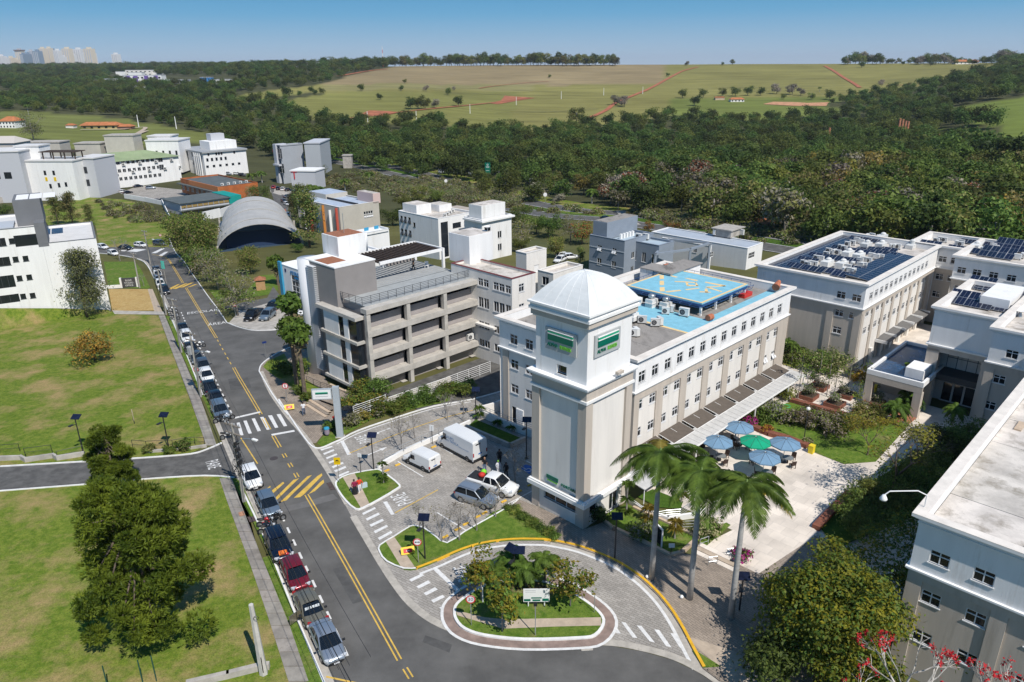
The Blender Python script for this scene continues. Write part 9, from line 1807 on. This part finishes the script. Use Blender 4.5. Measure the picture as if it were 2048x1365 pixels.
CITY=[(0,60,460,M_cwh),(60,118,492,M_cwh),(142,228,486,M_crm),(232,305,516,M_crm),(302,415,366,M_crm),(380,440,430,M_cbl),(440,520,430,M_cbl),(522,585,382,M_cgr),(562,680,440,M_crm),(600,715,384,M_cbl),(712,798,342,M_crm),(820,908,338,M_crm),(910,955,366,M_cbl),(952,1046,372,M_cwh),(1052,1110,470,M_cwh),(1100,1240,344,M_crm),(1242,1280,442,M_cwh),(1292,1430,352,M_cwh),(1470,1620,346,M_crm),(1440,1640,412,M_cwh),(1930,2040,432,M_cwh)]
for i,(a,b,t_,m)in en(CITY):
 (x0,y0),(x1,y1)=q1('v',a,t_),q1('v',b,650);cn={M_cwh:'white',M_crm:'cream',M_cbl:'blue-grey',M_cgr:'grey'}[m]
 t,wd2,h,dp=fbox('city_tower','%s high-rise tower on the left skyline, %s from the left'%(cn,['first','second','third','fourth','fifth, dark-capped,','sixth','seventh','eighth','ninth, low front one,','tenth','eleventh','twelfth, tallest of a pair,','thirteenth','fourteenth','fifteenth, low,','sixteenth','seventeenth, thin,','eighteenth','nineteenth','twentieth, broad front one,','last, apart,'][i]),x0,x1,y0,y1,3550+(i*37)%160,m,depth=26,rz=R(-12))
 MB().box(-wd2*.4,wd2*.4,6,20,h,h+7).o('roof_box',m if i!=4 else M_cgr,t)
 for k in range(3):mb=MB();u=wd2*(-.6+.6*k);mb.box(u-wd2*.13,u+wd2*.13,-.4,.3,4,h*.95);mb.o('window_strip',M_cgr if m is not M_cgr else M_cbl,t)
 if i==4:MB().box(-wd2*1.15,wd2*1.15,-3,29,h-3,h+1).o('roof_cap',mat('city_cap',(.2,.15,.14),.8),t)
M_pur=mat('purple_panel',(.16,.09,.34),.6);M_sky=mat('bright_blue_panel',(.05,.22,.5),.6)
FB=[('hospital_building','white building with purple panels among the far left trees','o',(725,950,445,492),None,MWa,18,0,(9,2,.5,.4)),('hospital_block','upper white block of the purple-panelled far building','o',(755,835,428,470),None,MWa,14,0,0),('hall_building','long low grey and white hall right of the purple-panelled building','o',(935,1095,470,492),None,M_cgr,16,0,(8,1,.5,.4)),('blue_building','white low building with bright blue parts, far middle left','o',(1235,1390,468,490),None,MWa,14,0,(6,1,.5,.4)),('blue_block','bright blue block of the far low building','o',(1172,1235,456,488),None,M_sky,12,0,(3,2,.4,.3)),('far_shed','thin white roofed shed in the far left wood','o',(1070,1175,600,608),None,MWa,8,0,0),('columned_house','house with dark glass and columns left of the purple-panelled building','o',(615,720,465,500),None,M_cgr,12,0,(6,1,.6,.6)),('far_shed','white shed below the purple-panelled building','o',(775,855,502,514),None,MWa,8,0,0),('farmhouse','white farmhouse with an orange tiled roof at the left edge','o',(0,92,712,750),None,MWa,12,3.0,(5,2,.4,.5)),('farm_barn','long low yellow barn with a bright orange tiled roof','o',(475,685,735,754),None,mat('barn_yellow',(.55,.42,.2),.85),9,2.2,(5,1,.35,.6)),('farm_barn_annex','small orange-roofed annex at the right end of the yellow barn','o',(685,765,742,758),None,mat('barn_brown',(.25,.14,.1),.9),7,1.6,0),('farm_shed','small farm shed left of the yellow barn','o',(385,430,735,750),None,MCr,5,1.2,0),('farm_cottage','small white cottage with a red roof below the field trees','y',(332,410,583,597),None,MWa,9,2.0,(4,1,.35,.5)),('farm_shed','dark open shed left of the white cottage','y',(242,295,572,586),None,M_pinkw,7,.9,0),('hill_house','white house with a red roof at the skyline grove','y',(1645,1780,362,376),None,MWa,14,3.5,(6,1,.3,.4)),('hill_house','house with orange roof at the right end of the skyline','y',(1990,2046,356,368),None,MCr,14,3.0,0),('cottage_in_wood','orange tiled roof of a low house half hidden behind the flat grey roof','y',(515,690,1325,1350),None,MCr,9,2.0,0),('shed_in_wood','white flat roofed shed in the wood above the domed tower','u',(1712,1790,1075,1100),None,MCr,10,0,0),('low_house','pale house row below the skyline left of the meadow','o',(725,880,350,380),None,MCr,14,0,(6,2,.4,.3)),('low_house','white house right of the pale row, far left skyline','o',(860,935,340,360),None,MWa,14,0,0),('low_house','white tilted roof house on the far left skyline','o',(660,760,318,340),None,MWa,14,0,0),('low_house','orange-roofed row on the skyline above the green meadow','o',(1140,1250,336,348),None,MCr,12,3,0),('skyline_block','wide white block on the middle left skyline','o',(1790,1910,320,348),None,MWa,20,0,0),('skyline_block','small white block left of the wide one on the skyline','o',(1705,1745,338,352),None,MWa,14,0,0),('skyline_block','grey block at the right of the middle left skyline','u',(105,250,318,345),None,M_cgr,20,0,0),('blue_roof_shed','blue-roofed white shed below the city towers','v',(730,950,680,730),None,MWa,16,0,0),('pale_shed','pale long shed below the city towers, left','v',(460,660,715,740),None,M_cgr,12,0,0),('pale_shed','white houses below the city towers, right','v',(1040,1245,610,680),None,MCr,16,0,0)]
for nm,lb_,k,(a,b,t_,yb),Y_,m,dp,gb,wn in FB:
 (x0,y0),(x1,y1)=q1(k,a,t_),q1(k,b,yb);t,wd2,h,dp=fbox(nm,lb_,x0,x1,y0,y1,Y_,m,dp,M_sky if 'blue_roof' in nm else(M_cgr if not gb else None),wn,'house' if 'house' in nm or 'cottage' in nm else('barn' if 'barn' in nm else 'building'),gb)
 if nm=='hospital_building':
  for u in(-.85,-.45,.1,.6):MB().box(wd2*u,wd2*(u+.22),-.25,-.06,h*.1,h*.95).o('purple_panel',M_pur,t)
M_brick=mat('chimney_brick',(.42,.17,.09),.9,.25,.8)
for i,(a,t_,b)in en(((1303,712,792),(1320,716,794),(1337,724,796),(1352,728,804),(899,762,812))):
 p=PW('y',a,b+25);s=p.y*1.05/FPX/2.923;h=(b+25-t_)*s;t=Th('brick_chimney',['first of four red brick chimneys in the wood, from the left','second of four red brick chimneys in the wood, from the left','third of four red brick chimneys in the wood, from the left','rightmost of four red brick chimneys in the wood','lone red brick chimney in the wood, left of the four'][i],'chimney',p);MB().tu([(0,0,0),(0,0,h)],[7.5*s,5.5*s],12).o('shaft',M_brick,t);MB().la(0,0,[(5.5*s,h),(6.2*s,h+.1),(6.2*s,h+.5),(4.5*s,h+.5),(4.5*s,h-1)],12).o('rim',M_brick,t)
for i,(k,q)in en((('u',(535,712)),('u',(848,665)),('u',(1118,615)),('u',(1381,580)),('u',(1629,558)),('u',(1857,550)),('u',(250,715)),('o',(1032,755)),('o',(812,745)))):tag(MB().tu([(0,0,0),(0,0,9)],[.35,.22],6).o('field_pole',MTr,None,PW(k,*q)),'white concrete pole in the line crossing the field, '+['first full one from the left','second one','third, by the red earth','fourth','fifth','sixth, at the red track','short one at the far left','on the left meadow','beside the yellow barn'][i],'pole')
t=Th('radio_mast','thin red and white mast on the middle left skyline','mast',PW('u',338,345));
for i in range(6):MB().tu([(0,0,i*7),(0,0,i*7+7)],1.0-.1*i,5).o('segment',MTr if i%2 else M_sred,t)
t=Th('billboard','dark green billboard on a post among the roadside palms','billboard',PW('u',952,1060));MB().box(-1.25,1.25,-.2,.2,3.4,8.4).o('panel',M_sgrn,t);MB().tu([(0,0,0),(0,0,3.3)],.3,8).o('post',MGr,t);mb=MB();ring(mb,.3,.42,-.22);o=mb.o('emblem',MTr,t);o.location=(0,0,7.5);mb=MB()
for z in(6.6,6.2,4.8):mb.box(-.8,.8,-.22,-.205,z,z+.12)
mb.o('lettering',MTr,t)
for i,(k,q)in en((('u',(708,1100)),('u',(1287,1190)))):t=Th('highway_sign',['round white sign back on the far highway, left','round white sign back on the far highway, right'][i],'road sign',PW(k,*q));MB().tu([(0,0,0),(0,0,3)],.06,5).o('post',MMe,t);MB().tu([(0,-.05,3.1),(0,0,3.1)],.7,14).o('disc',MTr,t)
# far part of the estate
def fblk(name,label,z,l,f,r,zb,wins,m=None,roof=None,par=.4,k='o',cap=None,**kw):return bpx(name,label,z,q1(k,*l),q1(k,*f),q1(k,*r),zb,wins,m,par,roof,cap=cap,**kw)
M_ggreen=mat('green_metal_roof',(.26,.32,.17),.6,.12,.2,wear=((.33,.36,.22),.3,.55))
g_=fblk('green_roof_hotel','white three-storey hotel block with a pale green metal roof',-.2,(445,930),(572,955),(1050,915),-12,[('-v',fr(12,.05,.72),(1.5,5.0,8.6),1.4,1.5,'2'),('-v',(.76,),(2.0,5.6),2.2,2.4,'2')],MWa,M_ggreen,0)
a0,a1,v0,v1,zb,z=g_.r;p=MB();q=[(a0-1,v0-1,z),(a1+1,v0-1,z),(a1+1,v1+12,z),(a0-1,v1+12,z),(a0+10,v0+9,z+3.2),(a1-12,v0+9,z+3.2)];p.add([(x-g_.a0,y-g_.v0,w_-g_.z0)for x,y,w_ in q],[(0,1,5,4),(1,2,5),(2,3,4,5),(3,0,4)]);g_.pr('hip_roof',p,M_ggreen)
for i in range(10):ac(0,0,0,CROT,'white fan cooler on the wall of the green-roofed hotel',1.6,C(a0+3.2+i*3.6,v0-.4,z-2.2-3.6*(i%2)))['group']='coolers on the hotel wall'
for l,f,r,lb_ in(((160,830),(165,838),(358,830),'grey rooftop water-tower block behind the white pergola house'),((443,840),(448,845),(592,838),'grey rooftop block on the green roof, middle'),((625,795),(628,800),(792,795),'tall grey rooftop block behind the green roof, right')):
 fbox('roof_block',lb_,*(q1('o',l[0],l[1])[0],q1('o',r[0],r[1])[0],q1('o',*f)[1],q1('o',0,895)[1]),372,MATS['putty_render'],9,MCo)
g_=fblk('pergola_house','large white house with a dark roof pergola at the far left',.8,(150,985),(445,950),(560,935),-12.5,[],MWa,M_wroof);g_.t.location
t,w2_,h2_,_=fbox('white_house','tall white house front with narrow yellow-panelled windows at the far left',*(q1('o',150,0)[0],q1('o',470,0)[0],q1('o',0,950)[1],q1('o',0,1150)[1]),312,MWa,14,M_wroof,rz=R(-4))
for x,z,w_,hh,m in((-.1,.68,.5,.9,MGl),(-.1,.5,.5,.8,M_syel),(.23,.68,.5,.9,MGl),(.23,.5,.5,.8,M_syel),(0,.3,.5,.9,MGl),(.33,.33,.5,.9,MGl),(.6,.35,.5,.9,MGl)):MB().box(x*w2_-w_,x*w2_+w_,-.1,-.01,h2_*z-hh,h2_*z+hh).o('window' if m is MGl else 'yellow_panel',m,t)
t,w2_,h2_,_=fbox('white_house_wing','pale grey wing with two square windows right of the tall white house',*(q1('o',455,0)[0],q1('o',588,0)[0],q1('o',0,935)[1],q1('o',0,1125)[1]),318,M_cgr,14,M_wroof,rz=R(-8))
for z in(.3,.68):MB().box(-1.5,1.2,-.1,-.01,h2_*z-1.5,h2_*z+1.2).o('window',MGl,t)
t,w2_,h2_,_=fbox('white_house_wing','pale grey left wing with two windows at the far left frame edge',*(q1('o',-120,0)[0],q1('o',160,0)[0],q1('o',0,900)[1],q1('o',0,1160)[1]),308,M_cgr,16,M_wroof,rz=R(6))
for x in(-.05,.4):MB().box(x*w2_-1.4,x*w2_+1.4,-.1,-.01,h2_*.5-1.3,h2_*.5+1.3).o('window',MGl,t)
fbox('stair_block','white upper stair block beside the dark roof pergola, far left',*(q1('o',110,0)[0],q1('o',250,0)[0],q1('o',0,862)[1],q1('o',0,975)[1]),318,MWa,8,M_wroof)
fbox('gable_wall','pale pointed wall at the left frame edge above the white house',*(q1('o',-60,0)[0],q1('o',92,0)[0],q1('o',0,840)[1],q1('o',0,900)[1]),330,mat('pale_taupe',(.5,.46,.42),.85),12,MATS['pale_taupe'],gable=2.5)
pc=at(*q1('o',350,940),316);t=Th('roof_pergola','dark timber pergola on the roof of the far left white house','pergola',pc,R(-4))
for x in(-7,-2.5,2.5,7):
 for y in(0,5):MB().box(x-.2,x+.2,y-.2,y+.2,-2.5,3.4).o('post',MATS['dark_timber'],t)
for i in range(9):MB().box(-8,8,-1+i*.85,-.6+i*.85,3.4,3.7).o('beam',MATS['dark_timber'],t)
Lw('boundary_wall','long grey boundary wall below the far left white house',[P(*q)for q in Q('o',(-60,1200),(0,1190),(300,1150),(600,1110),(690,1095))],2.4,.3,MCo)
g_=fblk('modern_villa','modern white office villa with grey bands and many small windows, far left centre',.6,(1060,880),(1185,892),(1420,868),-11.5,[('-v',(.12,.3,.36,.42,.72),(2.0,),1.0,1.5,'1'),('-v',fr(5,.08,.5),(4.6,),1.2,1.6,'1'),('-v',fr(6,.06,.8),(7.6,),1.4,1.2,'1'),('-a',(.3,.7),(3,7),2.4,2.2,'2')],MWa,M_cgr,.5,cap=MGr);a0,a1,v0,v1,zb,z=g_.r
g_.bp('grey_roof_slab',MGr,a0-.8,a1+.5,v0-.8,v1+12,z-.5,z+.25);g_.bp('roof_block',MWa,a0+6,a0+20,v0+5,v0+16,z+.25,z+4.2);g_.bp('roof_tower',M_cgr,a0+9,a0+16,v0+9,v0+14,z+4.2,z+7.5)
for i in range(4):g_.bp('facade_fin',MWa,a0-1.0,a0-.5,v0+2+i*2.2,v0+3+i*2.2,zb,z-.6)
fbox('villa_rear','white stepped rear block of the modern villa, left',*(q1('o',870,0)[0],q1('o',1060,0)[0],q1('o',0,830)[1],q1('o',0,950)[1]),372,MWa,14,M_wroof,(5,1,.3,.2));fbox('villa_rear','white upper cube of the modern villa with a small window',*(q1('o',872,0)[0],q1('o',1002,0)[0],q1('o',0,802)[1],q1('o',0,860)[1]),384,MWa,10,M_wroof,(1,1,.2,.3))
g_=fblk('grey_tall_building','tall windowless grey building with a dark glass front, upper left centre',5.5,(1505,862),(1612,848),(1790,842),-12,[('-a',(.55,),(6,),5.5,4.6,'g32'),('-a',(.55,),(12.5,),6.5,4.2,'g32'),('-v',(.55,.62),(4.5,9.5),1.4,.8,'1')],mat('steel_grey_render',(.34,.36,.39),.8,.04,.3),M_cgr,.3,cap=M_cgr);a0,a1,v0,v1,zb,z=g_.r
g_.bp('pale_corner_shaft',M_cgr,a0-.6,a0+5,v0-.6,v0+2,zb,z+.3);g_.bp('balcony_slab',M_cgr,a0-1.5,a0,v0+2,v1,z-9.3,z-8.6);g_.pr('red_emblem',MB().box(-.1,-.02,3,3.8,z-3.5-zb,z-2.2-zb),M_sred)
fbox('grey_building_annex','lower grey annex at the right of the tall grey building',*(q1('o',1790,0)[0],q1('o',1880,0)[0],q1('o',0,845)[1],q1('o',0,965)[1]),350,mat('annex_grey',(.38,.4,.42),.8),20,M_cgr)
t,w2_,h2_,_=fbox('red_sign_building','white low building with a red letter T sign right of the tall grey building',*(q1('o',1700,0)[0],q1('o',1850,0)[0],q1('o',0,1005)[1],q1('o',0,1065)[1]),322,M_cgr,10,MWa,rz=R(-10));mb=MB();Tx(mb,'T',5,lambda x,y,z:(x-w2_*.7,-.25,h2_*.6+y));mb.o('red_letter',M_sred,t)
M_brk=mat('orange_cladding',(.42,.12,.03),.7,.2,.4);M_dro=mat('dark_roof',(.10,.115,.115),.8,.15,.4)
g_=fblk('orange_shop_building','low long shop with orange cladding and a dark grey roof',-5.4,(905,1060),(1275,1095),(1470,1060),-11.4,[('-a',fr(8,.06,.95),(4.6,),2.6,2.6,'2')],M_brk,M_dro,.5);a0,a1,v0,v1,zb,z=g_.r;g_.bp('porch_roof',M_dro,a0-1.5,a0+.5,v0+2,v1+1,z-2.3,z-1.9);g_.bp('orange_fascia',mat('orange_fascia',(.58,.2,.06),.7),a0-.2,a0-.01,v0,v1*.75+v0*.25,z-1.8,z+.1);
for i in range(5):ac(0,0,0,CROT,'small white cooler on the dark roof of the orange shop',1.3,C(a0+4+2.6*i,v0+5,z-.5))['group']='coolers on the orange shop roof'
g_=fblk('restaurant_building','low restaurant with tan window band, dark flat roof and turquoise end',-7.6,(965,1165),(1052,1195),(1305,1150),-12.2,[('-v',fr(9,.07,.95),(1.7,),1.9,1.1,'1'),('-v',fr(9,.07,.95),(4.3,),1.9,1.9,'1')],M_cgr,M_dro,.2,gm=mat('tan_panel',(.30,.21,.08),.4),fm=MBk);a0,a1,v0,v1,zb,z=g_.r
g_.bp('lower_roof',M_dro,a0-.8,a1+5,v0-1.2,v0+1,z-2.6,z-2.35);g_.bp('flat_roof',M_dro,a0-.6,a1+.6,v0-.6,v1+.6,z+.08,z+.3);g_.bp('turquoise_wall',mat('turquoise_wall',(.0,.27,.24),.7),a1+.1,a1+5,v0-.2,v1-1,zb,z+.6)
Lw('retaining_wall','white sloping retaining wall of the upper car park',[P(*q)for q in Q('o',(730,1160),(850,1180),(950,1200),(1000,1290))],1.8,.3,MTr);Lw('retaining_wall','white wall with a dark opening below the restaurant',[P(*q)for q in Q('o',(1190,1290),(1290,1270),(1390,1240))],3.0,.3,MWa)
t,w2_,h2_,_=fbox('concrete_tank','slim concrete water tank standing at the edge of the wood',*(q1('u',108,0)[0],q1('u',158,0)[0],q1('u',0,915)[1],q1('u',0,985)[1]),None,MCo,3.5,MCo)
hz_=MB().box(-31000,31000,-395,15900,-21,190).o('haze',mat('haze_air',(.8,.8,.8)));stuff(hz_);hn=MATS['haze_air'].node_tree;hn.nodes.remove(hn.nodes['Principled BSDF']);pv=hn.nodes.new('ShaderNodeVolumePrincipled');pv.inputs['Density'].default_value=5e-5;pv.inputs['Color'].default_value=(.78,.86,1,1);hn.links.new(pv.outputs[0],hn.nodes['Material Output'].inputs['Volume'])
